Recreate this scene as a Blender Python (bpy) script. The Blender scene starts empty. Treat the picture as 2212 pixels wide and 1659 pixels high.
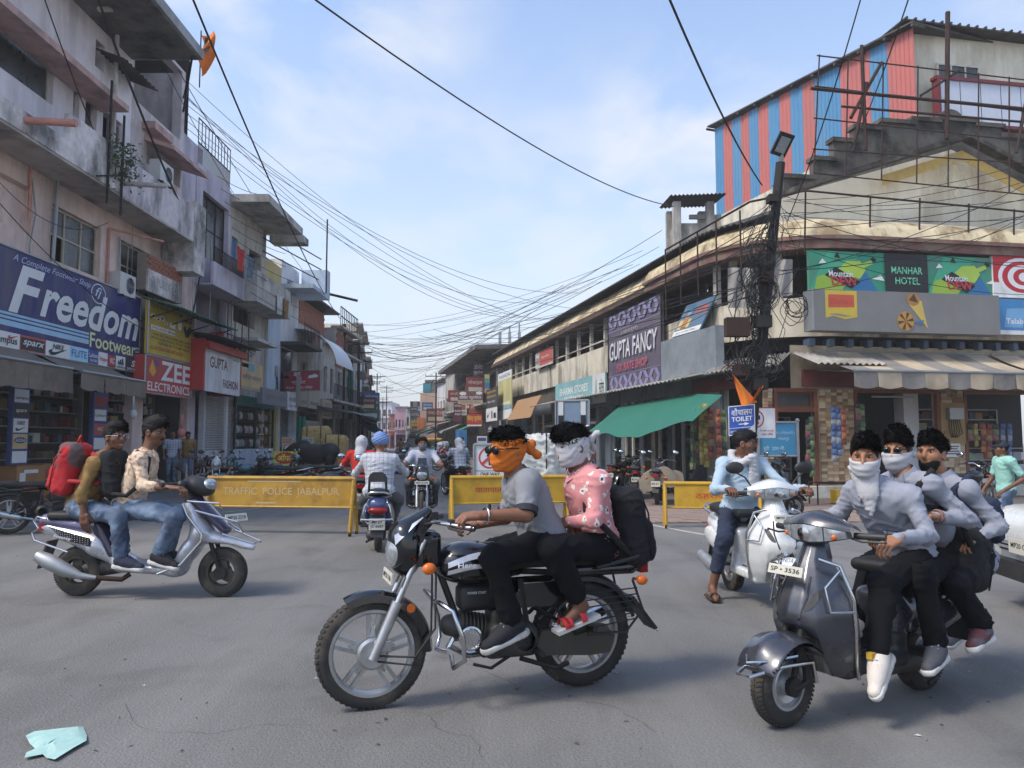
import bpy,math,random,zlib
import numpy as np
from mathutils import Vector,Matrix,Euler,noise as mnoise
R_=math.radians
random.seed(7);NPR=np.random.RandomState(5)
SC=bpy.context.scene
COL=SC.collection
# camera
CAM_H,TILT,FPX=1.42,R_(4.32),1662.0
cam_d=bpy.data.cameras.new('camera');cam=bpy.data.objects.new('camera',cam_d);COL.objects.link(cam)
cam.location=(0,0,CAM_H);cam.rotation_euler=(R_(90)+TILT,0,0)
cam_d.sensor_width=36;cam_d.lens=36*FPX/2212;cam_d.clip_end=3000;cam_d.clip_start=.05
SC.camera=cam
def ray(px,py):
 u=(px-1106)/FPX;w=(829.5-py)/FPX
 return Vector((u,math.cos(TILT)-w*math.sin(TILT),math.sin(TILT)+w*math.cos(TILT)))
 # sky and sun
SUN_EL,SUN_AZ=R_(52),R_(-118)
world=bpy.data.worlds.new('World');SC.world=world;world.use_nodes=True
def build_world():
 nt=world.node_tree;nd=nt.nodes;lk=nt.links;nd.clear()
 out=nd.new('ShaderNodeOutputWorld');bg=nd.new('ShaderNodeBackground');bg.inputs['Strength'].default_value=.15
 sky=nd.new('ShaderNodeTexSky');sky.sky_type='NISHITA';sky.sun_disc=False
 sky.sun_elevation=SUN_EL;sky.sun_rotation=SUN_AZ;sky.air_density=1.0;sky.dust_density=1.6;sky.ozone_density=1.6
 tc=nd.new('ShaderNodeTexCoord');sep=nd.new('ShaderNodeSeparateXYZ');lk.new(tc.outputs['Generated'],sep.inputs[0])
 add=nd.new('ShaderNodeMath');add.operation='ADD';add.inputs[1].default_value=.12;lk.new(sep.outputs['Z'],add.inputs[0])
 mx=nd.new('ShaderNodeMath');mx.operation='MAXIMUM';mx.inputs[1].default_value=.05;lk.new(add.outputs[0],mx.inputs[0])
 dx=nd.new('ShaderNodeMath');dx.operation='DIVIDE';lk.new(sep.outputs['X'],dx.inputs[0]);lk.new(mx.outputs[0],dx.inputs[1])
 dy=nd.new('ShaderNodeMath');dy.operation='DIVIDE';lk.new(sep.outputs['Y'],dy.inputs[0]);lk.new(mx.outputs[0],dy.inputs[1])
 cb=nd.new('ShaderNodeCombineXYZ');lk.new(dx.outputs[0],cb.inputs[0]);lk.new(dy.outputs[0],cb.inputs[1])
 mp=nd.new('ShaderNodeMapping');mp.inputs['Location'].default_value=(3.7,1.35,0);mp.inputs['Scale'].default_value=(.85,.62,1);mp.inputs['Rotation'].default_value=(0,0,R_(-24))
 lk.new(cb.outputs[0],mp.inputs[0])
 n1=nd.new('ShaderNodeTexNoise');n1.inputs['Scale'].default_value=3.2;n1.inputs['Detail'].default_value=9;n1.inputs['Roughness'].default_value=.56;n1.inputs['Distortion'].default_value=.25
 lk.new(mp.outputs[0],n1.inputs['Vector'])
 r1=nd.new('ShaderNodeValToRGB');r1.color_ramp.elements[0].position=.40;r1.color_ramp.elements[1].position=.62
 lk.new(n1.outputs['Fac'],r1.inputs['Fac'])
 r2=nd.new('ShaderNodeValToRGB');cr=r2.color_ramp;cr.elements[0].position=0;cr.elements[0].color=(.9,)*3+(1,);cr.elements[1].position=.62;cr.elements[1].color=(.0,.0,.0,1)
 e=cr.elements.new(.22);e.color=(.46,)*3+(1,)
 lk.new(sep.outputs['Z'],r2.inputs['Fac'])
 acc=None
 for(px,py),w,amp in(((640,45),.2,1.0),((520,10),.2,.6),((800,90),.09,.7),((1470,330),.13,.9),((1620,210),.06,.6),((945,250),.045,.5),((1010,560),.22,.45),((1330,560),.25,.5),((700,520),.12,.4),((2190,15),.05,.6),((1300,310),.05,.5)):
  r=ray(px,py).normalized();d=nd.new('ShaderNodeVectorMath');d.operation='DISTANCE';lk.new(tc.outputs['Generated'],d.inputs[0]);d.inputs[1].default_value=r
  q=nd.new('ShaderNodeMapRange');q.interpolation_type='SMOOTHERSTEP';q.inputs['From Min'].default_value=w*1.5;q.inputs['From Max'].default_value=w*.35;q.inputs['To Max'].default_value=amp;lk.new(d.outputs['Value'],q.inputs[0])
  if acc is None:acc=q.outputs[0]
  else:m=nd.new('ShaderNodeMath');m.operation='MAXIMUM';lk.new(acc,m.inputs[0]);lk.new(q.outputs[0],m.inputs[1]);acc=m.outputs[0]
 w2=nd.new('ShaderNodeMath');w2.operation='MULTIPLY';lk.new(acc,w2.inputs[0]);lk.new(r1.outputs['Color'],w2.inputs[1])
 m1=nd.new('ShaderNodeMath');m1.operation='MULTIPLY';m1.inputs[1].default_value=.8;lk.new(w2.outputs[0],m1.inputs[0])
 mix=nd.new('ShaderNodeMixRGB');mix.inputs['Color2'].default_value=(2.6,2.64,2.78,1)
 hs=nd.new('ShaderNodeMixRGB');hs.blend_type='MULTIPLY';hs.inputs['Fac'].default_value=1;hs.inputs['Color2'].default_value=(.98,1.01,1.04,1);lk.new(sky.outputs[0],hs.inputs['Color1'])
 lk.new(r2.outputs['Color'],mix.inputs['Fac']);lk.new(hs.outputs[0],mix.inputs['Color1'])
 cl=nd.new('ShaderNodeMixRGB');cl.inputs['Color2'].default_value=(3.05,3.12,3.25,1);lk.new(m1.outputs[0],cl.inputs['Fac']);lk.new(mix.outputs[0],cl.inputs['Color1'])
 lk.new(cl.outputs[0],bg.inputs['Color']);lk.new(bg.outputs[0],out.inputs[0])
build_world()
sun_d=bpy.data.lights.new('sun','SUN');sun=bpy.data.objects.new('sun',sun_d);COL.objects.link(sun)
sun_d.energy=1.45;sun_d.angle=R_(13);sun_d.color=(1,.93,.82)
sdir=Vector((math.sin(SUN_AZ)*math.cos(SUN_EL),math.cos(SUN_AZ)*math.cos(SUN_EL),math.sin(SUN_EL)))
sun.rotation_euler=sdir.to_track_quat('Z','Y').to_euler();sun.location=(0,0,40)
SC.view_settings.view_transform='Standard';SC.view_settings.look='None';SC.view_settings.gamma=1
SC.view_settings.use_curve_mapping=False;SC.view_settings.exposure=1.03
SC.cycles.use_denoising=True
SC.cycles.max_bounces=6;SC.cycles.diffuse_bounces=3;SC.cycles.glossy_bounces=3;SC.cycles.transmission_bounces=4;SC.cycles.transparent_max_bounces=8
# pixel geometry (photograph measured at 2212 x 1659)
def P(px,py,Y):
 r=ray(px,py);return Vector((0,0,CAM_H))+r*(Y/r.y)
def G(px,py,z=0):
 r=ray(px,py);return Vector((0,0,CAM_H))+r*((z-CAM_H)/r.z)
class Plane:
 """a vertical facade plane: origin, direction along it (u), outward normal"""
 def __init__(s,o,d,n=None):
  s.o=Vector((o[0],o[1],0));s.d=Vector((d[0],d[1],0)).normalized()
  s.n=Vector((s.d.y,-s.d.x,0))if n is None else Vector((n[0],n[1],0)).normalized()
 def pt(s,u,z,off=0):return s.o+s.d*u+s.n*off+Vector((0,0,z))
 def at(s,px,py,off=0):
  r=ray(px,py);c=Vector((0,0,CAM_H));o=s.o+s.n*off
  t=(o-c).dot(s.n)/r.dot(s.n);p=c+r*t
  return((p-s.o).dot(s.d),p.z)
  # materials
MATS={}
def lin(c):
 if isinstance(c,str):
  c=c.lstrip('#');c=[int(c[i:i+2],16)/255 for i in(0,2,4)]
  c=[x/12.92 if x<=.04045 else((x+.055)/1.055)**2.4 for x in c]
 return(c[0],c[1],c[2],1)
def mat(name,color,rough=.7,metal=0,var=.12,vs=6.,bump=0,bs=60.,dirt=None,damt=.0,dscale=1.2,streak=1.,emit=0,coat=0,spec=.5,pattern=None,alpha=1,grime=None,dpos=(.46,.64)):
 """procedural material: base colour with mottling (var), a stain colour in noise-shaped blotches (dirt), fine relief (bump)"""
 if name in MATS:return MATS[name]
 m=bpy.data.materials.new(name);MATS[name]=m;m.use_nodes=True
 nt=m.node_tree;nd=nt.nodes;lk=nt.links;b=nd['Principled BSDF']
 c=lin(color);b.inputs['Roughness'].default_value=rough;b.inputs['Metallic'].default_value=metal
 b.inputs['Specular IOR Level'].default_value=spec
 if coat:b.inputs['Coat Weight'].default_value=coat;b.inputs['Coat Roughness'].default_value=.08
 if alpha<1:b.inputs['Alpha'].default_value=alpha
 tc=nd.new('ShaderNodeTexCoord');col=None
 if pattern:
  col=pattern(nd,lk,tc)
 if var:
  n=nd.new('ShaderNodeTexNoise');n.inputs['Scale'].default_value=vs;n.inputs['Detail'].default_value=5;n.inputs['Roughness'].default_value=.6
  lk.new(tc.outputs['Object'],n.inputs['Vector'])
  mr=nd.new('ShaderNodeMapRange');mr.inputs['From Min'].default_value=.3;mr.inputs['From Max'].default_value=.7;mr.inputs['To Min'].default_value=1-var;mr.inputs['To Max'].default_value=1+var
  lk.new(n.outputs['Fac'],mr.inputs[0])
  mu=nd.new('ShaderNodeMixRGB');mu.blend_type='MULTIPLY';mu.inputs['Fac'].default_value=1
  if col is None:mu.inputs['Color1'].default_value=c
  else:lk.new(col,mu.inputs['Color1'])
  lk.new(mr.outputs[0],mu.inputs['Color2']);col=mu.outputs[0]
  mr2=nd.new('ShaderNodeMapRange');mr2.inputs['From Min'].default_value=.3;mr2.inputs['From Max'].default_value=.7;mr2.inputs['To Min'].default_value=max(0,rough-.08);mr2.inputs['To Max'].default_value=min(1,rough+.12)
  lk.new(n.outputs['Fac'],mr2.inputs[0]);lk.new(mr2.outputs[0],b.inputs['Roughness'])
 if dirt is not None and damt:
  mp=nd.new('ShaderNodeMapping');mp.inputs['Scale'].default_value=(1,1,1/streak);lk.new(tc.outputs['Object'],mp.inputs[0])
  n=nd.new('ShaderNodeTexNoise');n.inputs['Scale'].default_value=dscale;n.inputs['Detail'].default_value=8;n.inputs['Roughness'].default_value=.68
  lk.new(mp.outputs[0],n.inputs['Vector'])
  rp=nd.new('ShaderNodeValToRGB');rp.color_ramp.elements[0].position=dpos[0];rp.color_ramp.elements[1].position=dpos[1]
  lk.new(n.outputs['Fac'],rp.inputs['Fac'])
  ml=nd.new('ShaderNodeMath');ml.operation='MULTIPLY';ml.inputs[1].default_value=damt;lk.new(rp.outputs['Color'],ml.inputs[0])
  mu=nd.new('ShaderNodeMixRGB');lk.new(ml.outputs[0],mu.inputs['Fac']);mu.inputs['Color2'].default_value=lin(dirt)
  if col is None:mu.inputs['Color1'].default_value=c
  else:lk.new(col,mu.inputs['Color1'])
  col=mu.outputs[0]
 if col is None:b.inputs['Base Color'].default_value=c
 else:lk.new(col,b.inputs['Base Color'])
 if bump:
  n=nd.new('ShaderNodeTexNoise');n.inputs['Scale'].default_value=bs;n.inputs['Detail'].default_value=6
  lk.new(tc.outputs['Object'],n.inputs['Vector'])
  bp=nd.new('ShaderNodeBump');bp.inputs['Strength'].default_value=bump;bp.inputs['Distance'].default_value=.02
  lk.new(n.outputs['Fac'],bp.inputs['Height']);lk.new(bp.outputs[0],b.inputs['Normal'])
 if emit:
  b.inputs['Emission Color'].default_value=c;b.inputs['Emission Strength'].default_value=emit
 return m
 # objects
def setp(o,label=None,cat=None,group=None,kind=None):
 if label:o['label']=label
 if cat:o['category']=cat
 if group:o['group']=group
 if kind:o['kind']=kind
 return o
def thing(name,label,cat,loc=(0,0,0),rz=0,group=None,scale=1,kind=None):
 o=bpy.data.objects.new(name,None);COL.objects.link(o);o.empty_display_size=.2
 o.location=loc;o.rotation_euler=(0,0,rz);o.scale=(scale,)*3
 o['_m']=0
 return setp(o,label,cat,group,kind)
def wmat(o):
 """world matrix without a depsgraph update"""
 m=Matrix.LocRotScale(o.location,o.rotation_euler,o.scale)
 return wmat(o.parent)@m if o.parent else m
def dup(root,loc=None,rz=None,label=None,group=None,cat=None,swap=None,name=None):
 """a copy of a thing with copies of its parts and sub-parts; swap changes materials by name"""
 def cp(o,par):
  c=o.copy();COL.objects.link(c);c.parent=par
  if swap and o.type=='MESH' and any(s.material and s.material.name in swap for s in o.material_slots):
   for s in c.material_slots:
    if s.material and s.material.name in swap:
     mm=s.material.name;s.link='OBJECT';s.material=MATS[swap[mm]]
  for ch in KIDS.get(o.name,[]):
   cc=cp(bpy.data.objects[ch],c);KIDS.setdefault(c.name,[]).append(cc.name)
  return c
 r=cp(root,None)
 if name:
  k=KIDS.pop(r.name,[]);r.name=name;KIDS[r.name]=k
 if loc is not None:r.location=loc
 if rz is not None:r.rotation_euler=(0,0,rz)
 return setp(r,label,cat,group)
KIDS={}
def link(o,parent):
 COL.objects.link(o)
 if parent is not None:
  o.parent=parent;KIDS.setdefault(parent.name,[]).append(o.name)
 return o
def basis(ax):
 ax=Vector(ax).normalized();t=Vector((0,0,1))if abs(ax.z)<.9 else Vector((1,0,0))
 a=ax.cross(t).normalized();return a,ax.cross(a).normalized(),ax
class MB:
 def __init__(s):s.v=[];s.f=[];s.m=[];s.cur=0
 def add(s,vs,fs):
  o=len(s.v);s.v+=[tuple(x)for x in vs];s.f+=[tuple(i+o for i in q)for q in fs];s.m+=[s.cur]*len(fs);return s
 def box(s,c,size,rz=0,M=None):
  x,y,z=(k/2 for k in size);vs=[Vector((a*x,b*y,d*z))for d in(-1,1)for b in(-1,1)for a in(-1,1)]
  if M is not None:vs=[M@v for v in vs]
  if rz:q=Matrix.Rotation(rz,3,'Z');vs=[q@v for v in vs]
  c=Vector(c);vs=[v+c for v in vs]
  return s.add(vs,[(0,2,3,1),(4,5,7,6),(0,1,5,4),(2,6,7,3),(0,4,6,2),(1,3,7,5)])
 def hexa(s,a,b):
  """solid between quad a and quad b"""
  return s.add(list(a)+list(b),[(3,2,1,0),(4,5,6,7),(0,1,5,4),(1,2,6,5),(2,3,7,6),(3,0,4,7)])
 def pbox(s,pl,u0,u1,z0,z1,o0,o1):
  a=[pl.pt(u0,z0,o0),pl.pt(u1,z0,o0),pl.pt(u1,z1,o0),pl.pt(u0,z1,o0)]
  b=[pl.pt(u0,z0,o1),pl.pt(u1,z0,o1),pl.pt(u1,z1,o1),pl.pt(u0,z1,o1)]
  return s.hexa(a,b)
 def cyl(s,a,b,r0,r1=None,n=10,cap=True):
  a=Vector(a);b=Vector(b);r1=r0 if r1 is None else r1
  if(b-a).length<1e-6:return s
  x,y,z=basis(b-a);vs=[]
  for c,r in((a,r0),(b,r1)):
   vs+=[c+(x*math.cos(2*math.pi*i/n)+y*math.sin(2*math.pi*i/n))*r for i in range(n)]
  fs=[(i,(i+1)%n,n+(i+1)%n,n+i)for i in range(n)]
  if cap:fs+=[tuple(range(n))[::-1],tuple(range(n,2*n))]
  return s.add(vs,fs)
 def tube(s,pts,r,n=8,closed=False):
  pts=[Vector(p)for p in pts];rs=r if isinstance(r,(list,tuple))else[r]*len(pts);k=len(pts);vs=[];fs=[];up=None
  for i,p in enumerate(pts):
   a=pts[(i-1)%k]if(closed or i)else p;b=pts[(i+1)%k]if(closed or i<k-1)else p
   t=(b-a).normalized()
   if up is None:x,y,_=basis(t);up=x
   x=(up-t*up.dot(t));x=x.normalized()if x.length>1e-6 else basis(t)[0];up=x;y=t.cross(x)
   vs+=[p+(x*math.cos(2*math.pi*j/n)+y*math.sin(2*math.pi*j/n))*rs[i]for j in range(n)]
  for i in range(k if closed else k-1):
   i2=(i+1)%k
   fs+=[(i*n+j,i*n+(j+1)%n,i2*n+(j+1)%n,i2*n+j)for j in range(n)]
  if not closed:fs+=[tuple(range(n))[::-1],tuple(range((k-1)*n,k*n))]
  return s.add(vs,fs)
 def lathe(s,c,ax,prof,n=28,a0=0,a1=360):
  """prof: list of (radius, position along axis)"""
  x,y,z=basis(ax);c=Vector(c);full=abs(a1-a0)>=359.9;k=n if full else n+1;vs=[];fs=[];L=len(prof)
  for i in range(k):
   t=R_(a0+(a1-a0)*i/n)
   for r,h in prof:vs.append(c+(x*math.cos(t)+y*math.sin(t))*r+z*h)
  for i in range(n):
   i2=(i+1)%k
   fs+=[(i*L+j,i2*L+j,i2*L+j+1,i*L+j+1)for j in range(L-1)]
  return s.add(vs,fs)
 def torus(s,c,ax,R,r,n=32,m=8):
  return s.lathe(c,ax,[(R+r*math.cos(2*math.pi*j/m),r*math.sin(2*math.pi*j/m))for j in range(m+1)],n)
 def prism(s,poly,o,ux,uy,depth):
  """a polygon (2-D) placed with axes ux, uy and given a thickness along their cross product"""
  o,ux,uy=Vector(o),Vector(ux),Vector(uy);nz=ux.cross(uy).normalized()*depth;n=len(poly)
  a=[o+ux*p[0]+uy*p[1]for p in poly];b=[p+nz for p in a]
  return s.add(a+b,[tuple(range(n))[::-1],tuple(range(n,2*n))]+[(i,(i+1)%n,n+(i+1)%n,n+i)for i in range(n)])
 def sphere(s,c,r,n=12,m=8,sc=(1,1,1),M=None):
  c=Vector(c);vs=[];fs=[]
  for j in range(m+1):
   t=math.pi*j/m
   for i in range(n):
    v=Vector((r*math.sin(t)*math.cos(2*math.pi*i/n)*sc[0],r*math.sin(t)*math.sin(2*math.pi*i/n)*sc[1],r*math.cos(t)*sc[2]))
    if M is not None:v=M@v
    vs.append(c+v)
  for j in range(m):
   fs+=[(j*n+i,j*n+(i+1)%n,(j+1)*n+(i+1)%n,(j+1)*n+i)for i in range(n)]
  return s.add(vs,fs)
 def sheet(s,fn,nu,nv,thick=0,tdir=None):
  """fn(s,t) -> point; with thick > 0 a second skin is added along tdir"""
  g=[[Vector(fn(i/nu,j/nv))for i in range(nu+1)]for j in range(nv+1)];w=nu+1
  vs=[p for row in g for p in row];fs=[(j*w+i,j*w+i+1,(j+1)*w+i+1,(j+1)*w+i)for j in range(nv)for i in range(nu)]
  s.add(vs,fs)
  if thick:
   td=Vector(tdir)*thick
   s.add([p+td for p in vs],[q[::-1]for q in fs])
   edge=[(0,i)for i in range(nu+1)]+[(j,nu)for j in range(1,nv+1)]+[(nv,i)for i in range(nu-1,-1,-1)]+[(j,0)for j in range(nv-1,0,-1)]
   ps=[g[j][i]for j,i in edge];n=len(ps)
   s.add(ps+[p+td for p in ps],[(i,n+i,n+(i+1)%n,(i+1)%n)for i in range(n)])
  return s
 def build(s,name,m,parent=None,world=False,smooth=False,split=False,label=None):
  if split:
   par=list(range(len(s.v)))
   def root(i):
    while par[i]!=i:par[i]=par[par[i]];i=par[i]
    return i
   for f in s.f:
    a=root(f[0])
    for i in f[1:]:par[root(i)]=a
   g={}
   for f,k in zip(s.f,s.m):g.setdefault(root(f[0]),[]).append((f,k))
   for fs in g.values():
    b=MB();ids=sorted({i for f,k in fs for i in f});mp={i:j for j,i in enumerate(ids)};b.v=[s.v[i]for i in ids];b.f=[tuple(mp[i]for i in f)for f,k in fs];b.m=[k for f,k in fs];o=b.build(name,m,parent,world,smooth)
   return o
  me=bpy.data.meshes.new(name);v=s.v
  if world and parent is not None:
   inv=wmat(parent).inverted();v=[tuple(inv@Vector(p))for p in v]
  me.from_pydata(v,[],s.f)
  for k in(m if isinstance(m,(list,tuple))else[m]):me.materials.append(k)
  if any(s.m):me.polygons.foreach_set('material_index',s.m)
  if smooth:
   me.polygons.foreach_set('use_smooth',[True]*len(me.polygons))
   if smooth!=1:me.set_sharp_from_angle(angle=R_(smooth))
  me.update()
  o=bpy.data.objects.new(name,me);link(o,parent)
  if label:o['label']=label
  return o
  # signed-distance modelling -> smooth continuous meshes
class SDF:
 def __init__(s,lo,hi,h):
  s.h=h;s.lo=np.array(lo,float)-2*h;n=np.ceil((np.array(hi,float)+2*h-s.lo)/h).astype(int)+1
  s.n=n;s.d=np.full(tuple(n),.2,np.float32)
  s.ax=[s.lo[i]+h*np.arange(n[i])for i in range(3)]
 def _win(s,lo,hi,m):
  sl=[]
  for i in range(3):
   a=max(0,int(math.floor((lo[i]-m-s.lo[i])/s.h)));b=min(s.n[i],int(math.ceil((hi[i]+m-s.lo[i])/s.h))+1)
   if b<=a:return None,None
   sl.append(slice(a,b))
  g=np.meshgrid(*[s.ax[i][sl[i]]for i in range(3)],indexing='ij',sparse=True)
  return tuple(sl),g
 def _put(s,sl,d,k,op):
  a=s.d[sl]
  if op=='cut':d=-d
  if op=='add':
   r=np.minimum(a,d)
   if k>0:hh=np.maximum(k-np.abs(a-d),0)/k;r=r-hh*hh*k*.25
  else:
   r=np.maximum(a,d)
   if k>0:hh=np.maximum(k-np.abs(a-d),0)/k;r=r+hh*hh*k*.25
  s.d[sl]=r
 def cone(s,a,b,ra,rb=None,k=.03,op='add',flat=None):
  """round cone between two joints; flat=(axis, factor) squashes its section along that axis"""
  rb=ra if rb is None else rb;a=np.array(a,float);b=np.array(b,float);m=max(ra,rb)+.06+k
  sl,g=s._win(np.minimum(a,b),np.maximum(a,b),m)
  if sl is None:return s
  ab=b-a;L2=max(float(ab@ab),1e-12)
  q=[g[i]-a[i]for i in range(3)]
  t=np.clip((q[0]*ab[0]+q[1]*ab[1]+q[2]*ab[2])/L2,0,1)
  e=[q[i]-t*ab[i]for i in range(3)]
  d2=e[0]**2+e[1]**2+e[2]**2
  if flat is not None:
   f=np.array(flat[0],float);f/=np.linalg.norm(f);pr=e[0]*f[0]+e[1]*f[1]+e[2]*f[2]
   d2=d2+pr*pr*(1/flat[1]**2-1)
  d=np.sqrt(d2)-(ra+(rb-ra)*t)
  s._put(sl,d.astype(np.float32),k,op);return s
 def ell(s,c,r,M=None,k=.03,op='add'):
  c=np.array(c,float);r=np.array(r,float);rm=float(r.max())
  sl,g=s._win(c-rm,c+rm,.06+k)
  if sl is None:return s
  q=[g[i]-c[i]for i in range(3)]
  if M is not None:
   Mi=np.array(M).T[:3,:3]
   q=[Mi[i][0]*q[0]+Mi[i][1]*q[1]+Mi[i][2]*q[2]for i in range(3)]
  k0=np.sqrt((q[0]/r[0])**2+(q[1]/r[1])**2+(q[2]/r[2])**2)
  k1=np.sqrt((q[0]/r[0]**2)**2+(q[1]/r[1]**2)**2+(q[2]/r[2]**2)**2)+1e-9
  d=np.where(k0<.2,-float(r.min())*(1-k0),k0*(k0-1)/k1)
  s._put(sl,d.astype(np.float32),k,op);return s
 def box(s,c,size,rnd=.01,M=None,k=.01,op='add'):
  c=np.array(c,float);hs=np.array(size,float)/2;rm=float(np.linalg.norm(hs));ext=hs if M is None else np.full(3,rm)
  sl,g=s._win(c-ext,c+ext,.06+k)
  if sl is None:return s
  q=[g[i]-c[i]for i in range(3)]
  if M is not None:
   Mi=np.array(M).T[:3,:3];q=[Mi[i][0]*q[0]+Mi[i][1]*q[1]+Mi[i][2]*q[2]for i in range(3)]
  rnd=min(rnd,float(hs.min())*.98)
  w=[np.abs(q[i])-(hs[i]-rnd)for i in range(3)]
  d=np.sqrt(np.maximum(w[0],0)**2+np.maximum(w[1],0)**2+np.maximum(w[2],0)**2)+np.minimum(np.maximum(np.maximum(w[0],w[1]),w[2]),0)-rnd
  s._put(sl,d.astype(np.float32),k,op);return s
 def half(s,p,n,k=0.004):
  """keep only what lies behind the plane through p with normal n"""
  p=np.array(p,float);n=np.array(n,float);n/=np.linalg.norm(n)
  g=np.meshgrid(*s.ax,indexing='ij',sparse=True)
  d=(g[0]-p[0])*n[0]+(g[1]-p[1])*n[1]+(g[2]-p[2])*n[2]
  s._put((slice(None),)*3,(d+0*s.d).astype(np.float32),k,'and');return s
 def mesh(s):
  d=s.d;ins=d<0
  c=np.zeros(tuple(np.array(d.shape)-1),np.uint8)
  for i in(0,1):
   for j in(0,1):
    for k in(0,1):c+=ins[i:d.shape[0]-1+i,j:d.shape[1]-1+j,k:d.shape[2]-1+k]
  act=(c>0)&(c<8);idx=np.argwhere(act)
  if len(idx)==0:return np.zeros((0,3)),np.zeros((0,4),int)
  vid=np.full(act.shape,-1,np.int64);vid[act]=np.arange(len(idx))
  acc=np.zeros((len(idx),3));cnt=np.zeros(len(idx));co=[(i,j,k)for i in(0,1)for j in(0,1)for k in(0,1)]
  val={q:d[idx[:,0]+q[0],idx[:,1]+q[1],idx[:,2]+q[2]].astype(float)for q in co}
  for q in co:
   for a in range(3):
    if q[a]==0:
     q2=list(q);q2[a]=1;q2=tuple(q2);v0,v1=val[q],val[q2];x=(v0<0)!=(v1<0)
     t=np.where(x,v0/np.where(x,v0-v1,1),0)
     pnt=np.tile(np.array(q,float),(len(idx),1));pnt[:,a]=t
     acc[x]+=pnt[x];cnt[x]+=1
  V=s.lo+s.h*(idx+acc/np.maximum(cnt,1)[:,None]);F=[]
  for a in range(3):
   b,e=(a+1)%3,(a+2)%3
   sl0=[slice(None)]*3;sl1=[slice(None)]*3;sl0[a]=slice(0,-1);sl1[a]=slice(1,None)
   A,B=ins[tuple(sl0)],ins[tuple(sl1)]
   for flip in(0,1):
    e_=np.argwhere((A&~B)if not flip else(~A&B))
    ok=(e_[:,b]>0)&(e_[:,e]>0)&(e_[:,b]<act.shape[b])&(e_[:,e]<act.shape[e]);e_=e_[ok]
    if len(e_)==0:continue
    q=[]
    for db,de in((-1,-1),(0,-1),(0,0),(-1,0)):
     w=e_.copy();w[:,b]+=db;w[:,e]+=de;q.append(vid[w[:,0],w[:,1],w[:,2]])
    q=np.stack(q,1);F.append(q if not flip else q[:,::-1])
  return V,np.concatenate(F)
_NT=NPR.rand(32,32,32).astype(np.float32)*2-1
def vnoise(p):
 i=np.floor(p).astype(int);f=p-i;f=f*f*(3-2*f);i&=31;j=(i+1)&31;r=0
 for a in(0,1):
  for b in(0,1):
   for c in(0,1):
    w=(f[:,0]if a else 1-f[:,0])*(f[:,1]if b else 1-f[:,1])*(f[:,2]if c else 1-f[:,2])
    r=r+w*_NT[(j if a else i)[:,0],(j if b else i)[:,1],(j if c else i)[:,2]]
 return r
def vnormals(V,F):
 n=np.zeros_like(V);fn=np.cross(V[F[:,2]]-V[F[:,0]],V[F[:,3]]-V[F[:,1]])
 for k in range(4):np.add.at(n,F[:,k],fn)
 return n/(np.linalg.norm(n,axis=1)[:,None]+1e-12)
def folds(V,F,amp=.006,scale=(14,14,22),seed=0):
 """cloth folds: ridged noise along the normals"""
 N=vnormals(V,F);q=V*np.array(scale)+seed*7.3
 if amp>.0045:
  def cr(d,f,s):
   d=np.array(d);d=d/np.linalg.norm(d);w=V+np.stack([vnoise(V*7+s),vnoise(V*7+s+9),vnoise(V*7+s+21)],1)*.035;p=w*5.5+np.outer(w@d,d)*f+s
   return np.maximum(0,1-np.abs(vnoise(p))*3.4)**1.5*np.clip(vnoise(V*6.5+s*3)*1.8+.45,0,1)
  k=scale[0]/15
  return V+N*(amp*(1.25*cr((.25,.15,.95),26*k,seed)+1.1*cr((.75,.3,-.55),26*k,seed+4)+.8*cr((.6,-.5,.6),30*k,seed+8)+.5*vnoise(V*8+seed)-.35))[:,None]
 q=q+.6*np.stack([vnoise(V*9+3+seed),vnoise(V*9+11+seed),vnoise(V*9+17+seed)],1)
 r=np.maximum(0,1-np.abs(vnoise(q))*2.6)**1.6*1.5+.5*np.maximum(0,1-np.abs(vnoise(q*2.2+5))*2.6)+.35*vnoise(q*.5)-.6
 return V+N*(amp*r)[:,None]
def npmesh(name,parts,mats,parent=None,label=None):
 """parts: list of (V, F, material index)"""
 V=np.concatenate([p[0]for p in parts]);o=0;FF=[];MI=[]
 for v,f,mi in parts:FF.append(f+o);MI.append(np.full(len(f),mi));o+=len(v)
 F=np.concatenate(FF).astype(np.int32);MI=np.concatenate(MI).astype(np.int32)
 me=bpy.data.meshes.new(name);me.vertices.add(len(V));me.vertices.foreach_set('co',V.astype(np.float32).ravel())
 me.loops.add(F.size);me.loops.foreach_set('vertex_index',F.ravel());me.polygons.add(len(F))
 me.polygons.foreach_set('loop_start',np.arange(0,F.size,4,dtype=np.int32))
 for m in(mats if isinstance(mats,(list,tuple))else[mats]):me.materials.append(m)
 me.polygons.foreach_set('material_index',MI);me.polygons.foreach_set('use_smooth',np.ones(len(F),bool))
 me.update(calc_edges=True);me.validate()
 o=bpy.data.objects.new(name,me);link(o,parent)
 if label:o['label']=label
 return o
def sdfobj(name,s,m,parent=None,fold=None,label=None):
 V,F=s.mesh()
 if fold:V=folds(V,F,*fold)
 return npmesh(name,[(V,F,0)],m,parent,label)
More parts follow.
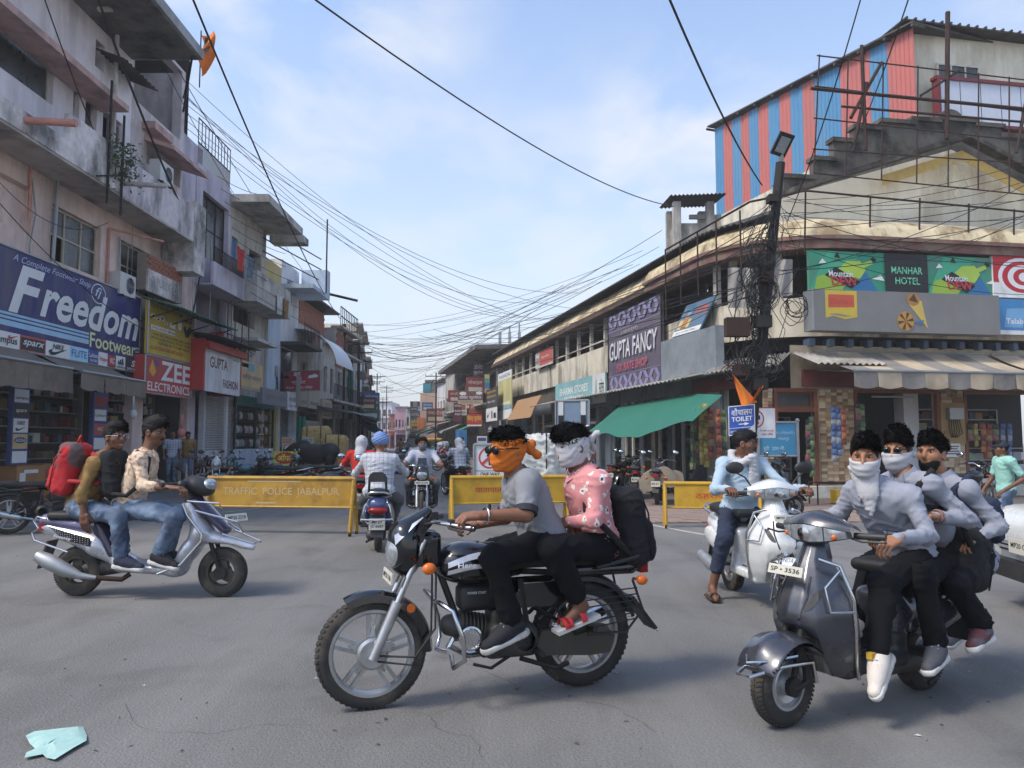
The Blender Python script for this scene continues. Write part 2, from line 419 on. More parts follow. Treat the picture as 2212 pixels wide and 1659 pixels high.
 # lettering (flat print on signs) from the built-in font
_TXT={}
def text_geo(txt,bold=0.,shear=0.,res=3):
 key=(txt,bold,shear,res)
 if key in _TXT:return _TXT[key]
 cu=bpy.data.curves.new('t','FONT');cu.body=txt;cu.resolution_u=res;cu.offset=bold*.5;cu.shear=shear;cu.extrude=0;cu.fill_mode='FRONT'
 ob=bpy.data.objects.new('t',cu)
 me=bpy.data.meshes.new_from_object(ob)
 vs=[v.co.copy()for v in me.vertices];fs=[tuple(p.vertices)for p in me.polygons]
 bpy.data.objects.remove(ob);bpy.data.curves.remove(cu);bpy.data.meshes.remove(me)
 if vs:
  x0=min(v.x for v in vs);x1=max(v.x for v in vs);y0=min(v.y for v in vs);y1=max(v.y for v in vs)
 else:x0=y0=0;x1=y1=1
 _TXT[key]=([((v.x-x0)/max(x1-x0,1e-6),(v.y-y0)/max(y1-y0,1e-6))for v in vs],fs,(x1-x0)/max(y1-y0,1e-6))
 return _TXT[key]
class Board:
 """a rectangular frame in space: o lower left corner, ux / uy full-length edges, n outward"""
 def __init__(s,o,ux,uy):s.o=Vector(o);s.ux=Vector(ux);s.uy=Vector(uy);s.n=s.ux.cross(s.uy).normalized()
 def p(s,a,b,d=0):return s.o+s.ux*a+s.uy*b+s.n*d
 def text(s,mb,txt,a0,a1,b0,b1,d=.004,bold=0.,shear=0.,wave=0.):
  vs,fs,_=text_geo(txt,bold,shear)
  return mb.add([s.p(a0+(a1-a0)*x,b0+(b1-b0)*y+wave*x,d)for x,y in vs],fs)
 def quad(s,mb,a0,a1,b0,b1,d=.003,sk=0):
  return mb.add([s.p(a0,b0,d),s.p(a1,b0,d),s.p(a1+sk,b1,d),s.p(a0+sk,b1,d)],[(0,1,2,3)])
 def poly(s,mb,pts,d=.003):return mb.add([s.p(a,b,d)for a,b in pts],[tuple(range(len(pts)))])
 def disc(s,mb,a,b,ra,rb,d=.003,n=20,inner=0):
  c=[(math.cos(2*math.pi*i/n),math.sin(2*math.pi*i/n))for i in range(n)]
  if not inner:return s.poly(mb,[(a+ra*x,b+rb*y)for x,y in c],d)
  return mb.add([s.p(a+ra*x*q,b+rb*y*q,d)for q in(inner,1)for x,y in c],[(i,(i+1)%n,n+(i+1)%n,n+i)for i in range(n)])
 def slab(s,mb,t=.04,a0=0,a1=1,b0=0,b1=1,d=0):
  return mb.hexa([s.p(a0,b0,d-t),s.p(a1,b0,d-t),s.p(a1,b1,d-t),s.p(a0,b1,d-t)],[s.p(a0,b0,d),s.p(a1,b0,d),s.p(a1,b1,d),s.p(a0,b1,d)])
def pboard(pl,px0,py0,px1,py1,off=.1,tilt=0):
 """a board on a facade plane: lower left and upper right given as photo pixels measured at the left and right ends"""
 u0,z0=pl.at(px0,py0,off);u1,z1=pl.at(px1,py1,off)
 return Board(pl.pt(u0,z0,off),pl.d*(u1-u0),Vector((0,0,z1-z0)))
 # material palette
def pat_checks(c0,c1,size,w=.18,c2=None):
 def f(nd,lk,tc):
  sep=nd.new('ShaderNodeSeparateXYZ');lk.new(tc.outputs['Object'],sep.inputs[0]);o=[]
  for ax in('Y','Z'):
   d=nd.new('ShaderNodeMath');d.operation='DIVIDE';d.inputs[1].default_value=size;lk.new(sep.outputs[ax],d.inputs[0])
   fr=nd.new('ShaderNodeMath');fr.operation='FRACT';lk.new(d.outputs[0],fr.inputs[0])
   lt=nd.new('ShaderNodeMath');lt.operation='LESS_THAN';lt.inputs[1].default_value=w;lk.new(fr.outputs[0],lt.inputs[0]);o.append(lt)
  a=nd.new('ShaderNodeMath');a.operation='ADD';lk.new(o[0].outputs[0],a.inputs[0]);lk.new(o[1].outputs[0],a.inputs[1])
  h=nd.new('ShaderNodeMath');h.operation='MULTIPLY';h.inputs[1].default_value=.5;lk.new(a.outputs[0],h.inputs[0])
  mx=nd.new('ShaderNodeMixRGB');mx.inputs['Color1'].default_value=lin(c0);mx.inputs['Color2'].default_value=lin(c1);lk.new(h.outputs[0],mx.inputs['Fac'])
  return mx.outputs[0]
 return f
def pat_flowers(base,petal,heart,scale):
 def f(nd,lk,tc):
  n=nd.new('ShaderNodeTexNoise');n.inputs['Scale'].default_value=55;lk.new(tc.outputs['Object'],n.inputs['Vector'])
  ad=nd.new('ShaderNodeMixRGB');ad.blend_type='ADD';ad.inputs['Fac'].default_value=.035;lk.new(tc.outputs['Object'],ad.inputs['Color1']);lk.new(n.outputs['Color'],ad.inputs['Color2'])
  v=nd.new('ShaderNodeTexVoronoi');v.inputs['Scale'].default_value=scale;lk.new(ad.outputs[0],v.inputs['Vector'])
  def lt(x):
   q=nd.new('ShaderNodeMath');q.operation='LESS_THAN';q.inputs[1].default_value=x;lk.new(v.outputs['Distance'],q.inputs[0]);return q
  m1=nd.new('ShaderNodeMixRGB');m1.inputs['Color1'].default_value=lin(base);m1.inputs['Color2'].default_value=lin(petal);lk.new(lt(.29).outputs[0],m1.inputs['Fac'])
  m2=nd.new('ShaderNodeMixRGB');m2.inputs['Color2'].default_value=lin(heart);lk.new(m1.outputs[0],m2.inputs['Color1']);lk.new(lt(.13).outputs[0],m2.inputs['Fac'])
  return m2.outputs[0]
 return f
def pat_two(base,other,scale,pos=(.48,.56),detail=3):
 def f(nd,lk,tc):
  n=nd.new('ShaderNodeTexNoise');n.inputs['Scale'].default_value=scale;n.inputs['Detail'].default_value=detail;lk.new(tc.outputs['Object'],n.inputs['Vector'])
  r=nd.new('ShaderNodeValToRGB');r.color_ramp.elements[0].position=pos[0];r.color_ramp.elements[1].position=pos[1]
  r.color_ramp.elements[0].color=lin(base);r.color_ramp.elements[1].color=lin(other);lk.new(n.outputs['Fac'],r.inputs['Fac']);return r.outputs['Color']
 return f
def pat_asphalt(nd,lk,tc):
 v=nd.new('ShaderNodeTexNoise');v.inputs['Scale'].default_value=.35;v.inputs['Detail'].default_value=6;lk.new(tc.outputs['Object'],v.inputs['Vector'])
 r=nd.new('ShaderNodeValToRGB');r.color_ramp.elements[0].position=.3;r.color_ramp.elements[1].position=.72
 r.color_ramp.elements[0].color=lin((.118,.114,.107));r.color_ramp.elements[1].color=lin((.178,.171,.162));lk.new(v.outputs['Fac'],r.inputs['Fac'])
 f=nd.new('ShaderNodeTexNoise');f.inputs['Scale'].default_value=55;f.inputs['Detail'].default_value=6;f.inputs['Roughness'].default_value=.75;lk.new(tc.outputs['Object'],f.inputs['Vector'])
 mr=nd.new('ShaderNodeMapRange');mr.inputs['From Min'].default_value=.3;mr.inputs['From Max'].default_value=.7;mr.inputs['To Min'].default_value=.7;mr.inputs['To Max'].default_value=1.3;lk.new(f.outputs['Fac'],mr.inputs[0])
 mu=nd.new('ShaderNodeMixRGB');mu.blend_type='MULTIPLY';mu.inputs['Fac'].default_value=1;lk.new(r.outputs[0],mu.inputs['Color1']);lk.new(mr.outputs[0],mu.inputs['Color2'])
 b4=nd.new('ShaderNodeTexNoise');b4.inputs['Scale'].default_value=1.3;b4.inputs['Detail'].default_value=3;b4.inputs['Distortion'].default_value=.6;lk.new(tc.outputs['Object'],b4.inputs['Vector']);rb=nd.new('ShaderNodeMapRange');rb.inputs['From Min'].default_value=.52;rb.inputs['From Max'].default_value=.66;rb.inputs['To Min'].default_value=1;rb.inputs['To Max'].default_value=.8;lk.new(b4.outputs['Fac'],rb.inputs[0]);mb4=nd.new('ShaderNodeMixRGB');mb4.blend_type='MULTIPLY';mb4.inputs['Fac'].default_value=1;lk.new(mu.outputs[0],mb4.inputs['Color1']);lk.new(rb.outputs[0],mb4.inputs['Color2']);mu=mb4
 mp=nd.new('ShaderNodeMapping');mp.inputs['Scale'].default_value=(1.4,.16,1);mp.inputs['Rotation'].default_value=(0,0,R_(-20));lk.new(tc.outputs['Object'],mp.inputs[0])
 w=nd.new('ShaderNodeTexNoise');w.inputs['Scale'].default_value=1.1;w.inputs['Detail'].default_value=7;w.inputs['Roughness'].default_value=.6;lk.new(mp.outputs[0],w.inputs['Vector'])
 r3=nd.new('ShaderNodeValToRGB');r3.color_ramp.elements[0].position=.45;r3.color_ramp.elements[1].position=.75;r3.color_ramp.elements[0].color=(0,0,0,1);r3.color_ramp.elements[1].color=(.55,.55,.55,1);lk.new(w.outputs['Fac'],r3.inputs['Fac'])
 m3=nd.new('ShaderNodeMixRGB');m3.inputs['Color2'].default_value=lin((.235,.226,.21));lk.new(r3.outputs['Color'],m3.inputs['Fac']);lk.new(mu.outputs[0],m3.inputs['Color1'])
 s=nd.new('ShaderNodeTexVoronoi');s.inputs['Scale'].default_value=2.3;lk.new(tc.outputs['Object'],s.inputs['Vector'])
 lt=nd.new('ShaderNodeMath');lt.operation='LESS_THAN';lt.inputs[1].default_value=.035;lk.new(s.outputs['Distance'],lt.inputs[0])
 m4=nd.new('ShaderNodeMixRGB');m4.inputs['Color2'].default_value=lin((.07,.068,.066));lk.new(lt.outputs[0],m4.inputs['Fac']);lk.new(m3.outputs[0],m4.inputs['Color1'])
 return m4.outputs[0]
m_road=mat('asphalt',(.15,)*3,.88,var=0,bump=.55,bs=70,pattern=pat_asphalt)
m_dust=mat('dusty_shoulder',(.16,.145,.13),.95,var=.25,vs=2,bump=.4,bs=50,dirt=(.24,.21,.18),damt=.6,dscale=.6)
m_paver=mat('paver_brown',(.27,.19,.15),.9,var=.25,vs=3,bump=.25,bs=60,dirt=(.2,.18,.16),damt=.6,dscale=1.1)
m_paint=mat('road_paint',(.42,.41,.38),.8,var=.2,vs=9,dirt=(.16,.155,.15),damt=.8,dscale=3)
m_pink=mat('pink_plaster','#ddc4b9',.9,var=.1,vs=2.5,bump=.15,bs=30,dirt='#857a74',damt=.55,dscale=.8,streak=3.5)
m_lilac=mat('lilac_plaster','#e6dfe4',.9,var=.08,vs=2,bump=.15,bs=30,dirt='#8d8788',damt=.5,dscale=.7,streak=4)
m_rose=mat('rose_ledge','#c4a199',.9,var=.15,vs=3,bump=.2,bs=30,dirt='#7a6c66',damt=.7,dscale=1.2,streak=1.5)
m_mould=mat('mouldy_parapet','#ded5d0',.95,var=.2,vs=3,bump=.3,bs=25,dirt='#45423d',damt=.85,dscale=.9,streak=1.6,dpos=(.42,.62))
m_lilac2=mat('lilac_paint','#c6bcc8',.85,var=.1,vs=2,bump=.1,bs=30,dirt='#5d5862',damt=.55,dscale=.9,streak=4)
m_rough=mat('rough_cement_grey','#d3c8c7',.95,var=.12,vs=4,bump=.5,bs=40,dirt='#8a807d',damt=.6,dscale=.8,streak=2.5)
m_conc=mat('weathered_concrete','#b5b0a8',.95,var=.2,vs=2.5,bump=.3,bs=30,dirt='#3f3c38',damt=.8,dscale=.8,streak=3,dpos=(.47,.66))
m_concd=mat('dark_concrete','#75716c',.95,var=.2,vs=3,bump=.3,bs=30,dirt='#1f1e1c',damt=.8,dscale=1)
m_soffit=mat('soffit_concrete','#b5ada5',.95,var=.2,vs=2,bump=.2,bs=20,dirt='#4a4440',damt=.7,dscale=.7)
m_cream=mat('cream_wall','#d9d2bd',.9,var=.08,vs=2,bump=.15,bs=30,dirt='#8f806a',damt=.55,dscale=.8,streak=5)
m_cream2=mat('stained_cream','#cdbd9a',.92,var=.12,vs=2,bump=.3,bs=20,dirt='#6d5637',damt=.75,dscale=1.4,streak=1.4,dpos=(.46,.6))
m_dirtyw=mat('dirty_white_parapet','#cfc7b4',.92,var=.12,vs=2,bump=.25,bs=25,dirt='#4d4439',damt=.85,dscale=.9,streak=4,dpos=(.47,.63))
m_redf=mat('red_oxide_band','#73524a',.85,var=.25,vs=3,bump=.1,bs=30,dirt='#8a7a68',damt=.7,dscale=1.6,streak=1.2)
m_maroon=mat('maroon_fascia','#6d3532',.75,var=.15,vs=4,dirt='#3a2422',damt=.6,dscale=1.5)
m_black=mat('soot_black','#1b1a1a',.9,var=.2)
m_blackst=mat('blackened_cement','#5c5851',.95,var=.25,vs=3,bump=.4,bs=25,dirt='#191816',damt=.9,dscale=1.1,dpos=(.42,.6))
m_yellowoch=mat('ochre_wall','#d7b467',.9,var=.1,dirt='#a98a55',damt=.5,dscale=1.2)
m_yellowb=mat('yellow_wall','#c9b67f',.9,var=.06,dirt='#8d7a4e',damt=.3)
m_whitew=mat('white_wall','#d5d5d8',.9,var=.06,vs=2,dirt='#87858a',damt=.45,dscale=.8,streak=4)
m_bluew=mat('pale_blue_wall','#b9c6d4',.85,var=.08,dirt='#767f89',damt=.4,streak=4)
m_beige=mat('beige_wall','#c7a58c',.9,var=.05,dirt='#8d705c',damt=.3,streak=4)
m_brick=mat('red_brick','#9a6350',.95,var=.3,vs=5,bump=.2,bs=40)
m_mortar=mat('mortar','#8d8177',.95,var=.15)
m_tin=mat('tin_sheet','#a8a49c',.55,.35,var=.2,vs=3,dirt='#5d4636',damt=.7,dscale=1.2,streak=.4)
m_tind=mat('dark_tin_sheet','#4b4743',.75,.1,var=.25,vs=3,dirt='#241f1c',damt=.7,dscale=1.2)
m_tinb=mat('blue_sheet','#4a82a9',.5,.1,var=.06,vs=3,dirt='#6d8ea3',damt=.3,dscale=1,streak=4)
m_tinr=mat('coral_sheet','#b4655d',.5,.1,var=.06,vs=3,dirt='#9c6a62',damt=.35,dscale=1,streak=4)
m_rust=mat('rusty_iron','#3c2923',.85,.2,var=.3,vs=8,dirt='#241a17',damt=.6,dscale=4)
m_iron=mat('dark_iron','#2b2826',.7,.4,var=.25,vs=8)
m_galv=mat('galvanised_steel','#9b9d9e',.45,.6,var=.15,vs=5)
m_glass=mat('window_glass','#2a2f33',.08,0,var=.15,vs=2,spec=.8)
m_glassd=mat('dusty_glass','#33373a',.3,0,var=.25,vs=2,dirt='#66655f',damt=.35,dscale=1.5)
m_wood=mat('old_wood','#6a5240',.8,var=.25,vs=6,bump=.15,bs=30)
m_woodw=mat('white_wood','#c3beb2',.8,var=.1,dirt='#6f675b',damt=.5,dscale=2)
m_pipe=mat('pvc_pipe','#bdb8b0',.6,var=.12,dirt='#6b645c',damt=.4)
m_rustpipe=mat('pink_pipe','#c4897a',.7,var=.2,vs=6)
m_shutter=mat('shutter_grey','#b3b0ac',.5,.3,var=.1,vs=2,dirt='#6e6a64',damt=.45,dscale=1,streak=3)
m_awn=mat('awning_tan','#b9a88e',.9,var=.1,vs=3,bump=.1,bs=80,dirt='#6e6253',damt=.5,dscale=1)
m_awng=mat('awning_grey','#87817a',.9,var=.1,vs=3,bump=.1,bs=80,dirt='#4a453e',damt=.5,dscale=1)
m_awnb=mat('awning_brown','#7d7064',.9,var=.15,vs=2,bump=.1,bs=80,dirt='#4a423c',damt=.6,dscale=1.2)
m_green=mat('green_tarp','#226b58',.7,var=.1,vs=1.6,bump=.12,bs=90)
m_tile1=mat('stone_tan','#a98d6d',.7,var=.2,vs=9,bump=.3,bs=40)
m_tile2=mat('stone_brown','#866a50',.7,var=.25,vs=9,bump=.3,bs=40)
m_tile3=mat('stone_cream','#c0ad90',.7,var=.2,vs=9,bump=.3,bs=40)
m_fabw=mat('dirty_cloth','#c9c5bf',.95,var=.15,vs=3,dirt='#77706a',damt=.5,dscale=2)
m_leaf=mat('leaf',(.05,.085,.03),.7,var=.4,vs=20)
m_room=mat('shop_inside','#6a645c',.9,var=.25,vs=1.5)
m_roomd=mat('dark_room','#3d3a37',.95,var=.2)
m_card=mat('cardboard','#a5794f',.9,var=.12,vs=4,dirt='#7d5a3a',damt=.4)
m_straw=mat('straw','#b59a63',.95,var=.3,vs=14,bump=.8,bs=60)
m_sack=mat('white_plastic_sack','#c9c9c2',.45,var=.12,vs=4,bump=.35,bs=9)
def col(c,rough=.55,**k):
 """plain printed / painted colour"""
 n='paint_'+str(c).strip('#()').replace(', ','_').replace('.','')+('' if rough==.55 else '_r%d'%int(rough*100))+''.join('_%s%s'%(a,str(b)[:4])for a,b in sorted(k.items()))
 k.setdefault('var',.07);k.setdefault('vs',3.)
 return mat(n,c,rough,**k)
c_white=col('#dad9d6');c_black=col('#16161a');c_red=col('#b3261f');c_navy=col('#262c66');c_yel=col('#e3c52c')
# ground
PL=Plane((-10.8,0),(0,1),(1,0))
PR=Plane((5.2,25),(-.217,.976),(-.976,-.217))
PF=Plane((6.36,19.8),(.985,.17),(.17,-.985))
def flat(name,pts,z,m,kind='structure'):
 mb=MB();mb.add([(x,y,z)for x,y in pts],[tuple(range(len(pts)))])
 o=mb.build(name,m);return setp(o,kind=kind)
mb=MB();n_=60
mb.add([(-400,-30,-.02),(400,-30,-.02),(400,700,-.02),(-400,700,-.02)],[(0,1,2,3)])
setp(mb.build('ground',m_dust),kind='structure')
flat('road',[(-30,-12),(30,-12),(30,12),(5.0,14.5),(3.9,17),(-2.5,45),(-9,74),(-19,110),(-31,200),(-38,200),(-29,120),(-17.5,74),(-9.0,45),(-8.4,30),(-7.2,22),(-6.4,16.5),(-9,13.2),(-30,11.2)],0,m_road)
def strip(name,pts,w,z,m):
 mb=MB()
 for(x0,y0),(x1,y1)in zip(pts,pts[1:]):
  d=Vector((x1-x0,y1-y0,0)).normalized();n=Vector((-d.y,d.x,0))*w/2;a=Vector((x0,y0,z));b=Vector((x1,y1,z))
  mb.add([a-n,b-n,b+n,a+n],[(0,1,2,3)])
 return setp(mb.build(name,m),kind='structure')
lp=[G(-60,1134),G(60,1133),G(200,1127),G(330,1121),G(430,1112),G(520,1103),G(590,1094),G(650,1082)]
strip('edge_line',[(p.x,p.y)for p in lp],.07,.004,m_paint)
rp_=[G(1330,1118),G(1400,1133),G(1480,1148),G(1560,1162),G(1640,1170)]
strip('edge_line',[(p.x,p.y)for p in rp_],.1,.004,m_paint)
pv=thing('pavement','brown paver pavement in front of the right hand shops',None,(3,14,0),kind='structure')
m_pj=mat('paver_joint',(.12,.1,.085),.95,var=.2)
mb=MB();mb.add([(2.2,13.6,.012),(18,14.4,.012),(18,22.5,.012),(6.6,19.3,.012),(-1,50,.012),(-2.6,50,.012)],[(0,1,2,3,4,5)]);mb.build('bedding',m_pj,pv,world=True)
pav_base=None;rs=random.Random(3);cnt=0
for j in range(30):
 for i in range(26):
  x=2.35-.12*j*.42+i*.41+(.2 if j%2 else 0);y=13.85+j*.42+.02*i
  if y<13.7+(x-2.2)*.05 or x>9+0*j or y>19+.19*(x-6.4)-.5 or cnt>=290:continue
  if y>19.5 or(x>4.7 and y>18.3):continue
  if pav_base is None:
   b=MB();b.box((0,0,0),(.395,.405,.05));pav_base=b.build('paver',m_paver,pv);o=pav_base
  else:o=bpy.data.objects.new('paver',pav_base.data);link(o,pv)
  o.location=(x-3,y-14,-.004+rs.uniform(-.004,.006));o.rotation_euler=(rs.uniform(-.01,.01),rs.uniform(-.01,.01),-.2+rs.uniform(-.02,.02));cnt+=1
  # building kit
def facade(mb,pl,u0,u1,z0,z1,holes=(),th=.22,off=0):
 us=sorted({u0,u1,*[min(max(h[0],u0),u1)for h in holes],*[min(max(h[1],u0),u1)for h in holes]})
 zs=sorted({z0,z1,*[min(max(h[2],z0),z1)for h in holes],*[min(max(h[3],z0),z1)for h in holes]})
 def hol(a,b):return any(h[0]-1e-6<=a<=h[1]+1e-6 and h[2]-1e-6<=b<=h[3]+1e-6 for h in holes)
 for ua,ub in zip(us,us[1:]):
  for za,zb in zip(zs,zs[1:]):
   if not hol((ua+ub)/2,(za+zb)/2):
    mb.add([pl.pt(ua,za,off),pl.pt(ub,za,off),pl.pt(ub,zb,off),pl.pt(ua,zb,off)],[(0,1,2,3)])
 for a,b,c,d in holes:
  f=[pl.pt(a,c,off),pl.pt(b,c,off),pl.pt(b,d,off),pl.pt(a,d,off)];k=[pl.pt(a,c,off-th),pl.pt(b,c,off-th),pl.pt(b,d,off-th),pl.pt(a,d,off-th)]
  mb.add(f+k,[(0,4,5,1),(1,5,6,2),(2,6,7,3),(3,7,4,0)])
def shell(mb,pl,u0,u1,z0,z1,depth,off=0,roof=True,front=False):
 q=lambda u,z,o:pl.pt(u,z,o)
 a=[q(u0,z0,off),q(u1,z0,off),q(u1,z1,off),q(u0,z1,off)];b=[q(u0,z0,off-depth),q(u1,z0,off-depth),q(u1,z1,off-depth),q(u0,z1,off-depth)]
 fs=[(0,3,7,4),(1,5,6,2),(4,7,6,5)]
 if roof:fs.append((3,2,6,7))
 if front:fs.append((0,1,2,3))
 mb.add(a+b,fs)
def window(par,pl,h,nx=2,nz=1,off=-.14,fm=None,gm=None,fw=.05,name='window',broken=()):
 u0,u1,z0,z1=h;fm=fm or m_woodw;gm=gm or m_glass
 mb=MB();w=abs(u1-u0)
 mb.pbox(pl,u0,u0+fw,z0,z1,off-.03,off+.03);mb.pbox(pl,u1-fw,u1,z0,z1,off-.03,off+.03)
 mb.pbox(pl,u0+fw,u1-fw,z0,z0+fw,off-.03,off+.03);mb.pbox(pl,u0+fw,u1-fw,z1-fw,z1,off-.03,off+.03)
 for i in range(1,nx):
  u=u0+(u1-u0)*i/nx;mb.pbox(pl,u-fw*.4,u+fw*.4,z0+fw,z1-fw,off-.025,off+.025)
 for j in range(1,nz):
  z=z0+(z1-z0)*j/nz;mb.pbox(pl,u0+fw,u1-fw,z-fw*.4,z+fw*.4,off-.022,off+.022)
 f=mb.build(name,fm,par,world=True)
 for i in range(nx):
  for j in range(nz):
   if(i,j)in broken:continue
   ua=u0+(u1-u0)*i/nx;ub=u0+(u1-u0)*(i+1)/nx;za=z0+(z1-z0)*j/nz;zb=z0+(z1-z0)*(j+1)/nz
   g=MB();g.pbox(pl,ua+fw*.3,ub-fw*.3,za+fw*.3,zb-fw*.3,off-.012,off-.004);g.build('pane',gm,f,world=True)
 return f
def corrugated(mb,p00,ux,uy,n,amp=.02,thick=0,per=4):
 """a corrugated sheet: waves run along uy"""
 p00,ux,uy=Vector(p00),Vector(ux),Vector(uy);nz=ux.cross(uy).normalized()
 k=n*per
 mb.sheet(lambda s,t:p00+ux*s+uy*t+nz*amp*math.sin(s*n*2*math.pi),k,1,thick,nz)
def railing(mb,pl,u0,u1,z0,z1,off,step=.12,r=.01,rails=2):
 for i in range(rails):
  z=z0+(z1-z0)*i/max(1,rails-1);mb.cyl(pl.pt(u0,z,off),pl.pt(u1,z,off),r*1.5,n=5)
 n=max(1,int(abs(u1-u0)/step))
 for i in range(n+1):
  u=u0+(u1-u0)*i/n;mb.cyl(pl.pt(u,z0,off),pl.pt(u,z1,off),r,n=4)
def sweep(mb,path,prof):
 """path: list of (point2d, normal2d); prof: list of (offset along normal, z) swept into a skin"""
 L=len(prof);vs=[Vector((p[0]+n[0]*o,p[1]+n[1]*o,z))for p,n in path for o,z in prof]
 fs=[(i*L+j,(i+1)*L+j,(i+1)*L+j+1,i*L+j+1)for i in range(len(path)-1)for j in range(L-1)]
 mb.add(vs,fs)
def brickwork(par,pl,u0,u1,z0,z1,off,name='brick',bl=.24,bh=.085,maxn=120,seed=1):
 rs=random.Random(seed);me=None;n=0;rows=int((z1-z0)/bh)
 extra=MB()
 for r in range(rows):
  u=u0+(bl/2 if r%2 else 0)
  while u+bl<=u1+.01:
   p=pl.pt(u+bl/2,z0+(r+.5)*bh,off+rs.uniform(-.006,.012))
   if n<maxn:
    if me is None:b=MB();b.box((0,0,0),(bl-.012,.06,bh-.012));o=b.build(name,m_brick,par);me=o.data
    else:o=bpy.data.objects.new(name,me);link(o,par)
    inv=wmat(par).inverted();o.location=inv@p;o.rotation_euler=(0,0,math.atan2(pl.d.y,pl.d.x));n+=1
   else:extra.box(p,(bl-.012,.06,bh-.012),math.atan2(pl.d.y,pl.d.x))
   u+=bl
 if extra.v:setp(extra.build(name,m_brick,par,world=True),kind='stuff')
def U(pl,px,py=900,off=0):return pl.at(px,py,off)[0]
def Z(pl,px,py,off=0):return pl.at(px,py,off)[1]
def ac_unit(p,rz,label):
 t=thing('air_conditioner',label,'air conditioner',p,rz)
 mb=MB();mb.box((0,0,.3),(.85,.32,.6));mb.build('housing',col('#c9c8c4',.6),t)
 mb=MB();mb.torus((.12,-.165,.3),(0,1,0),.22,.012,24,6)
 for r in(.06,.11,.16):mb.torus((.12,-.165,.3),(0,1,0),r,.006,20,4)
 for k in range(6):mb.cyl((.12,-.165,.3),(.12+.22*math.cos(k),-.165,.3+.22*math.sin(k)),.005,n=4)
 mb.build('fan_grille',m_galv,t)
 mb=MB();mb.lathe((.12,-.1615,.3),(0,1,0),[(0,0),(.21,0)],24);mb.build('fan',m_black,t)
 mb=MB();mb.box((-.3,0,-.02),(.05,.4,.04));mb.box((.3,0,-.02),(.05,.4,.04));mb.build('bracket',m_rust,t)
 return t
 # LEFT: pink corner block
pk=thing('apartment_building','tall stained pink and lilac block with mouldy balcony at the left edge','building',(-10.8,20,0))
z_slab=Z(PL,0,320);z_ch=Z(PL,60,95,.6)
zs1=7.55
W1=(U(PL,92),U(PL,202),Z(PL,92,553),Z(PL,202,486));W2=(U(PL,246),U(PL,322),Z(PL,246,612),Z(PL,246,509))
W0=(12.6,U(PL,47),Z(PL,47,500),Z(PL,47,396))
mb=MB();yend=U(PL,410)
facade(mb,PL,10.5,yend,0,zs1,[W0,W1,W2,(10.8,21.9,.15,3.5),(22.5,25.6,.15,3.35)],.25)
mb.build('wall',m_pink,pk,world=True)
mb=MB();mb.pbox(PL,W0[0],W0[1],W0[2],W0[3],-.2,-.16);mb.build('niche',m_pink,pk,world=True)
window(pk,PL,W1,3,2,fm=mat('window_cream','#b9b09a',.7),gm=m_glassd,broken=((0,0),));window(pk,PL,W2,3,2,fm=mat('window_cream','#b9b09a',.7),gm=m_glassd)
zc2=Z(PL,279,243,.75);zp3=13.6
WC=(12.0,U(PL,82),Z(PL,82,205),Z(PL,82,107));WS1=(U(PL,128),U(PL,142),Z(PL,128,240),Z(PL,128,157));WS2=(U(PL,156),U(PL,182),Z(PL,156,265),Z(PL,156,181))
DR=(U(PL,196),U(PL,240),zs1+.45,Z(PL,196,213))
yA=U(PL,258)
mb=MB();facade(mb,PL,10.5,yA,zs1,15.3,[WC,WS1,WS2,DR,(U(PL,173),U(PL,194),Z(PL,173,112),Z(PL,194,70))],.25);mb.build('wall',m_lilac,pk,world=True)
window(pk,PL,WC,2,1,gm=m_glassd);window(pk,PL,WS1,1,1,fm=m_woodw,gm=m_glassd);window(pk,PL,WS2,1,1,fm=m_woodw,gm=m_glassd)
mb=MB();mb.sheet(lambda s,t:PL.pt(DR[0]+(DR[1]-DR[0])*(.35+.6*s),DR[2]+(DR[3]-DR[2])*t*.95,-.1+.05*math.sin(s*22)),40,2);mb.build('curtain',mat('mauve_curtain','#6d5a63',.95),pk,world=True,smooth=1)
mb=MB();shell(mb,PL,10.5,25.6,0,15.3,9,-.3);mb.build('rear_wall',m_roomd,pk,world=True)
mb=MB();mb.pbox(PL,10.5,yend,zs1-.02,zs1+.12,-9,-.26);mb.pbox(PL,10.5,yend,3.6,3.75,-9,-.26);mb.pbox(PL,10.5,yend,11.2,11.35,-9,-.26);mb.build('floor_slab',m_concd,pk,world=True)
zb1=Z(PL,0,255,1.0);yB=U(PL,418,521,1.0)
mb=MB();mb.pbox(PL,10.5,yB,zs1,zs1+.06,0,1.0);mb.build('balcony_soffit',m_soffit,pk,world=True)
mb=MB();mb.pbox(PL,10.5,U(PL,150,300,1.0),zs1+.06,zs1+.5,.9,1.02);mb.pbox(PL,U(PL,150,300,1.0),U(PL,262,400,1.0),zs1+.06,zs1+1.15,.86,1.02)
mb.build('balcony_edge',m_mould,pk,world=True)
mb=MB();mb.pbox(PL,U(PL,262,400,1.0),yB,zs1+.0605,zs1+1.1,.88,1.0);mb.pbox(PL,yB-.1,yB,zs1+.06,zs1+1.1,0,.88);mb.build('balcony_parapet',mat('stained_lilac_parapet','#d6cacc',.92,var=.15,dirt='#55504c',damt=.8,dscale=.9,streak=2.5),pk,world=True)
yc=U(PL,279,240,.75)
mb=MB();mb.pbox(PL,10.5,yc,zc2,zc2+.16,0,.75)
mb.pbox(PL,10.5,U(PL,258,140,.3),zc2+2.75,zc2+3.05,0,.3)
mb.pbox(PL,U(PL,282),U(PL,374,300,.4),Z(PL,375,312,.4),Z(PL,375,312,.4)+.22,0,.4)
mb.build('ledge',m_rose,pk,world=True,split=True)
yS2=U(PL,377)
AO=(U(PL,296),U(PL,372),Z(PL,372,395),Z(PL,372,348))
zr=Z(PL,377,130)
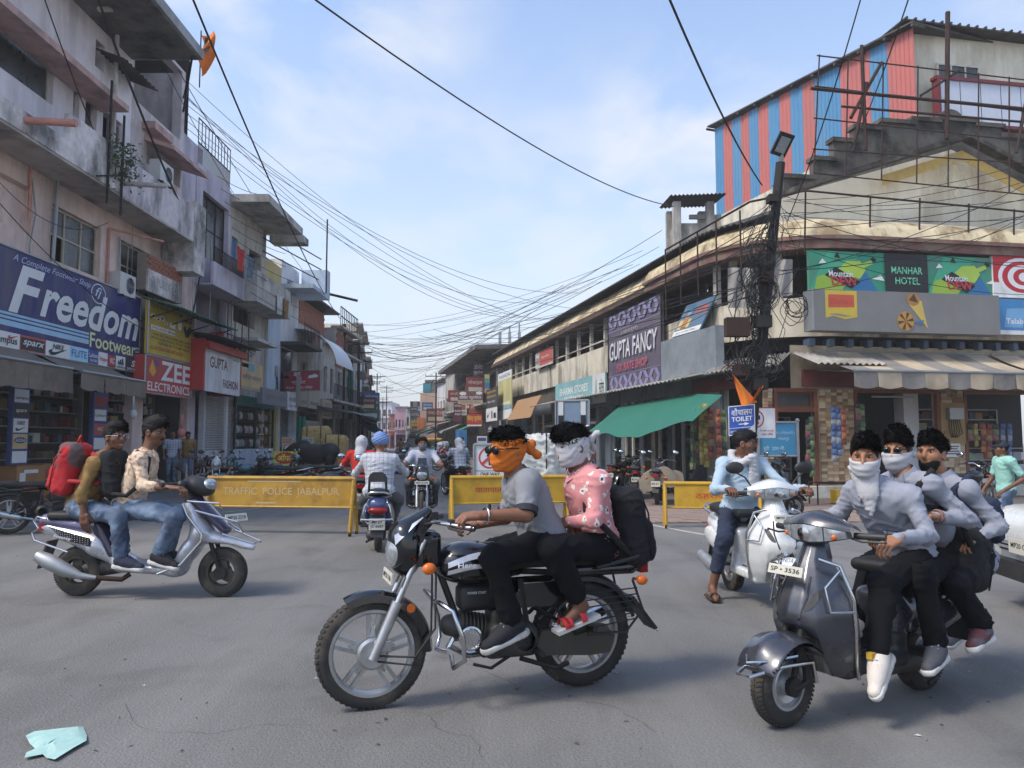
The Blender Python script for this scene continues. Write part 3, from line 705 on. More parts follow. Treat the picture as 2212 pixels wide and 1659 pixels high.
mb=MB();facade(mb,PL,yA,yS2,zs1,zr-2.9,[AO],.5);facade(mb,PL,yA,yS2,zr-2.9,zr,[(yA+.1,yS2-.25,zr-2.4,zr-.1)],.3)
mb.add([PL.pt(yS2,7.6,0),PL.pt(yS2,7.6,-5),PL.pt(yS2,zr,-5),PL.pt(yS2,zr,0)],[(0,1,2,3)])
mb.build('wall',m_rough,pk,world=True)
mb=MB();mb.pbox(PL,AO[0],AO[1],AO[2],AO[3],-.5,-.46);mb.build('recess_back',m_lilac2,pk,world=True)
mb=MB();mb.hexa([PL.pt(AO[0]-.2,AO[3]-.05,0),PL.pt(AO[1]+.1,AO[3]-.05,0),PL.pt(AO[1]+.1,AO[3]-.35,.9),PL.pt(AO[0]-.2,AO[3]-.35,.9)],[PL.pt(AO[0]-.2,AO[3]+.07,0),PL.pt(AO[1]+.1,AO[3]+.07,0),PL.pt(AO[1]+.1,AO[3]-.23,.9),PL.pt(AO[0]-.2,AO[3]-.23,.9)]);mb.build('sunshade',m_rose,pk,world=True)
mb=MB();zz=Z(PL,440,130,2.0);mb.pbox(PL,12,U(PL,440,130,2.0),zz,zz+.28,-4,2.0);mb.build('roof_canopy',mat('grey_roof_slab','#a9a9aa',.9,var=.1,dirt='#555555',damt=.5),pk,world=True)
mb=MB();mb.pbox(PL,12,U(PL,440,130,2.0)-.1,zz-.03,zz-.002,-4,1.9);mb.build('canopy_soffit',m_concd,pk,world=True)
mb=MB()
for u in(U(PL,440,130,2.0)-.3,):mb.cyl(PL.pt(yS2-.1,zr-.9,0),PL.pt(u,zz-.05,1.8),.03,n=6);mb.cyl(PL.pt(yS2-.1,zz-.05,0),PL.pt(u,zz-.05,1.8),.03,n=6)
mb.build('bracket',m_iron,pk,world=True)
mb=MB();mb.pbox(PL,yS2+.002,U(PL,424),zs1,Z(PL,420,305),-3,-.05);mb.build('wall',m_lilac2,pk,world=True)
mb=MB();mb.pbox(PL,yB+.002,yB+.85,zs1-.9,zs1+1.3,.05,1.02);mb.build('pier',m_mould,pk,world=True)
mb=MB();u=U(PL,242,400,.12);mb.cyl(PL.pt(U(PL,85),3.6,.1),PL.pt(U(PL,93),zs1,.1),.045,n=8);mb.build('drain_pipe',m_galv,pk,world=True,split=True)
mb=MB();p0,p1=PL.at(56,475),PL.at(62,350);mb.cyl(PL.pt(p0[0],p0[1],.06),PL.pt(p0[0],zs1,.06),.03,n=6);mb.cyl(PL.pt(U(PL,215),4.9,.06),PL.pt(U(PL,215),7.1,.06),.035,n=6);mb.cyl(PL.pt(U(PL,215),7.1,.06),PL.pt(U(PL,270),7.1,.9),.035,n=6);mb.build('drain_pipe',m_rustpipe,pk,world=True)
mb=MB();a=PL.at(52,259,1.0);mb.cyl(PL.pt(a[0],a[1],.9),PL.pt(a[0]+.1,a[1]-.03,2.0),.075,n=10);mb.build('spout',m_rustpipe,pk,world=True)
mb=MB();a=PL.at(262,396,1.0);mb.cyl(PL.pt(a[0],a[1],.9),PL.pt(a[0]+.1,a[1]-.03,2.1),.06,n=10);mb.build('spout',m_pipe,pk,world=True)
mb=MB();mb.cyl(PL.pt(U(PL,258,60,.3),zs1+.2,.25),PL.pt(U(PL,258,60,.3),16,.25),.06,n=8);mb.cyl(PL.pt(U(PL,246,300,.3),zs1+.2,.3),PL.pt(U(PL,246,300,.3),10.9,.3),.035,n=8)
mb.cyl(PL.pt(U(PL,215,20,.7),Z(PL,215,20,.7),.7),PL.pt(U(PL,280,20,.7),Z(PL,280,18,.7),.7),.07,n=8);mb.cyl(PL.pt(U(PL,280,20,.7),Z(PL,280,18,.7),.7),PL.pt(U(PL,280,20,.7),16.5,.7),.07,n=8);mb.build('drain_pipe',m_pipe,pk,world=True)
mb=MB();mb.cyl(PL.pt(U(PL,236,300,1.05),zs1-.4,1.06),PL.pt(U(PL,236,300,1.05),10.2,1.06),.03,n=6);mb.cyl(PL.pt(U(PL,262,400,1.05),zs1-.5,1.06),PL.pt(U(PL,262,400,1.05),9.6,1.06),.03,n=6);mb.cyl(PL.pt(U(PL,208,380,1.05),Z(PL,208,380,1.05),1.06),PL.pt(U(PL,262,392,1.05),Z(PL,236,360,1.05),1.06),.02,n=6);mb.build('iron_post',m_iron,pk,world=True)
mb=MB();a=PL.at(174,80);corrugated(mb,PL.pt(U(PL,172),Z(PL,172,71),.02),PL.d*1.9,PL.n*.75+Vector((0,0,-.28)),9,.03,.01);mb.build('tin_shade',m_tind,pk,world=True)
ac_unit(PL.pt(U(PL,345,380,.5),Z(PL,345,398,.5),.55),R_(90),'white air conditioner unit under the pink sunshade on the pink block')
ac_unit(PL.pt(U(PL,264,615,.2),Z(PL,264,640,.2),.2),R_(90),'small grey window air conditioner under the second pink floor window')
gs=thing('tin_awning','green corrugated shade jutting out over the yellow shop board','awning',PL.pt(24,6,.6));mb=MB();corrugated(mb,PL.pt(U(PL,304,640,.4),Z(PL,304,640,.4),.4),PL.d*4.6,PL.n*1.1+Vector((0,0,-.3)),24,.025,.012);mb.build('sheet',col('#2f5f50',.6),gs,world=True);mb=MB()
for k in range(4):mb.cyl(PL.pt(U(PL,304,640,.4)+.2+k*1.35,Z(PL,304,640,.4)-.75,0),PL.pt(U(PL,304,640,.4)+.2+k*1.35,Z(PL,304,640,.4)-.32,1.4),.02,n=5)
mb.build('strut',m_rust,gs,world=True,split=True)
pt=thing('wild_plant','small wild fig sprouting from the mouldy balcony edge','plant',PL.pt(U(PL,250,370,1.05),Z(PL,250,385,1.05),1.05))
mb=MB();rs=random.Random(4)
for k in range(7):mb.cyl((0,0,0),(rs.uniform(.05,.35),rs.uniform(-.3,.5),rs.uniform(.1,.9)),.012,.005,5)
mb.build('stem',m_wood,pt)
mb=MB()
for k in range(260):
 c=Vector((rs.gauss(.18,.13),rs.gauss(.1,.28),rs.gauss(.42,.3)));a=Vector((rs.gauss(0,1),rs.gauss(0,1),rs.gauss(0,.6))).normalized()*.07;b=a.cross(Vector((rs.gauss(0,1),rs.gauss(0,1),rs.gauss(0,1)))).normalized()*.03
 mb.add([c-a,c+b,c+a,c-b],[(0,1,2,3)])
setp(mb.build('foliage',m_leaf,pt),kind='stuff')
fl=thing('flag','orange and black flag hanging at the roof corner of the pink block','flag',P(432,150,24))
mb=MB();mb.cyl((0,0,-.6),(0,0,1.3),.02,n=6);mb.build('flagpole',m_iron,fl)
m_or=mat('saffron_cloth','#df7a25',.85,var=.15,vs=4)
mb=MB();mb.sheet(lambda s,t:(s*.45+.06*math.sin(t*9),.12*math.sin(t*7+s*4),1.15-1.35*t*(1-.25*s)+.1*s),10,20);mb.build('cloth',m_or,fl,smooth=1)
mb=MB();mb.sheet(lambda s,t:(.1+s*.22,.12*math.sin((.08+t*.45)*7+.8)-.02,1.12-.6*t),6,10);mb.build('emblem_cloth',m_black,fl,smooth=1)
# LEFT: lilac house with rusty grilles
b2=thing('house','narrow lilac house with rusty balcony grilles beside the pink block','building',(-10.8,27,0))
u0,u1=yend+.01,U(PL,487);zt=Z(PL,450,400);z3=Z(PL,445,590)
G1=(U(PL,424),U(PL,482),Z(PL,424,545),Z(PL,424,398))
mb=MB();facade(mb,PL,u0,u1,0,zt+.5,[(u0+.4,u1-.3,.15,3.2),(u0+.2,u1-.2,4.4,z3-.6),G1],.3);shell(mb,PL,u0,u1,0,zt+.5,8);mb.build('wall',m_lilac2,b2,world=True)
window(b2,PL,G1,3,2,off=-.2,fm=m_rust,gm=m_glassd)
mb=MB();mb.pbox(PL,u0,u1-.15,z3-.55,z3+.2,.55,.65);mb.pbox(PL,u0,u1-.15,z3-.6,z3-.55,0,.65);mb.build('balcony_parapet',m_lilac2,b2,world=True)
mb=MB();railing(mb,PL,u0+.1,u1-.2,z3+.2,z3+.75,.6,.09,.012);mb.build('balcony_grille',m_rust,b2,world=True)
mb=MB();railing(mb,PL,u0+.1,u1-.1,zt+.5,zt+1.25,-.05,.08,.012);railing(mb,PL,u0+.1,u1-.1,zt+1.25,zt+2.1,-.05,.28,.016);mb.build('roof_grille',m_rust,b2,world=True)
mb=MB();mb.pbox(PL,u0+.05,u1-.05,4.4,z3-.6,-3.3,-3.25);mb.pbox(PL,u0,u1,4.2,4.35,-3.2,.9);mb.build('loggia_back',m_soffit,b2,world=True)
mb=MB()
for i in range(5):mb.cyl(PL.pt(u0+.15+i*(u1-u0-.3)/4,4.35,.85),PL.pt(u0+.15+i*(u1-u0-.3)/4,6.3,.85),.02,n=5)
for z in(5.2,6.3):mb.cyl(PL.pt(u0+.15,z,.85),PL.pt(u1-.15,z,.85),.02,n=5)
mb.build('railing',m_rust,b2,world=True)
mb=MB();mb.pbox(PL,u0+.7,u0+1.25,4.75,4.82,.1,.6);mb.pbox(PL,u0+1.2,u0+1.26,4.82,5.3,.1,.6)
for a in(.72,1.2):
 for o in(.13,.55):mb.pbox(PL,u0+a,u0+a+.05,4.35,4.75,o,o+.05)
t=thing('chair','red plastic chair on the open loggia of the lilac house','chair',PL.pt(u0+1,4.36,.3));mb.build('seat',c_red,t,world=True)
for k,(du,dz,c,nm)in enumerate(((.1,0,'#8e4a35','terracotta'),(.5,0,'#b8756a','pink'),(.85,0,'#a1a09a','grey'))):
 t=thing('flower_pot',f'{nm} flower pot with leafy plant above the red shop fascia','flower pot',PL.pt(u0+1.4+du*2.2,4.36,.75));mb=MB();mb.lathe((0,0,0),(0,0,1),[(0,0),(.1,0),(.15,.28),(.13,.28),(0,.22)],12);mb.build('pot',col(c,.8),t)
 mb=MB();rs=random.Random(k)
 for i in range(60):
  c_=Vector((rs.gauss(0,.13),rs.gauss(0,.13),rs.gauss(.45,.13)));a=Vector((rs.gauss(0,1),rs.gauss(0,1),rs.gauss(0,1))).normalized()*.07;b_=a.cross(Vector((0,.3,1))).normalized()*.03;mb.add([c_-a,c_+b_,c_+a,c_-b_],[(0,1,2,3)])
 setp(mb.build('foliage',m_leaf,t),kind='stuff')
brick_u=U(PL,330,560,.3)
bw=thing('brick_pier','stub of bare red brick wall above the whitewashed lettered panel','wall',PL.pt(U(PL,352,590,.5),5.2,.5))
mb=MB();ua,ub=U(PL,318,600,.5),U(PL,396,620,.5);zb_,zt_=Z(PL,340,590,.5),Z(PL,340,556,.5)
mb.pbox(PL,ua,ub,Z(PL,318,625,.5),zt_,.2,.47);mb.build('core',m_mortar,bw,world=True);brickwork(bw,PL,ua,ub,zb_,zt_,.47,maxn=160)
mb=MB();mb.pbox(PL,ua,ub-.35,Z(PL,318,628,.5),zb_,.47,.52);w=mb.build('whitewashed_panel',m_mould,bw,world=True)
mb=MB();B=Board(PL.pt(ua,Z(PL,318,628,.5),.52),PL.d*(ub-ua-.35),(0,0,zb_-Z(PL,318,628,.5)));B.text(mb,'O PUBLIC O',.1,.92,.35,.75);mb.build('lettering',col('#8d8c92'),bw,world=True)
# LEFT: grey concrete house
b3=thing('house','black streaked concrete house with jutting roof slab and blue shutter','building',(-10.8,31,0))
v0,v1=u1+.01,U(PL,566)
zt3=Z(PL,560,490)
WB=(U(PL,490),U(PL,504),Z(PL,497,555),Z(PL,497,505));
mb=MB();facade(mb,PL,v0,v1,0,zt3,[(v0+.2,v1-.3,.15,3.1),WB,(v0+2.1,v0+3.6,WB[2],WB[3]),(U(PL,498),U(PL,545),Z(PL,520,700),Z(PL,520,640))],.3);shell(mb,PL,v0,v1,0,zt3,8);mb.build('wall',m_conc,b3,world=True)
mb=MB();mb.pbox(PL,WB[0],WB[1],WB[2],WB[3],-.14,-.1);mb.build('shutter',col('#39639b',.6),b3,world=True)
mb=MB();mb.pbox(PL,v0-.2,v1+.35,zt3,zt3+.3,-2,1.5);mb.pbox(PL,v1-.2,v1+.6,zt3-.45,zt3-.15,.2,1.7);mb.build('roof_slab',m_conc,b3,world=True)
zbp=Z(PL,520,625,1.0)
mb=MB();mb.pbox(PL,v0,v1+.1,zbp-.15,zbp,0,1.1);mb.pbox(PL,v0,v1+.1,zbp,zbp+1.05,1.0,1.1);mb.pbox(PL,v0-.1,v0,zbp-.15,zbp+1.05,0,1.1);mb.build('balcony',m_conc,b3,world=True)
mb=MB();mb.pbox(PL,v0+.4,v0+3,Z(PL,500,735),Z(PL,500,735)+.12,0,1.0);mb.build('ledge',m_conc,b3,world=True)
# LEFT: yellow and white house with roof frame
b4=thing('house','yellow and white house with boxed white oriel and rooftop poles','building',(-10.8,35,0))
w0,w1=v1+.01,U(PL,640);zy=Z(PL,575,555)
mb=MB();facade(mb,PL,w0,w0+2.3,0,zy,[(w0+.3,w0+2,.15,3)],.3);shell(mb,PL,w0,w0+2.3,0,zy,8);mb.build('wall',m_yellowb,b4,world=True)
mb=MB();zy2=Z(PL,610,560);WD=(w0+3.2,w0+4.1,Z(PL,605,640),Z(PL,605,590));facade(mb,PL,w0+2.31,w1,0,zy2,[(w0+2.6,w1-.4,.15,3),WD],.3);shell(mb,PL,w0+2.31,w1,0,zy2,8);mb.build('wall',m_whitew,b4,world=True)
window(b4,PL,WD,2,1)
mb=MB();za,zb_=Z(PL,645,597,1.5),Z(PL,645,525,1.5);mb.pbox(PL,w0+2.3,w1+.3,za,za+.2,0,1.5);mb.pbox(PL,w1-.3,w1+.3,za+.2,zb_,.2,1.5);mb.build('oriel',m_bluew,b4,world=True)
mb=MB()
for k,yy in enumerate((545,570,597)):mb.cyl(PL.pt(w0-.5,Z(PL,600,yy-30,0),0),PL.pt(w1,Z(PL,600,yy-30,0)-.1,1.1),.03,n=5)
mb.cyl(PL.pt(w1-.3,za,1.45),PL.pt(w1-.3,zb_+2.6,1.45),.04,n=6);mb.cyl(PL.pt(w1+.3,za+.4,1.2),PL.pt(w1+.9,za+.1,2.8),.07,n=6);mb.build('pole_frame',m_iron,b4,world=True)
mb=MB();mb.pbox(PL,w0+.1,w0+1.9,3.4,Z(PL,577,665),.02,.14);mb.build('cladding_panel',m_bluew,b4,world=True)
mb=MB();mb.pbox(PL,w0+1.9,w1-.3,5.9,6.05,0,1.3);mb.build('canopy',m_tind,b4,world=True)
mb=MB();railing(mb,PL,w0+2,w1-.4,6.05,6.9,1.2,.25,.015);mb.build('railing',m_rust,b4,world=True)
mb=MB();mb.pbox(PL,w0+2.0,w0+3.9,3.3,5.8,.05,.1);mb.build('display_glazing',m_glass,b4,world=True)
mb=MB();mb.cyl(PL.pt(w0+2.0,3.3,.12),PL.pt(w0+2.0,5.9,.12),.03,n=5);mb.cyl(PL.pt(w0+3.9,3.3,.12),PL.pt(w0+3.9,5.9,.12),.03,n=5);mb.build('glazing_frame',m_galv,b4,world=True,split=True)
# LEFT: house with curved white canopy, then brick houses
b5=thing('house','grey house with curved white sheet canopy over its upper floor','building',(-10.8,40,0))
x0,x1=w1+.01,U(PL,694);z5=Z(PL,650,700)
mb=MB();facade(mb,PL,x0,x1,0,z5,[(x0+.3,x1-.3,.15,3),(x0+.6,x0+2,4.2,5.6)],.3);shell(mb,PL,x0,x1,0,z5,8);mb.build('wall',m_conc,b5,world=True)
window(b5,PL,(x0+.6,x0+2,4.2,5.6),2,1)
mb=MB();zc=Z(PL,640,765,1.6);mb.sheet(lambda s,t:PL.pt(x0-.6+(x1-x0)*.8*s,zc+1.9*math.cos(t*1.5),2.1*math.sin(t*1.5)),6,14,.03,(0,0,.05));mb.build('curved_canopy',mat('white_sheet','#c9ccd2',.5,.1,var=.08),b5,world=True,smooth=40)
mb=MB();corrugated(mb,PL.pt(x0,3.55,0),PL.d*(x1-x0),PL.n*1.6+Vector((0,0,-.5)),24,.03,.01);mb.build('tin_roof',m_tind,b5,world=True)
def plain_house(label,pl,ua,ub,z1,m,nwin=3,floors=None,depth=8,canopy=True,roofm=None,seed=0,brick=False,name='house'):
 rs=random.Random(seed);t=thing(name,label,'building',pl.pt((ua+ub)/2,0,0));holes=[];fl_=max(1,int((z1-3.3)/3.1))if floors is None else floors;w=ub-ua
 for f in range(fl_):
  zb0=4.3+f*3.0
  for i in range(nwin):
   c=ua+w*(i+.5)/nwin
   if zb0+1.4<z1:holes.append((c-w/nwin*.26,c+w/nwin*.26,zb0,min(zb0+1.5,z1-.25)))
 shop=(ua+.3,ub-.3,.12,2.9)
 mb=MB();facade(mb,pl,ua,ub,0,z1,holes+[shop],.25);shell(mb,pl,ua,ub,0,z1,depth);mb.build('wall',m,t,world=True)
 for h in holes:window(t,pl,h,2,1,fm=m_woodw if rs.random()<.5 else m_wood,gm=m_glassd)
 mb=MB();mb.pbox(pl,ua+.05,ub-.05,.02,2.95,-1.6,-1.5);mb.build('shop_back',m_room,t,world=True)
 mb=MB();mb.pbox(pl,ua-.05,ub+.05,z1-.02,z1+.12,-.3,.45)
 for f in range(fl_):mb.pbox(pl,ua,ub,3.75+f*3.0,3.88+f*3.0,.0,.7)
 mb.build('ledge',m_conc,t,world=True,split=True)
 mb=MB()
 for f in range(fl_):railing(mb,pl,ua+.1,ub-.1,3.88+f*3,4.75+f*3,.66,.22,.014)
 if fl_:mb.build('railing',m_rust,t,world=True)
 if canopy:
  mb=MB();corrugated(mb,pl.pt(ua,3.5,0),pl.d*w,pl.n*1.5+Vector((0,0,-.4)),max(6,int(w*5)),.025,.01);mb.build('tin_awning',m_tind if seed%2 else m_tin,t,world=True)
 return t
y0=x1+.01;y1=U(PL,722);y2=U(PL,760)
t=plain_house('brick and plaster house with flat tin roof behind the curved canopy',PL,y0,y1,Z(PL,705,745),m_conc,2,1,seed=3)
zq=Z(PL,705,745);mb=MB();mb.pbox(PL,y0-3,y1-.5,zq-.4,zq+2.1,-3.5,-.6);mb.build('brick_core',m_mortar,t,world=True);brickwork(t,PL,y0-3,y1-.5,zq+.12,zq+2.1,-.58,bl=.34,bh=.17,maxn=200,seed=5)
mb=MB();mb.pbox(PL,y0-3.3,y1+.2,zq+2.15,zq+2.25,-3.8,.2);mb.build('flat_tin_roof',m_tind,t,world=True)
t=plain_house('unplastered brick house with rooftop railing behind the leaning pole',PL,y1+.01,y2,Z(PL,745,720),m_conc,2,2,seed=4)
zq=Z(PL,745,760);brickwork(t,PL,y1+.05,y2-.1,zq-1.2,Z(PL,745,720)-.15,.03,bl=.38,bh=.18,maxn=220,seed=8)
mb=MB();railing(mb,PL,y1,y2,Z(PL,745,720)+.12,Z(PL,745,720)+1.3,.3,.5,.025,3);mb.build('roof_railing',m_rust,t,world=True)
PL2=Plane((-10.8,y2),(-.165,.986),(.986,.165))
spec=[(0,7,8.2,m_conc,'grey two storey house with rusty railings behind the green netting'),(7.1,14,10.5,m_cream,'cream three storey house far down on the left'),(14.1,22,9.2,m_whitew,'whitewashed house far down on the left'),(22.1,32,12,m_concd,'dark concrete block far down on the left'),(32.1,44,10.5,m_bluew,'pale blue house far down on the left'),(44.1,60,12,m_brick,'red brick coloured house far down on the left'),(60.1,80,11,m_whitew,'long white house near the far left end of the street')]
for k,(a,b,z,m,l)in enumerate(spec):plain_house(l,PL2,a,b,z,m,3,seed=20+k)
def far_block(label,px0,px1,pytop,Y,m,depth=12,nw=4,floors=4):
 a,b=P(px0,955,Y),P(px1,955,Y);pl=Plane((a.x,a.y),(b.x-a.x,0),(0,-1));z1=P(px0,pytop,Y).z
 return plain_house(label,pl,0,b.x-a.x,z1,m,nw,depth=depth,canopy=False,seed=int(px0))
far_block('tall pale grey block closing the far end of the street',792,846,868,175,m_whitew,nw=5)
far_block('low red and grey house at the far end of the street',840,868,895,165,m_brick)
far_block('small bright pink house at the far end of the street',852,881,879,150,col('#b08a96',.9))
far_block('cluttered greenish grey house beside the stacked hotel signs',876,912,880,135,m_conc)
# RIGHT: corner hotel and its long two-storey wing
C2=Vector((6.36,19.8));dR=Vector((-.217,.976));dF=Vector((.985,.17));nR=Vector((-.976,-.217));nF=Vector((.17,-.985))
RAD=2.6;cc=C2+dR*RAD+dF*RAD
def corner_path(ufar,uright,m=12):
 """walks the long wing towards the corner, round it and along the front"""
 o=Vector((5.2,25));uc=(C2+dR*RAD-o).dot(dR);pts=[]
 k=max(2,int((ufar-uc)/1.5))
 for i in range(k):q=o+dR*(ufar+(uc-ufar)*i/k);pts.append((q,nR))
 a0=math.atan2(nR.y,nR.x);a1=math.atan2(nF.y,nF.x)
 if a0>0:a0-=2*math.pi
 a0=a0 if a0<a1 else a0-2*math.pi
 for i in range(m+1):a=a0+(a1-a0)*i/m;n=Vector((math.cos(a),math.sin(a)));pts.append((cc+n*RAD,n))
 for i in range(1,5):pts.append((C2+dF*(RAD+(uright-RAD)*i/4),nF))
 return pts
uF=U(PR,1078);uNEAR=(C2-Vector((5.2,25))).dot(dR)
UR=11.5
ht=thing('hotel_building','corner building with cream stepped gable, curved white parapet and striped awnings','building',(8,21,0))
lw=thing('shop_row','long two storey wing with open upper verandah and peeling parapet','building',(2,32,0))
UD=uNEAR+6.2
def pathseg(lo,hi):
 return corner_path(hi,UR)if lo is None else None
hp=corner_path(UD,UR)
mb=MB();sweep(mb,hp,[(0,4.2),(.12,4.2),(.12,5.25),(-.05,5.25),(-.05,4.2)]);mb.build('parapet',m_dirtyw,ht,world=True)
mb=MB();sweep(mb,hp,[(.5,6.45),(.55,6.45),(.55,6.68),(.62,6.68),(.62,6.78),(.3,6.8)]);sweep(mb,hp,[(-.4,6.5),(.5,6.45)]);mb.build('eave_band',m_redf,ht,world=True,smooth=30)
mb=MB();sweep(mb,hp,[(.56,6.78),(.5,7.0),(.36,7.18),(.15,7.32),(-.2,7.42)]);mb.build('curved_roof',m_cream2,ht,world=True,smooth=50)
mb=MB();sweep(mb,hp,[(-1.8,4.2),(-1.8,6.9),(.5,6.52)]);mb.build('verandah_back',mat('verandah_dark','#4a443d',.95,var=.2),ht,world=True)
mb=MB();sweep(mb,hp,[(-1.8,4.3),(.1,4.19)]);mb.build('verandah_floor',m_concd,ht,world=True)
mb=MB()
for i in(0,3,5,9,13,len(hp)-3,len(hp)-2,len(hp)-1):
 p,n=hp[min(i,len(hp)-1)];mb.box((p.x,p.y,5.88),(.16,.16,1.26),math.atan2(n.y,n.x))
mb.build('verandah_post',m_woodw,ht,world=True,split=True)
mb=MB()
for i in range(20):
 u=1.4+i*.55;mb.pbox(PF,u,u+.14,3.92,4.12,-.2,.16)
mb.build('joist_end',col('#4d5d74',.8),ht,world=True,split=True)
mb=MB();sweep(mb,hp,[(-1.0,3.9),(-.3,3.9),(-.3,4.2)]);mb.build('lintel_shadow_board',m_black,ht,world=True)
zt=2.82
piers=[(U(PF,1770),U(PF,1843)),(U(PF,2032),U(PF,2078)),(U(PF,1648),U(PF,1668))]
doorA=(U(PF,1672),U(PF,1766),.3,zt);openB=(U(PF,1845),U(PF,2030),.3,zt);openC=(U(PF,2082),UR,.3,zt)
mb=MB();facade(mb,PF,.9,UR,0,3.95,[doorA,openB,openC],.3);mb.build('wall',mat('old_cream_render','#b3a48c',.9,var=.12,dirt='#5d5142',damt=.5),ht,world=True)
mb=MB();mb.pbox(PF,1.2,UR,2.86,3.3,.02,.1);mb.pbox(PR,uNEAR+.2,uNEAR+3.6,2.86,3.3,.05,.12);mb.build('fascia',m_maroon,ht,world=True)
mb=MB();mb.pbox(PF,.9,UR,.0,.3,.02,.5);mb.build('plinth',m_woodw,ht,world=True)
rs=random.Random(11)
tile_me=[]
for m in(m_tile1,m_tile2,m_tile3):
 b=MB();b.box((0,0,0),(.15,.05,.075));me=bpy.data.meshes.new('tile');me.from_pydata(b.v,[],b.f);me.materials.append(m);tile_me.append(me)
extra=MB();nt_=0;inv=wmat(ht).inverted()
for pi,(ua,ub)in enumerate(piers):
 n=max(1,round((ub-ua)/.155));tw=(ub-ua)/n
 for j in range(int(2.5/.082)):
  for i in range(n):
   w=PF.pt(ua+(i+.5)*tw,.34+(j+.5)*.082,.015+rs.uniform(-.012,.018))
   if pi==0 and nt_<290:
    o=bpy.data.objects.new('tile',rs.choice(tile_me));link(o,ht);o.location=inv@w;o.rotation_euler=(0,0,math.atan2(dF.y,dF.x));o.scale=(tw/.155,1,1);nt_+=1
   else:
    extra.cur=rs.randrange(3);extra.box(w,(tw-.005,.05,.075),math.atan2(dF.y,dF.x))
setp(extra.build('stone_tiles',[m_tile1,m_tile2,m_tile3],ht,world=True),kind='stuff')
m_rw=mat('red_brown_wood','#7a4a36',.7,var=.2,vs=5)
mb=MB()
for h in(doorA,openB,openC):
 mb.pbox(PF,h[0],h[0]+.09,h[2],h[3],-.1,.03);mb.pbox(PF,h[1]-.09,h[1],h[2],h[3],-.1,.03);mb.pbox(PF,h[0]+.09,h[1]-.09,h[3]-.1,h[3],-.1,.03)
mb.pbox(PF,doorA[0]+.09,doorA[1]-.09,2.2,2.32,-.1,.02);mb.build('door_frame',m_rw,ht,world=True)
window(ht,PF,(doorA[0]+.1,doorA[1]-.1,2.32,2.72),1,1,off=-.1,fm=m_rw,gm=m_glassd,name='transom')
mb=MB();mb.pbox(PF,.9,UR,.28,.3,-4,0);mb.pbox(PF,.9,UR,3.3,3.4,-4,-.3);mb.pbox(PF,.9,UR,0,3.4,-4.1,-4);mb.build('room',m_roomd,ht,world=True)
mb=MB();u=U(PF,1980);mb.pbox(PF,u,u+.45,.3,2.75,-.9,-.5);mb.build('inner_door_leaf',m_whitew,ht,world=True)
mb=MB();mb.pbox(PF,U(PF,1900),U(PF,1990),2.62,2.66,-.35,-.28);mb.build('rolled_shutter_edge',m_galv,ht,world=True)
t=thing('electric_meter','grey electricity meter on a yellow plywood board on the stone pier','meter',PF.pt((piers[1][0]+piers[1][1])/2,1.9,.05),math.atan2(dF.y,dF.x))
mb=MB();mb.box((0,.02,.02),(.72,.05,1.1));mb.build('board',mat('meter_board','#9c8258',.8),t)
mb=MB();mb.box((0,-.08,.28),(.42,.16,.3));mb.build('meter',m_galv,t)
mb=MB()
for k in range(6):mb.tube([(-.15+k*.06,-.05,.12),(-.2+k*.08,-.09,-.1-.03*k),(-.1+k*.03,-.06,-.35)],.012,5)
mb.build('wire',m_black,t)
t=thing('paper_notice','white printed paper notice pasted below the electricity meter','notice',PF.pt(U(PF,2050),1.05,.05));B=Board(PF.pt(U(PF,2035),1.02,.07),PF.d*.46,(0,0,.36));mb=MB();B.slab(mb,.01);mb.build('paper',c_white,t,world=True)
mb=MB()
for k in range(4):B.quad(mb,.1,.9-.1*(k%2),.75-k*.18,.84-k*.18)
mb.build('lettering',col('#55585e'),t,world=True)
PG=Plane((C2.x+.1,C2.y+.9),(.985,.17),(.17,-.985))
gp=lambda px,py,off=0:PG.at(px,py,off)
ul,_=gp(1700,440);ur_,_=gp(2300,440)
gpts=[(ul,6.9),(ur_,6.9),gp(2300,425),gp(2077,312),gp(1757,402),(ul,gp(1757,402)[1]-.3)]
mb=MB();mb.prism([(a,b)for a,b in gpts],PG.pt(0,0,-.4),PG.d,(0,0,1),.4 if False else-.4);mb.build('gable_wall',m_cream,ht,world=True)
mb=MB()
def slope_bar(p,q,w0,w1,o0,o1):
 a=[PG.pt(p[0],p[1]+w0,o0),PG.pt(q[0],q[1]+w0,o0),PG.pt(q[0],q[1]+w1,o0),PG.pt(p[0],p[1]+w1,o0)]
 mb.hexa(a,[x+PG.n*(o1-o0)for x in a])
slope_bar((ul,gp(1757,402)[1]-.32),gp(2077,306),0,.14,0,.35);slope_bar(gp(2077,306),gp(2300,425),0,.14,0,.351);mb.build('gable_coping',m_blackst,ht,world=True)
mb=MB();slope_bar(gp(1905,375),gp(2077,322),-.35,-.05,0.004,.02);slope_bar(gp(2077,322),gp(2212,395),-.35,-.05,0.004,.0205);mb.build('ochre_band',m_yellowoch,ht,world=True)
mb=MB();B=Board(PG.pt(gp(2030,425)[0],gp(2030,425)[1],.01),PG.d*(gp(2095,425)[0]-gp(2030,425)[0]),(0,0,gp(2060,330)[1]-gp(2060,425)[1]))
for k in(0,1):
 tri=[(.5+.5*math.sin(2*math.pi*i/3+k*math.pi),.5+.5*math.cos(2*math.pi*i/3+k*math.pi))for i in range(3)]
 for i in range(3):mb.cyl(B.p(*tri[i],.01),B.p(*tri[(i+1)%3],.01),.022,n=5)
B.text(mb,'1951',.28,.72,.42,.6,.01,.02);mb.build('star_emblem',mat('emblem_plaster','#cfc4a6',.9),ht,world=True)
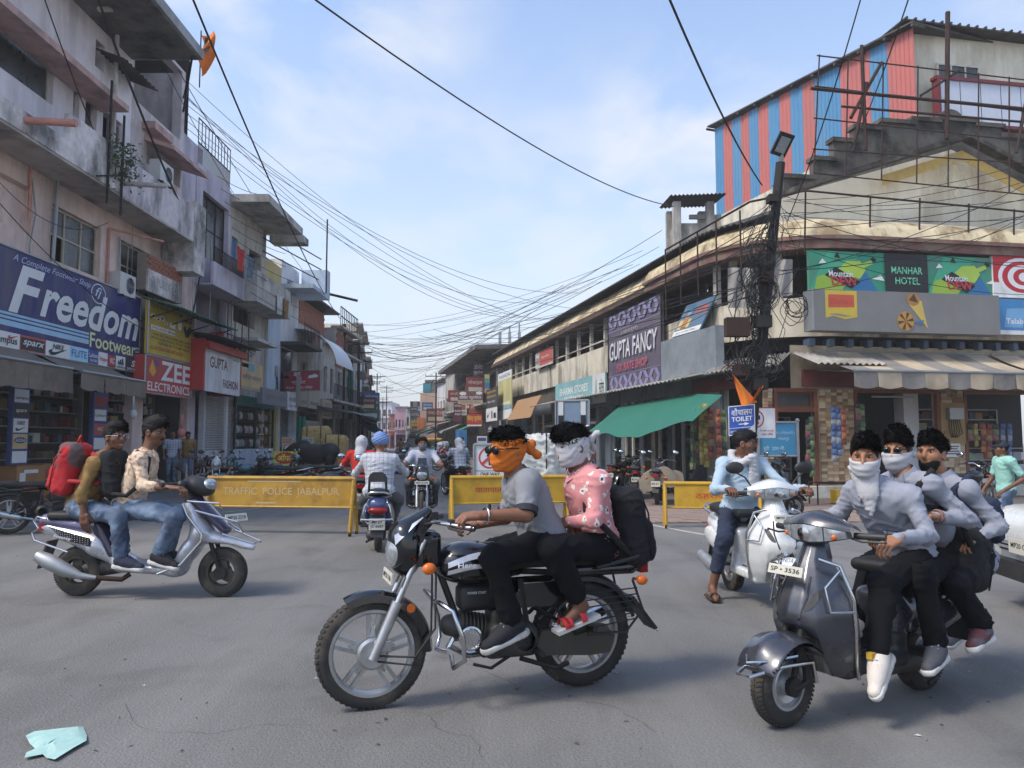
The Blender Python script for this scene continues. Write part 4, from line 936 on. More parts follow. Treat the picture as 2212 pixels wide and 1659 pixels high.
steps=[(1690,400),(1757,385),(1800,346),(1846,306),(1905,279),(1972,266),(2030,262),(2110,274),(2166,299),(2230,330),(2300,350)]
mb=MB()
for(xa,ya),(xb,yb)in zip(steps,steps[1:]):
 ua=gp(xa,300,-.5)[0];ub=gp(xb,300,-.5)[0];yy=ya if xa<2040 else yb
 zz=gp((xa+xb)/2,min(ya,yb)if xa<2040 else ya,-.5)[1];mb.pbox(PG,ua,ub,7.2,zz,-.75,-.5)
 mb.pbox(PG,ua-.06,ub+.06,zz-.02,zz+.1,-.82,-.42)
u=gp(2056,260,-.5);mb.lathe(PG.pt(u[0],u[1]-.1,-.75),PG.n,[(0,0),(.45,0),(.45,.25),(0,.25)],24)
mb.build('stepped_parapet',m_blackst,ht,world=True)
sh=thing('rooftop_shed','rooftop shed clad in alternating coral and blue corrugated sheets','shed',(11,25,9))
PS=Plane((12.1,23),(-.353,.935),(-.935,-.353))
bounds=[1980,1922,1884,1820,1764,1738,1712,1688,1664,1642,1622,1604,1585,1566,1548]
def top_y(px):return 278+(1548-px)*.511-2
def bot_y(px):return 480+(1548-px)*.567+(0 if px>1600 else 0)
for k,(a,b)in enumerate(zip(bounds,bounds[1:])):
 ua,za=PS.at(a,bot_y(a));ub,zb=PS.at(b,bot_y(b));_,zta=PS.at(a,top_y(a));_,ztb=PS.at(b,top_y(b))
 mb=MB();n=max(3,int(abs(ub-ua)/.16));za-=.35;zb-=.35
 def fn(s,t,ua=ua,ub=ub,za=za,zb=zb,zta=zta,ztb=ztb,n=n):
  x=(s*n)%1;off=.03 if.0<x<.3 else 0
  return PS.pt(ua+(ub-ua)*s,(za+(zb-za)*s)*(1-t)+(zta+(ztb-zta)*s)*t,off)
 mb.sheet(fn,n*8,1);mb.build('panel',m_tinr if k%2==0 else m_tinb,sh,world=True)
ua,zta=PS.at(1984,52);ub,ztb=PS.at(1538,277)
mb=MB();vv=[PS.pt(ua,zta,.25),PS.pt(ub,ztb,.25),PS.pt(ub,ztb,-7),PS.pt(ua,zta-.0,-7)];mb.hexa(vv,[v+Vector((0,0,.06))for v in vv])
for i in range(11):
 s=i/10;mb.cyl(PS.pt(ua+(ub-ua)*s,zta+(ztb-zta)*s-.08,-.2),PS.pt(ua+(ub-ua)*s,zta+(ztb-zta)*s-.08,.28),.05,n=6)
mb.build('roof',m_tind,sh,world=True)
PK=Plane((12.12,23),(.985,.17),(.17,-.985))
zk0=9.0;zl=PK.at(1982,66)[1];ukr=PK.at(2330,300)[0];zrr=PK.at(2330,110)[1]
mb=MB();mb.prism([(0,zk0),(ukr,zk0),(ukr,zrr),(0,zl)],PK.pt(0,0,0),PK.d,(0,0,1),-.2);mb.build('wall',m_cream,sh,world=True)
wa=PK.at(2022,192);wb=PK.at(2112,160)
window(sh,PK,(wa[0],wb[0],wa[1]-.1,wb[1]+.2),3,1,off=.06,gm=m_glassd)
mb=MB();vv=[PK.pt(-.2,zl+.02,.45),PK.pt(ukr,zrr+.02,.45),PK.pt(ukr,zrr+.02,-6),PK.pt(-.2,zl+.02,-6)];mb.hexa(vv,[v+Vector((0,0,.05))for v in vv])
for i in range(22):
 s=i/21;mb.cyl(PK.pt(-.2+(ukr+.2)*s,zl+(zrr-zl)*s+.08,.5),PK.pt(-.2+(ukr+.2)*s,zl+(zrr-zl)*s+.08,-1),.045,n=6)
mb.build('roof',m_tind,sh,world=True)
pa=PK.at(2034,300,.5);pb=PK.at(2330,185,.5)
mb=MB();mb.pbox(PK,pa[0],pb[0],PK.at(2034,262,.5)[1],PK.at(2034,172,.5)[1],.35,.5);mb.build('white_panel',mat('aluminium_panel','#c3c8d3',.4,var=.05),sh,world=True)
mb=MB();zt_=PK.at(2034,172,.5)[1];mb.pbox(PK,pa[0]-.15,pb[0],zt_,zt_+.1,.3,.56);zb_=PK.at(2034,262,.5)[1];mb.pbox(PK,pa[0]-.15,pb[0],zb_-.1,zb_,.3,.56);mb.pbox(PK,pa[0]-.1,pa[0],zb_,zt_,.3,.56);mb.build('red_trim',col('#6e2a30',.6),sh,world=True)
mb=MB()
for i in range(1,7):u=pa[0]+(pb[0]-pa[0])*i/7;mb.pbox(PK,u-.008,u+.008,zb_,zt_,.5,.506)
mb.build('panel_joint',m_iron,sh,world=True)
mb=MB();a0,a1=PS.at(1985,225),PS.at(1548,470)
vv=[PS.pt(a0[0],a0[1]-1.6,.12),PS.pt(a1[0],a1[1]-1.6,.12),PS.pt(a1[0],a1[1]-.05,.12),PS.pt(a0[0],a0[1]-.35,.12)];mb.hexa([v-PS.n*.3 for v in vv],vv);mb.build('shed_base_wall',m_dirtyw,sh,world=True)
ts=thing('tank_stand','small concrete roof tower under a flat tin sheet beside the striped shed','tower',P(1490,480,29))
c=P(1490,520,29);w=1.25;mb=MB();z0=7.2;z1=P(1490,492,29).z;z2=P(1490,448,29).z
for a in(-1,1):
 for b_ in(-1,1):mb.box((c.x+a*w*.5,c.y+b_*w*.5,(z0+z2)/2),(.28,.28,z2-z0))
mb.box((c.x,c.y,(z0+z1)/2),(w,w,z1-z0));mb.box((c.x+.5,c.y-.4,z1+.3),(1.2,.12,.16));mb.build('frame',m_conc,ts,world=True)
mb=MB();corrugated(mb,(c.x-.95,c.y-1.1,z2+.1),(2.1,0,.08),(0,2.2,.2),14,.03,.02);mb.build('tin_roof',m_tind,ts,world=True)
# the long wing
mb=MB()
pr=[(Vector((5.2,25))+dR*(uF+(UD-uF)*i/16),nR)for i in range(17)]
sweep(mb,pr,[(0,4.2),(.1,4.2),(.1,5.3),(-.05,5.3),(-.05,4.2)]);mb.build('parapet',m_dirtyw,lw,world=True)
mb=MB();sweep(mb,pr,[(-.5,6.5),(.5,6.45),(.55,6.45),(.55,6.66),(.45,6.68)]);mb.build('eave_band',mat('brown_eave','#5b473c',.9,var=.2,dirt='#2b2420',damt=.6),lw,world=True)
mb=MB();sweep(mb,pr,[(.46,6.68),(.2,7.1),(.05,7.3)]);mb.build('cove',m_cream2,lw,world=True)
prf=pr+[q for q in corner_path(UD,UR)[1:8]]
mb=MB();k=0
for(p,n),(q,n2)in zip(prf[:-1],prf[1:]):
 a=Vector((p.x+n.x*.5,p.y+n.y*.5,7.36));b_=Vector((q.x+n2.x*.5,q.y+n2.y*.5,7.36));L=(b_-a).length
 corrugated(mb,a,b_-a,Vector((-n.x*4,-n.y*4,1.5)),max(2,int(L/.18)),.03,.015)
mb.build('tin_roof',m_tind,lw,world=True)
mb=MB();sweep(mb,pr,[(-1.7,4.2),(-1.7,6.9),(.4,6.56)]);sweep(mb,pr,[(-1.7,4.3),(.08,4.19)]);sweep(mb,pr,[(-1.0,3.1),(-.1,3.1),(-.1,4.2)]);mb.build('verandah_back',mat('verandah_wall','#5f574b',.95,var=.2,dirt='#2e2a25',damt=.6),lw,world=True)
nP=int((uF-UD)/1.75)
for i in range(nP+1):
 u=UD+(uF-UD)*i/nP
 mb=MB();mb.pbox(PR,u-.07,u+.07,5.3,6.48,-.06,.08);mb.build('post',m_woodw,lw,world=True)
mb=MB();mb.pbox(PR,UD,uF,5.55,5.6,0,.05);mb.build('handrail',m_woodw,lw,world=True)
rs=random.Random(9)
for i in range(nP):
 u=UD+(uF-UD)*(i+.5)/nP
 if rs.random()<.6:mb=MB();mb.pbox(PR,u-.4,u+.35,4.3,6.2,-1.69,-1.64);mb.build('verandah_door',m_wood if i%2 else m_black,lw,world=True)
mb=MB();shell(mb,PR,UD,uF,0,6.6,6,-1.75);mb.build('rear_wall',m_roomd,lw,world=True)
us=[uNEAR+.4,U(PR,1500),U(PR,1445),U(PR,1385),U(PR,1345),U(PR,1290),U(PR,1235),U(PR,1195),U(PR,1150),U(PR,1110),uF]
holes=[(a+.18,b_-.18,.2,2.9)for a,b_ in zip(us,us[1:])]
mb=MB();facade(mb,PR,uNEAR+.2,uF,0,3.4,holes,.3);mb.build('shop_wall',mat('grey_blue_shopfront','#6d757c',.8,var=.15,dirt='#3b3d3e',damt=.5),lw,world=True)
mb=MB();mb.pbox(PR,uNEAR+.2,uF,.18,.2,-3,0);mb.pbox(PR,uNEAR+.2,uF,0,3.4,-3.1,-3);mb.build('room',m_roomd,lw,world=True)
mb=MB();mb.pbox(PR,uNEAR+.2,uF,0,.2,.02,.6);mb.build('plinth',m_conc,lw,world=True)
m_sf=[col('#59646e',.6),col('#e0ddd5',.7),m_wood,m_woodw,col('#41738f',.6)]
for i,(a,b_,z0,z1)in enumerate(holes):
 mb=MB();w=b_-a
 for q in(0,.5,1):mb.pbox(PR,a+w*q-(.05 if q else 0),a+w*q+(.05 if q<1 else 0),z0,z1,-.1,-.02)
 mb.pbox(PR,a+.05,a+w*.5-.05,2.2,2.3,-.1,-.03);mb.build('shop_frame',m_sf[i%4],lw,world=True)
 if i%2==0:
  mb=MB();mb.pbox(PR,a+w*.52,b_-.05,z0,z1,-.3,-.26);mb.build('door_leaf',m_sf[(i+1)%5],lw,world=True)
def goods_shelf(label,pl,u0,u1,z0,z1,off,rows,seed,palette,dense=.75):
 t=thing('shelf_unit',label,'shelf',pl.pt((u0+u1)/2,z0,off));rs=random.Random(seed)
 mb=MB();h=(z1-z0)/rows
 for r in range(rows+1):mb.pbox(pl,u0,u1,z0+r*h-.012,z0+r*h+.012,off-.3,off)
 for u in(u0,u1):mb.pbox(pl,u-.02,u+.02,z0-.01,z1+.01,off-.3,off+.002)
 mb.build('shelf',m_galv,t,world=True)
 ms=[col(c,.5)for c in palette];mb=MB()
 for r in range(rows):
  u=u0+.04
  while u<u1-.14:
   w=rs.uniform(.1,.3);hh=h*rs.uniform(.3,.75)
   if rs.random()<dense:mb.cur=rs.randrange(len(ms));mb.pbox(pl,u,u+w*.9,z0+r*h+.013,z0+r*h+hh,off-.25+rs.uniform(-.02,.05),off-rs.uniform(.02,.06))
   u+=w
 setp(mb.build('goods',ms,t,world=True),kind='stuff');return t
pal1=['#6d3a34','#a39670','#3a4a63','#a5a59f','#4a6450','#8f6038','#23262b','#77767a','#55504a']
goods_shelf('shelf of small packets in the shop beside the first stone pier',PF,doorA[0]+.2,doorA[1]-.1,.4,2.1,-1.2,6,1,pal1)
goods_shelf('shelf of jars at the back of the wide dark hotel opening',PF,openB[0]+.3,openB[1]-.6,.8,2.2,-2.8,4,2,pal1,.6)
goods_shelf('glass counter of sweets and steel jars at the right end of the hotel',PF,openC[0]+.2,openC[0]+3,.3,1.25,-.15,3,3,['#b9bcbf','#d8d6cf','#8e9296','#a84b36','#7f9f8a'],.9)
goods_shelf('shelf of bottles behind the sweet counter',PF,openC[0]+.2,openC[0]+3,1.5,2.4,-2.2,3,4,pal1)
goods_shelf('shelf of glossy magazines beside the brown doors',PR,holes[1][0]+.1,holes[1][1]-.1,.25,2.2,-.35,5,5,['#c8cdd2','#5d86a8','#d8d4c8','#3d4a58','#a8c0cc'],.95)
goods_shelf('shelf of stationery behind the covered motorcycle',PR,holes[2][0]+.1,holes[2][1]-.1,.25,2.4,-.5,5,6,['#b8b8b4','#4a6a82','#8d8d88','#2f3740'],.8)
goods_shelf('crowded shelf in the shop under the green tarpaulin',PR,holes[3][0]+.1,holes[3][1]-.1,.25,2.4,-.9,5,7,pal1,.8)
for i in range(4,len(holes)):
 goods_shelf(['dim shelf of boxes behind the white tied bundles','dim shelf of books beside the pale doors','dim shelf of cloth near the hanging banners','dim shelf of shoes behind the plywood board','dim shelf of bags under the yellow banner','dim shelf of toys at the far end of the long wing'][i-4],PR,holes[i][0]+.1,holes[i][1]-.1,.25,2.5,-.8,5,30+i,pal1,.8)
mb=MB();corrugated(mb,PR.pt(U(PR,1560),3.45,.05),PR.d*(U(PR,1190)-U(PR,1560)),PR.n*1.1+Vector((0,0,-.25)),60,.025,.012);mb.build('tin_canopy',m_tin,lw,world=True)
mb=MB();corrugated(mb,PF.pt(.9,3.75,.05),PF.d*1.9,PF.n*1.2+Vector((0,0,-.4)),11,.03,.012)
corrugated(mb,PR.pt(U(PR,1560),3.7,.05),PF.pt(.9,3.75,.05)-PR.pt(U(PR,1560),3.7,.05),(PF.n+PR.n)*.85+Vector((0,0,-.42)),16,.03,.012);mb.build('tin_canopy',m_tin,ht,world=True)
# iron sign frames on the hotel roof
fr=thing('hoarding','large rusty empty hoarding frame standing in front of the gable','frame',PF.pt(5,7,.3))
PQ=Plane((C2.x,C2.y),(.985,.17),(.17,-.985));q=lambda px,py:PQ.pt(*PQ.at(px,py,.45),.45)
mb=MB()
def bar(a,b_,r=.02):mb.cyl(q(*a),q(*b_),r,n=5)
cols_=[1764,1832,1908,1983,2050,2114,2180]
for i,x in enumerate(cols_):bar((x+(6 if i<1 else 0),118+i*8),(x-6+i,374+i*7))
bar((1765,120),(2260,178));bar((1760,186),(2260,246));bar((1758,255),(2260,310));bar((1756,322),(2260,356));bar((1757,374),(2260,425))
bar((1752,191),(2260,240),.05);bar((1818,230),(2260,268),.035);mb.build('grid',m_rust,fr,world=True)
mb=MB();bar((2047,26),(2045,300),.065);bar((1861,98),(1870,325),.05);bar((1905,135),(1838,255),.05);bar((1872,178),(1842,328),.05);bar((2073,152),(1988,207),.035);bar((2220,200),(2195,330),.05);mb.build('mast',m_rust,fr,world=True,split=True)
fr2=thing('roof_railing','low rusty railing frame along the curved eave of the hotel','frame',PF.pt(3,6.8,.6))
mb=MB()
for x,yt in((1740,415),(1880,424),(1987,428),(2093,440),(2191,452)):bar((x,yt),(x-2,545),.025)
bar((1740,412),(2260,462),.03)
for x,yt,yb in((1437,540,800),(1469,520,660),(1506,500,640),(1546,478,640),(1598,455,640)):
 u_,z_=PR.at(x,yt,.7);u2,z2_=PR.at(x,yb,.7);mb.cyl(PR.pt(u_,z_,.7),PR.pt(u_,max(5.2,z2_),.7),.025,n=5)
a,b_=PR.at(1437,540,.7),PR.at(1620,436,.7);mb.cyl(PR.pt(a[0],a[1],.7),PR.pt(b_[0],b_[1],.7),.03,n=5);mb.cyl(PR.pt(b_[0],b_[1],.7),q(1740,412),.03,n=5)
mb.build('rail',m_rust,fr2,world=True)
# awnings of the hotel
def awning(label,p0,p1,out,drop,val,n,ms,name='awning',amp=.05):
 """p0, p1: wall side ends; the cloth falls outwards and ends in a scalloped valance"""
 t=thing(name,label,'awning',(p0+p1)/2);L=(p1-p0).length;d=(p1-p0)/L;o=Vector((out.x,out.y,0));e0=p0+out;
 mb=MB()
 for i in range(n):
  mb.cur=i%len(ms);a=i/n;b_=(i+1)/n
  mb.sheet(lambda s,t_:p0+d*L*(a+(b_-a)*s)+out*t_+Vector((0,0,-.06*math.sin(t_*math.pi))),2,6)
  mb.sheet(lambda s,t_:e0+d*L*(a+(b_-a)*s)+Vector((0,0,-val*t_-(amp*abs(math.sin((a+(b_-a)*s)*L*5))if t_>.5 else 0)))+o.normalized()*.03*math.sin(s*6+i)*t_,6,3)
 mb.build('canvas',ms,t,world=True,smooth=35)
 mb=MB();mb.cyl(e0,e0+d*L,.035,n=8);mb.cyl(p0,p0+d*L,.04,n=8);mb.build('rail',m_galv,t,world=True)
 mb=MB()
 for s in(.02,.5,.98):mb.cyl(p0+d*L*s+Vector((0,0,-.5)),e0+d*L*s+Vector((0,0,-.02)),.02,n=5)
 mb.build('arm',m_galv,t,world=True)
 return t
a0=PF.at(1738,758,.1);a1=PF.at(2118,766,.1);A0=PF.pt(a0[0],a0[1],.1);A1=PF.pt(a1[0],a0[1],.1)
f0=PF.at(1790,802,1.5);
awning('wide tan and grey striped awning over the hotel entrance',A0+PF.d*.25,A1+PF.d*.1,PF.n*1.7+Vector((0,0,f0[1]-a0[1])),0,.38,8,[m_awng,m_awn])
awning('second tan and grey awning cut off by the right edge',PF.pt(a1[0]+.3,a0[1],.1),PF.pt(UR,a0[1],.1),PF.n*1.7+Vector((0,0,f0[1]-a0[1])),0,.38,6,[m_awn,m_awng])
b0=PL.at(130,783,.3);
awning('brown sagging shop awning at the far left under the blue sign',PL.pt(12,3.45,.2),PL.pt(U(PL,133,900,1.1),3.45,.2),PL.n*1.1+Vector((0,0,-.45)),0,.5,3,[m_awnb])
awning('brown shop awning with plastic bag tied below the white logo strip',PL.pt(U(PL,162,900,1.1),3.4,.2),PL.pt(U(PL,303,900,1.1),3.4,.2),PL.n*1.0+Vector((0,0,-.4)),0,.38,3,[m_awnb])
gt=thing('tarpaulin','big green tarpaulin stretched as a sunshade over the right hand shops','tarpaulin',PR.pt(U(PR,1400),2.6,1.2))
cTL,cTR=PR.at(1338,878,.6),PR.at(1500,850,.6)
TL=PR.pt(cTL[0],cTL[1],.6);TR=PR.pt(cTR[0],cTR[1],.6);TIP=P(1561,853,19.5);BL=P(1267,934,24.5);BR=P(1497,912,17.2)
def tarp(s,t):
 top=TL.lerp(TR,s/.8)if s<.8 else TR.lerp(TIP,(s-.8)/.2)
 bot=BL.lerp(BR,s)
 p=top.lerp(bot,t);p.z-=.28*math.sin(math.pi*min(1,s*1.05))*t*(1-.2*t)*.9+.05*math.sin(s*9+t*3)*t-.02*math.sin(s*30)*t*(1-s)*2
 return p
mb=MB();mb.sheet(tarp,40,14);mb.build('cloth',m_green,gt,world=True,smooth=1)
mb=MB();mb.cyl(BL,P(1205,915,27),.012,n=4);mb.cyl(BR,(BR.x,BR.y,BR.z+.01-1.2),.012,n=4);mb.cyl(TL,TL+Vector((0,0,.5)),.012,n=4);mb.build('rope',m_iron,gt,world=True)
# RIGHT: beyond the long wing
PR2=Plane((PR.pt(uF+.05,0,0).x,PR.pt(uF+.05,0,0).y),(-.217,.976),(-.976,-.217))
v=lambda px:PR2.at(px,930)[0]
bk=thing('house','tall black shuttered house with deep dark roof overhang on the right','building',PR2.pt(8,0,0))
va,vb=v(1074),v(985);zk=7.3
mb=MB();facade(mb,PR2,va,vb,0,zk,[(va+.3,vb-.3,.12,2.9),(va+.5,vb-6,4.2,6.4),(vb-5,vb-1,4.2,6.4),(va+.5,vb-.6,6.5,7.2)],.4);shell(mb,PR2,va,vb,0,zk,8);mb.build('wall',m_concd,bk,world=True)
mb=MB();mb.pbox(PR2,va,vb,0,zk,-2.2,-2.1);mb.build('inner_wall',m_roomd,bk,world=True)
mb=MB();vv=[PR2.pt(va-.2,zk+.5,1.6),PR2.pt(vb+1,zk+.5,1.6),PR2.pt(vb+1,zk+.8,-5),PR2.pt(va-.2,zk+.8,-5)];mb.hexa(vv,[q_+Vector((0,0,.3))for q_ in vv]);mb.build('roof_overhang',m_concd,bk,world=True)
mb=MB()
for f in(4.0,):mb.pbox(PR2,va,vb,f,f+.14,0,1.1);railing(mb,PR2,va,vb,f+.14,f+1.05,1.05,.3,.015)
mb.build('balcony',m_conc,bk,world=True)
mb=MB();p=PR2.pt((va+vb)/2,zk+1.2,-3)
for k in range(3):mb.cyl((p.x-.8+k*.8,p.y,p.z),(p.x-.8+k*.8,p.y,p.z+2+k*.4),.07,n=5);mb.box((p.x-.8+k*.8,p.y,p.z+1.4),(.25,.2,1.2))
mb.build('antenna',m_galv,bk,world=True)
ob=thing('house','tall plain beige and orange house with blue roof sheet on the right','building',PR2.pt(v(930),0,0))
va2=vb+.02;Yob=92;a,b_=P(1000,955,Yob),P(907,955,Yob)
pl=Plane((b_.x,Yob),(1,-.02),(-.02,-1));wz=P(920,849,Yob).z;w=(P(944,955,Yob)-b_).x
mb=MB();WO=(w*.72,w*1.0,P(0,912,Yob).z,P(0,895,Yob).z);facade(mb,pl,0,w+5,0,wz,[WO,(w*.6,w*1.05,P(0,935,Yob).z,P(0,922,Yob).z)],.3);shell(mb,pl,0,w+5,0,wz,14);mb.build('wall',m_beige,ob,world=True);window(ob,pl,WO,2,1);
mb=MB();mb.pbox(pl,-.3,.5,3,P(0,902,Yob).z,0,.2);mb.build('orange_pier',col('#c8763f',.9),ob,world=True)
mb=MB();mb.pbox(pl,.5,w+4,wz,wz+1.6,-4,-.2);mb.build('roof_room',m_concd,ob,world=True);mb=MB();mb.pbox(pl,.3,w*.6,wz+.05,wz+1.2,-.18,-.1);mb.build('blue_sheet',col('#2f7f8d',.7),ob,world=True)
for k,(pa_,pb_,zz,m,l)in enumerate(((985,962,8.5,m_conc,'grey house with white railings and many signs on the right'),(962,944,8.0,m_whitew,'narrow white house before the beige block on the right'))):
 plain_house(l,PR2,v(pa_)+.05,v(pb_),zz,m,3,seed=50+k)
 # vehicles: local frame x forward from the rear contact, y left, z up
m_tyre=mat('tyre_rubber','#2e2c29',.9,var=.2,vs=12,dirt='#6b6154',damt=.55,dscale=5)
m_chrome=mat('chrome','#c9c9c9',.16,1,var=.06,vs=6)
m_alloy=mat('alloy','#b4b5b6',.35,.85,var=.1,vs=7,dirt='#7d776d',damt=.4,dscale=6)
m_eng=mat('engine_grey','#454443',.55,.5,var=.2,vs=12,dirt='#6b6152',damt=.35,dscale=7)
m_plast=mat('black_plastic','#1e1e20',.5,var=.15,vs=8,dirt='#55504a',damt=.25,dscale=4)
m_gloss=mat('gloss_black','#0e0e11',.16,var=.1,coat=.6)
m_seat=mat('seat_vinyl','#1b1a1b',.6,var=.15,bump=.1,bs=60)
m_lens=mat('clear_lens','#a9aeb2',.06,.55,var=.35,vs=26)
m_amber=mat('amber_lens','#d0661c',.25,var=.08);m_redl=mat('red_lens','#8e1410',.2,var=.1)
m_plate=col('#bdb9ab',.5);m_mir=mat('mirror_glass','#b9c4cc',.04,1,var=0)
m_slate=mat('slate_paint','#35373f',.26,.3,var=.06,vs=4,coat=.7,dirt='#77736d',damt=.22,dscale=5)
m_pearl=mat('pearl_white','#cfd0cd',.25,var=.04,coat=.7,dirt='#9b968b',damt=.3,dscale=4)
m_silver=mat('silver_paint','#c4c6cd',.28,.4,var=.05,coat=.6,dirt='#7f7a74',damt=.4,dscale=5)
m_purple=mat('purple_paint','#2e263f',.25,var=.08,coat=.7)
m_blue_s=mat('slate_blue_paint','#4a567f',.3,.3,var=.06,coat=.6)
class Veh:
 def __init__(s,rear,front,Lc,loc=None,ang=None,sc=None):
  if loc is None:
   a,b=G(*rear),G(*front);d=(b-a);s.s=d.length/Lc;s.loc=a;s.ang=math.atan2(d.y,d.x)
   if sc:s.s=sc
  else:s.loc=Vector(loc);s.ang=ang;s.s=sc or 1
  s.M=Matrix.Translation(s.loc)@Matrix.Rotation(s.ang,4,'Z')@Matrix.Scale(s.s,4);s.I=s.M.inverted()
  c,n=math.cos(s.ang),math.sin(s.ang);s.pl=Plane((s.loc.x,s.loc.y),(c,n),(-n,c))
 def J(s,px,py,y=0):
  """a point of the vehicle's own frame: pixel of the photograph at a lateral offset y (left positive)"""
  u,z=s.pl.at(px,py,y*s.s);return Vector((u/s.s,y,z/s.s))
 def root(s,name,label,cat,group=None):return thing(name,label,cat,s.loc,s.ang,group,s.s)
def wheel(par,x,R,w,kind='alloy',y=0,rim=None,z=None,n=40,name='wheel'):
 """wheel (spokes, hub) > tyre, rim"""
 c=Vector((x,y,R if z is None else z));t=w*.95;Rr=R-t
 mb=MB();mb.lathe(c,(0,1,0),[(.0,-w*.55),(.05 if kind=='alloy' else.06,-w*.55),(.05,w*.55),(0,w*.55)],20)
 if kind=='alloy':
  for k in range(5):
   a=2*math.pi*k/5+.35;d=Vector((math.cos(a),0,math.sin(a)));p=Vector((-math.sin(a),0,math.cos(a)))
   for s in(-1,1):
    q0=c+d*.04+p*.022*s;q1=c+d*Rr+p*.026*s
    mb.hexa([q0+Vector((0,-.013,0))-p*.009,q0+Vector((0,-.013,0))+p*.009,q0+Vector((0,.013,0))+p*.009,q0+Vector((0,.013,0))-p*.009],[q1+Vector((0,-.012,0))-p*.011,q1+Vector((0,-.012,0))+p*.011,q1+Vector((0,.012,0))+p*.011,q1+Vector((0,.012,0))-p*.011])
   mb.hexa([c+d*.03+Vector((0,-.02,0))-p*.03,c+d*.03+Vector((0,-.02,0))+p*.03,c+d*.03+Vector((0,.02,0))+p*.03,c+d*.03+Vector((0,.02,0))-p*.03],[c+d*.13+Vector((0,-.008,0))-p*.006,c+d*.13+Vector((0,-.008,0))+p*.006,c+d*.13+Vector((0,.008,0))+p*.006,c+d*.13+Vector((0,.008,0))-p*.006])
 elif kind=='three':
  for k in range(3):
   a=2*math.pi*k/3-.55;d=Vector((math.cos(a),0,math.sin(a)));p=Vector((-math.sin(a),0,math.cos(a)))
   mb.hexa([c+d*.03+Vector((0,-.03,0))-p*.05,c+d*.03+Vector((0,-.03,0))+p*.05,c+d*.03+Vector((0,.03,0))+p*.05,c+d*.03+Vector((0,.03,0))-p*.05],[c+d*(Rr+.01)+Vector((0,-.02,0))-p*.04,c+d*(Rr+.01)+Vector((0,-.02,0))+p*.04,c+d*(Rr+.01)+Vector((0,.02,0))+p*.04,c+d*(Rr+.01)+Vector((0,.02,0))-p*.04])
 else:
  mb.lathe(c,(0,1,0),[(.05,-.02),(.09,-.03),(Rr,-.012),(Rr,.012),(.09,.03),(.05,.02)],28)
 o=mb.build(name,rim or m_alloy,par,smooth=30)
 mb=MB();h=w*.42;mb.lathe(c,(0,1,0),[(Rr+.012,-h),(Rr-.012,-h),(Rr-.022,-h*.4),(Rr-.022,h*.4),(Rr-.012,h),(Rr+.012,h)],n);mb.build('rim',rim or m_alloy,o,smooth=30)
 mb=MB();mb.lathe(c,(0,1,0),[(Rr+.004,-h),(Rr+t*.35,-w*.5),(R-t*.3,-w*.47),(R-.008,-w*.3),(R,0),(R-.008,w*.3),(R-t*.3,w*.47),(Rr+t*.35,w*.5),(Rr+.004,h)],n);mb.build('tyre',m_tyre,o,smooth=40)
 if n>=40:
  mb=MB();k=56
  for i in range(k):
   a=2*math.pi*i/k;d=Vector((math.cos(a),0,math.sin(a)));p=Vector((-math.sin(a),0,math.cos(a)))
   for s in(-1,1):mb.hexa([c+d*(R-.012)+Vector((0,w*.06*s,0))-p*.009,c+d*(R-.012)+Vector((0,w*.06*s,0))+p*.009,c+d*(R-.016)+Vector((0,w*.42*s,0))+p*.019,c+d*(R-.016)+Vector((0,w*.42*s,0))+p*.003],[c+d*(R+.003)+Vector((0,w*.06*s,0))-p*.008,c+d*(R+.003)+Vector((0,w*.06*s,0))+p*.008,c+d*(R-.007)+Vector((0,w*.42*s,0))+p*.017,c+d*(R-.007)+Vector((0,w*.42*s,0))+p*.005])
  setp(mb.build('tread',m_tyre,o),kind='stuff')
 return o
def mudguard(par,x,z,r,w,a0,a1,m,name='mudguard',drop=.35,lip=.03):
 mb=MB();mb.lathe((x,0,z),(0,-1,0),[(r-lip,-w/2),(r-.004,-w/2*.92),(r+.012,-w/4),(r+.018,0),(r+.012,w/4),(r-.004,w/2*.92),(r-lip,w/2),(r-.006,w/2*.8),(r+.008,0),(r-.006,-w/2*.8),(r-lip,-w/2)],24,a0+180,a1+180);return mb.build(name,m,par,smooth=50)
def plate(par,c,n,w,h,txt,two=None,name='number_plate',txm=None):
 n=Vector(n).normalized();r=Vector((0,0,1)).cross(n).normalized();u=n.cross(r);c=Vector(c)
 B=Board(c-r*w/2-u*h/2,r*w,u*h);mb=MB();B.slab(mb,.008);o=mb.build(name,m_plate,par)
 mb=MB()
 if two:B.text(mb,txt,.2,.8,.56,.88,.002,.02);B.text(mb,two,.1,.9,.12,.44,.002,.02)
 else:B.text(mb,txt,.08,.92,.28,.74,.002,.02)
 mb.build('lettering',txm or c_black,o);return o
def mirror(par,a,b,f=(-1,0,.05),r=.06,m=None):
 mb=MB();a,b=Vector(a),Vector(b);mb.tube([a,a.lerp(b,.5)+Vector((.02,0,.01)),b-Vector((0,0,r*.6))],.007,6)
 f=Vector(f).normalized();q=f.to_track_quat('Z','Y').to_matrix();mb.sphere(b,r,14,8,(1.35,.85,.35),M=q);o=mb.build('mirror',m or m_plast,par,smooth=50)
 mb=MB();mb.sphere(b+f*r*.16,r*.9,14,6,(1.3,.8,.24),M=q);mb.build('mirror_glass',m_mir,o,smooth=1)
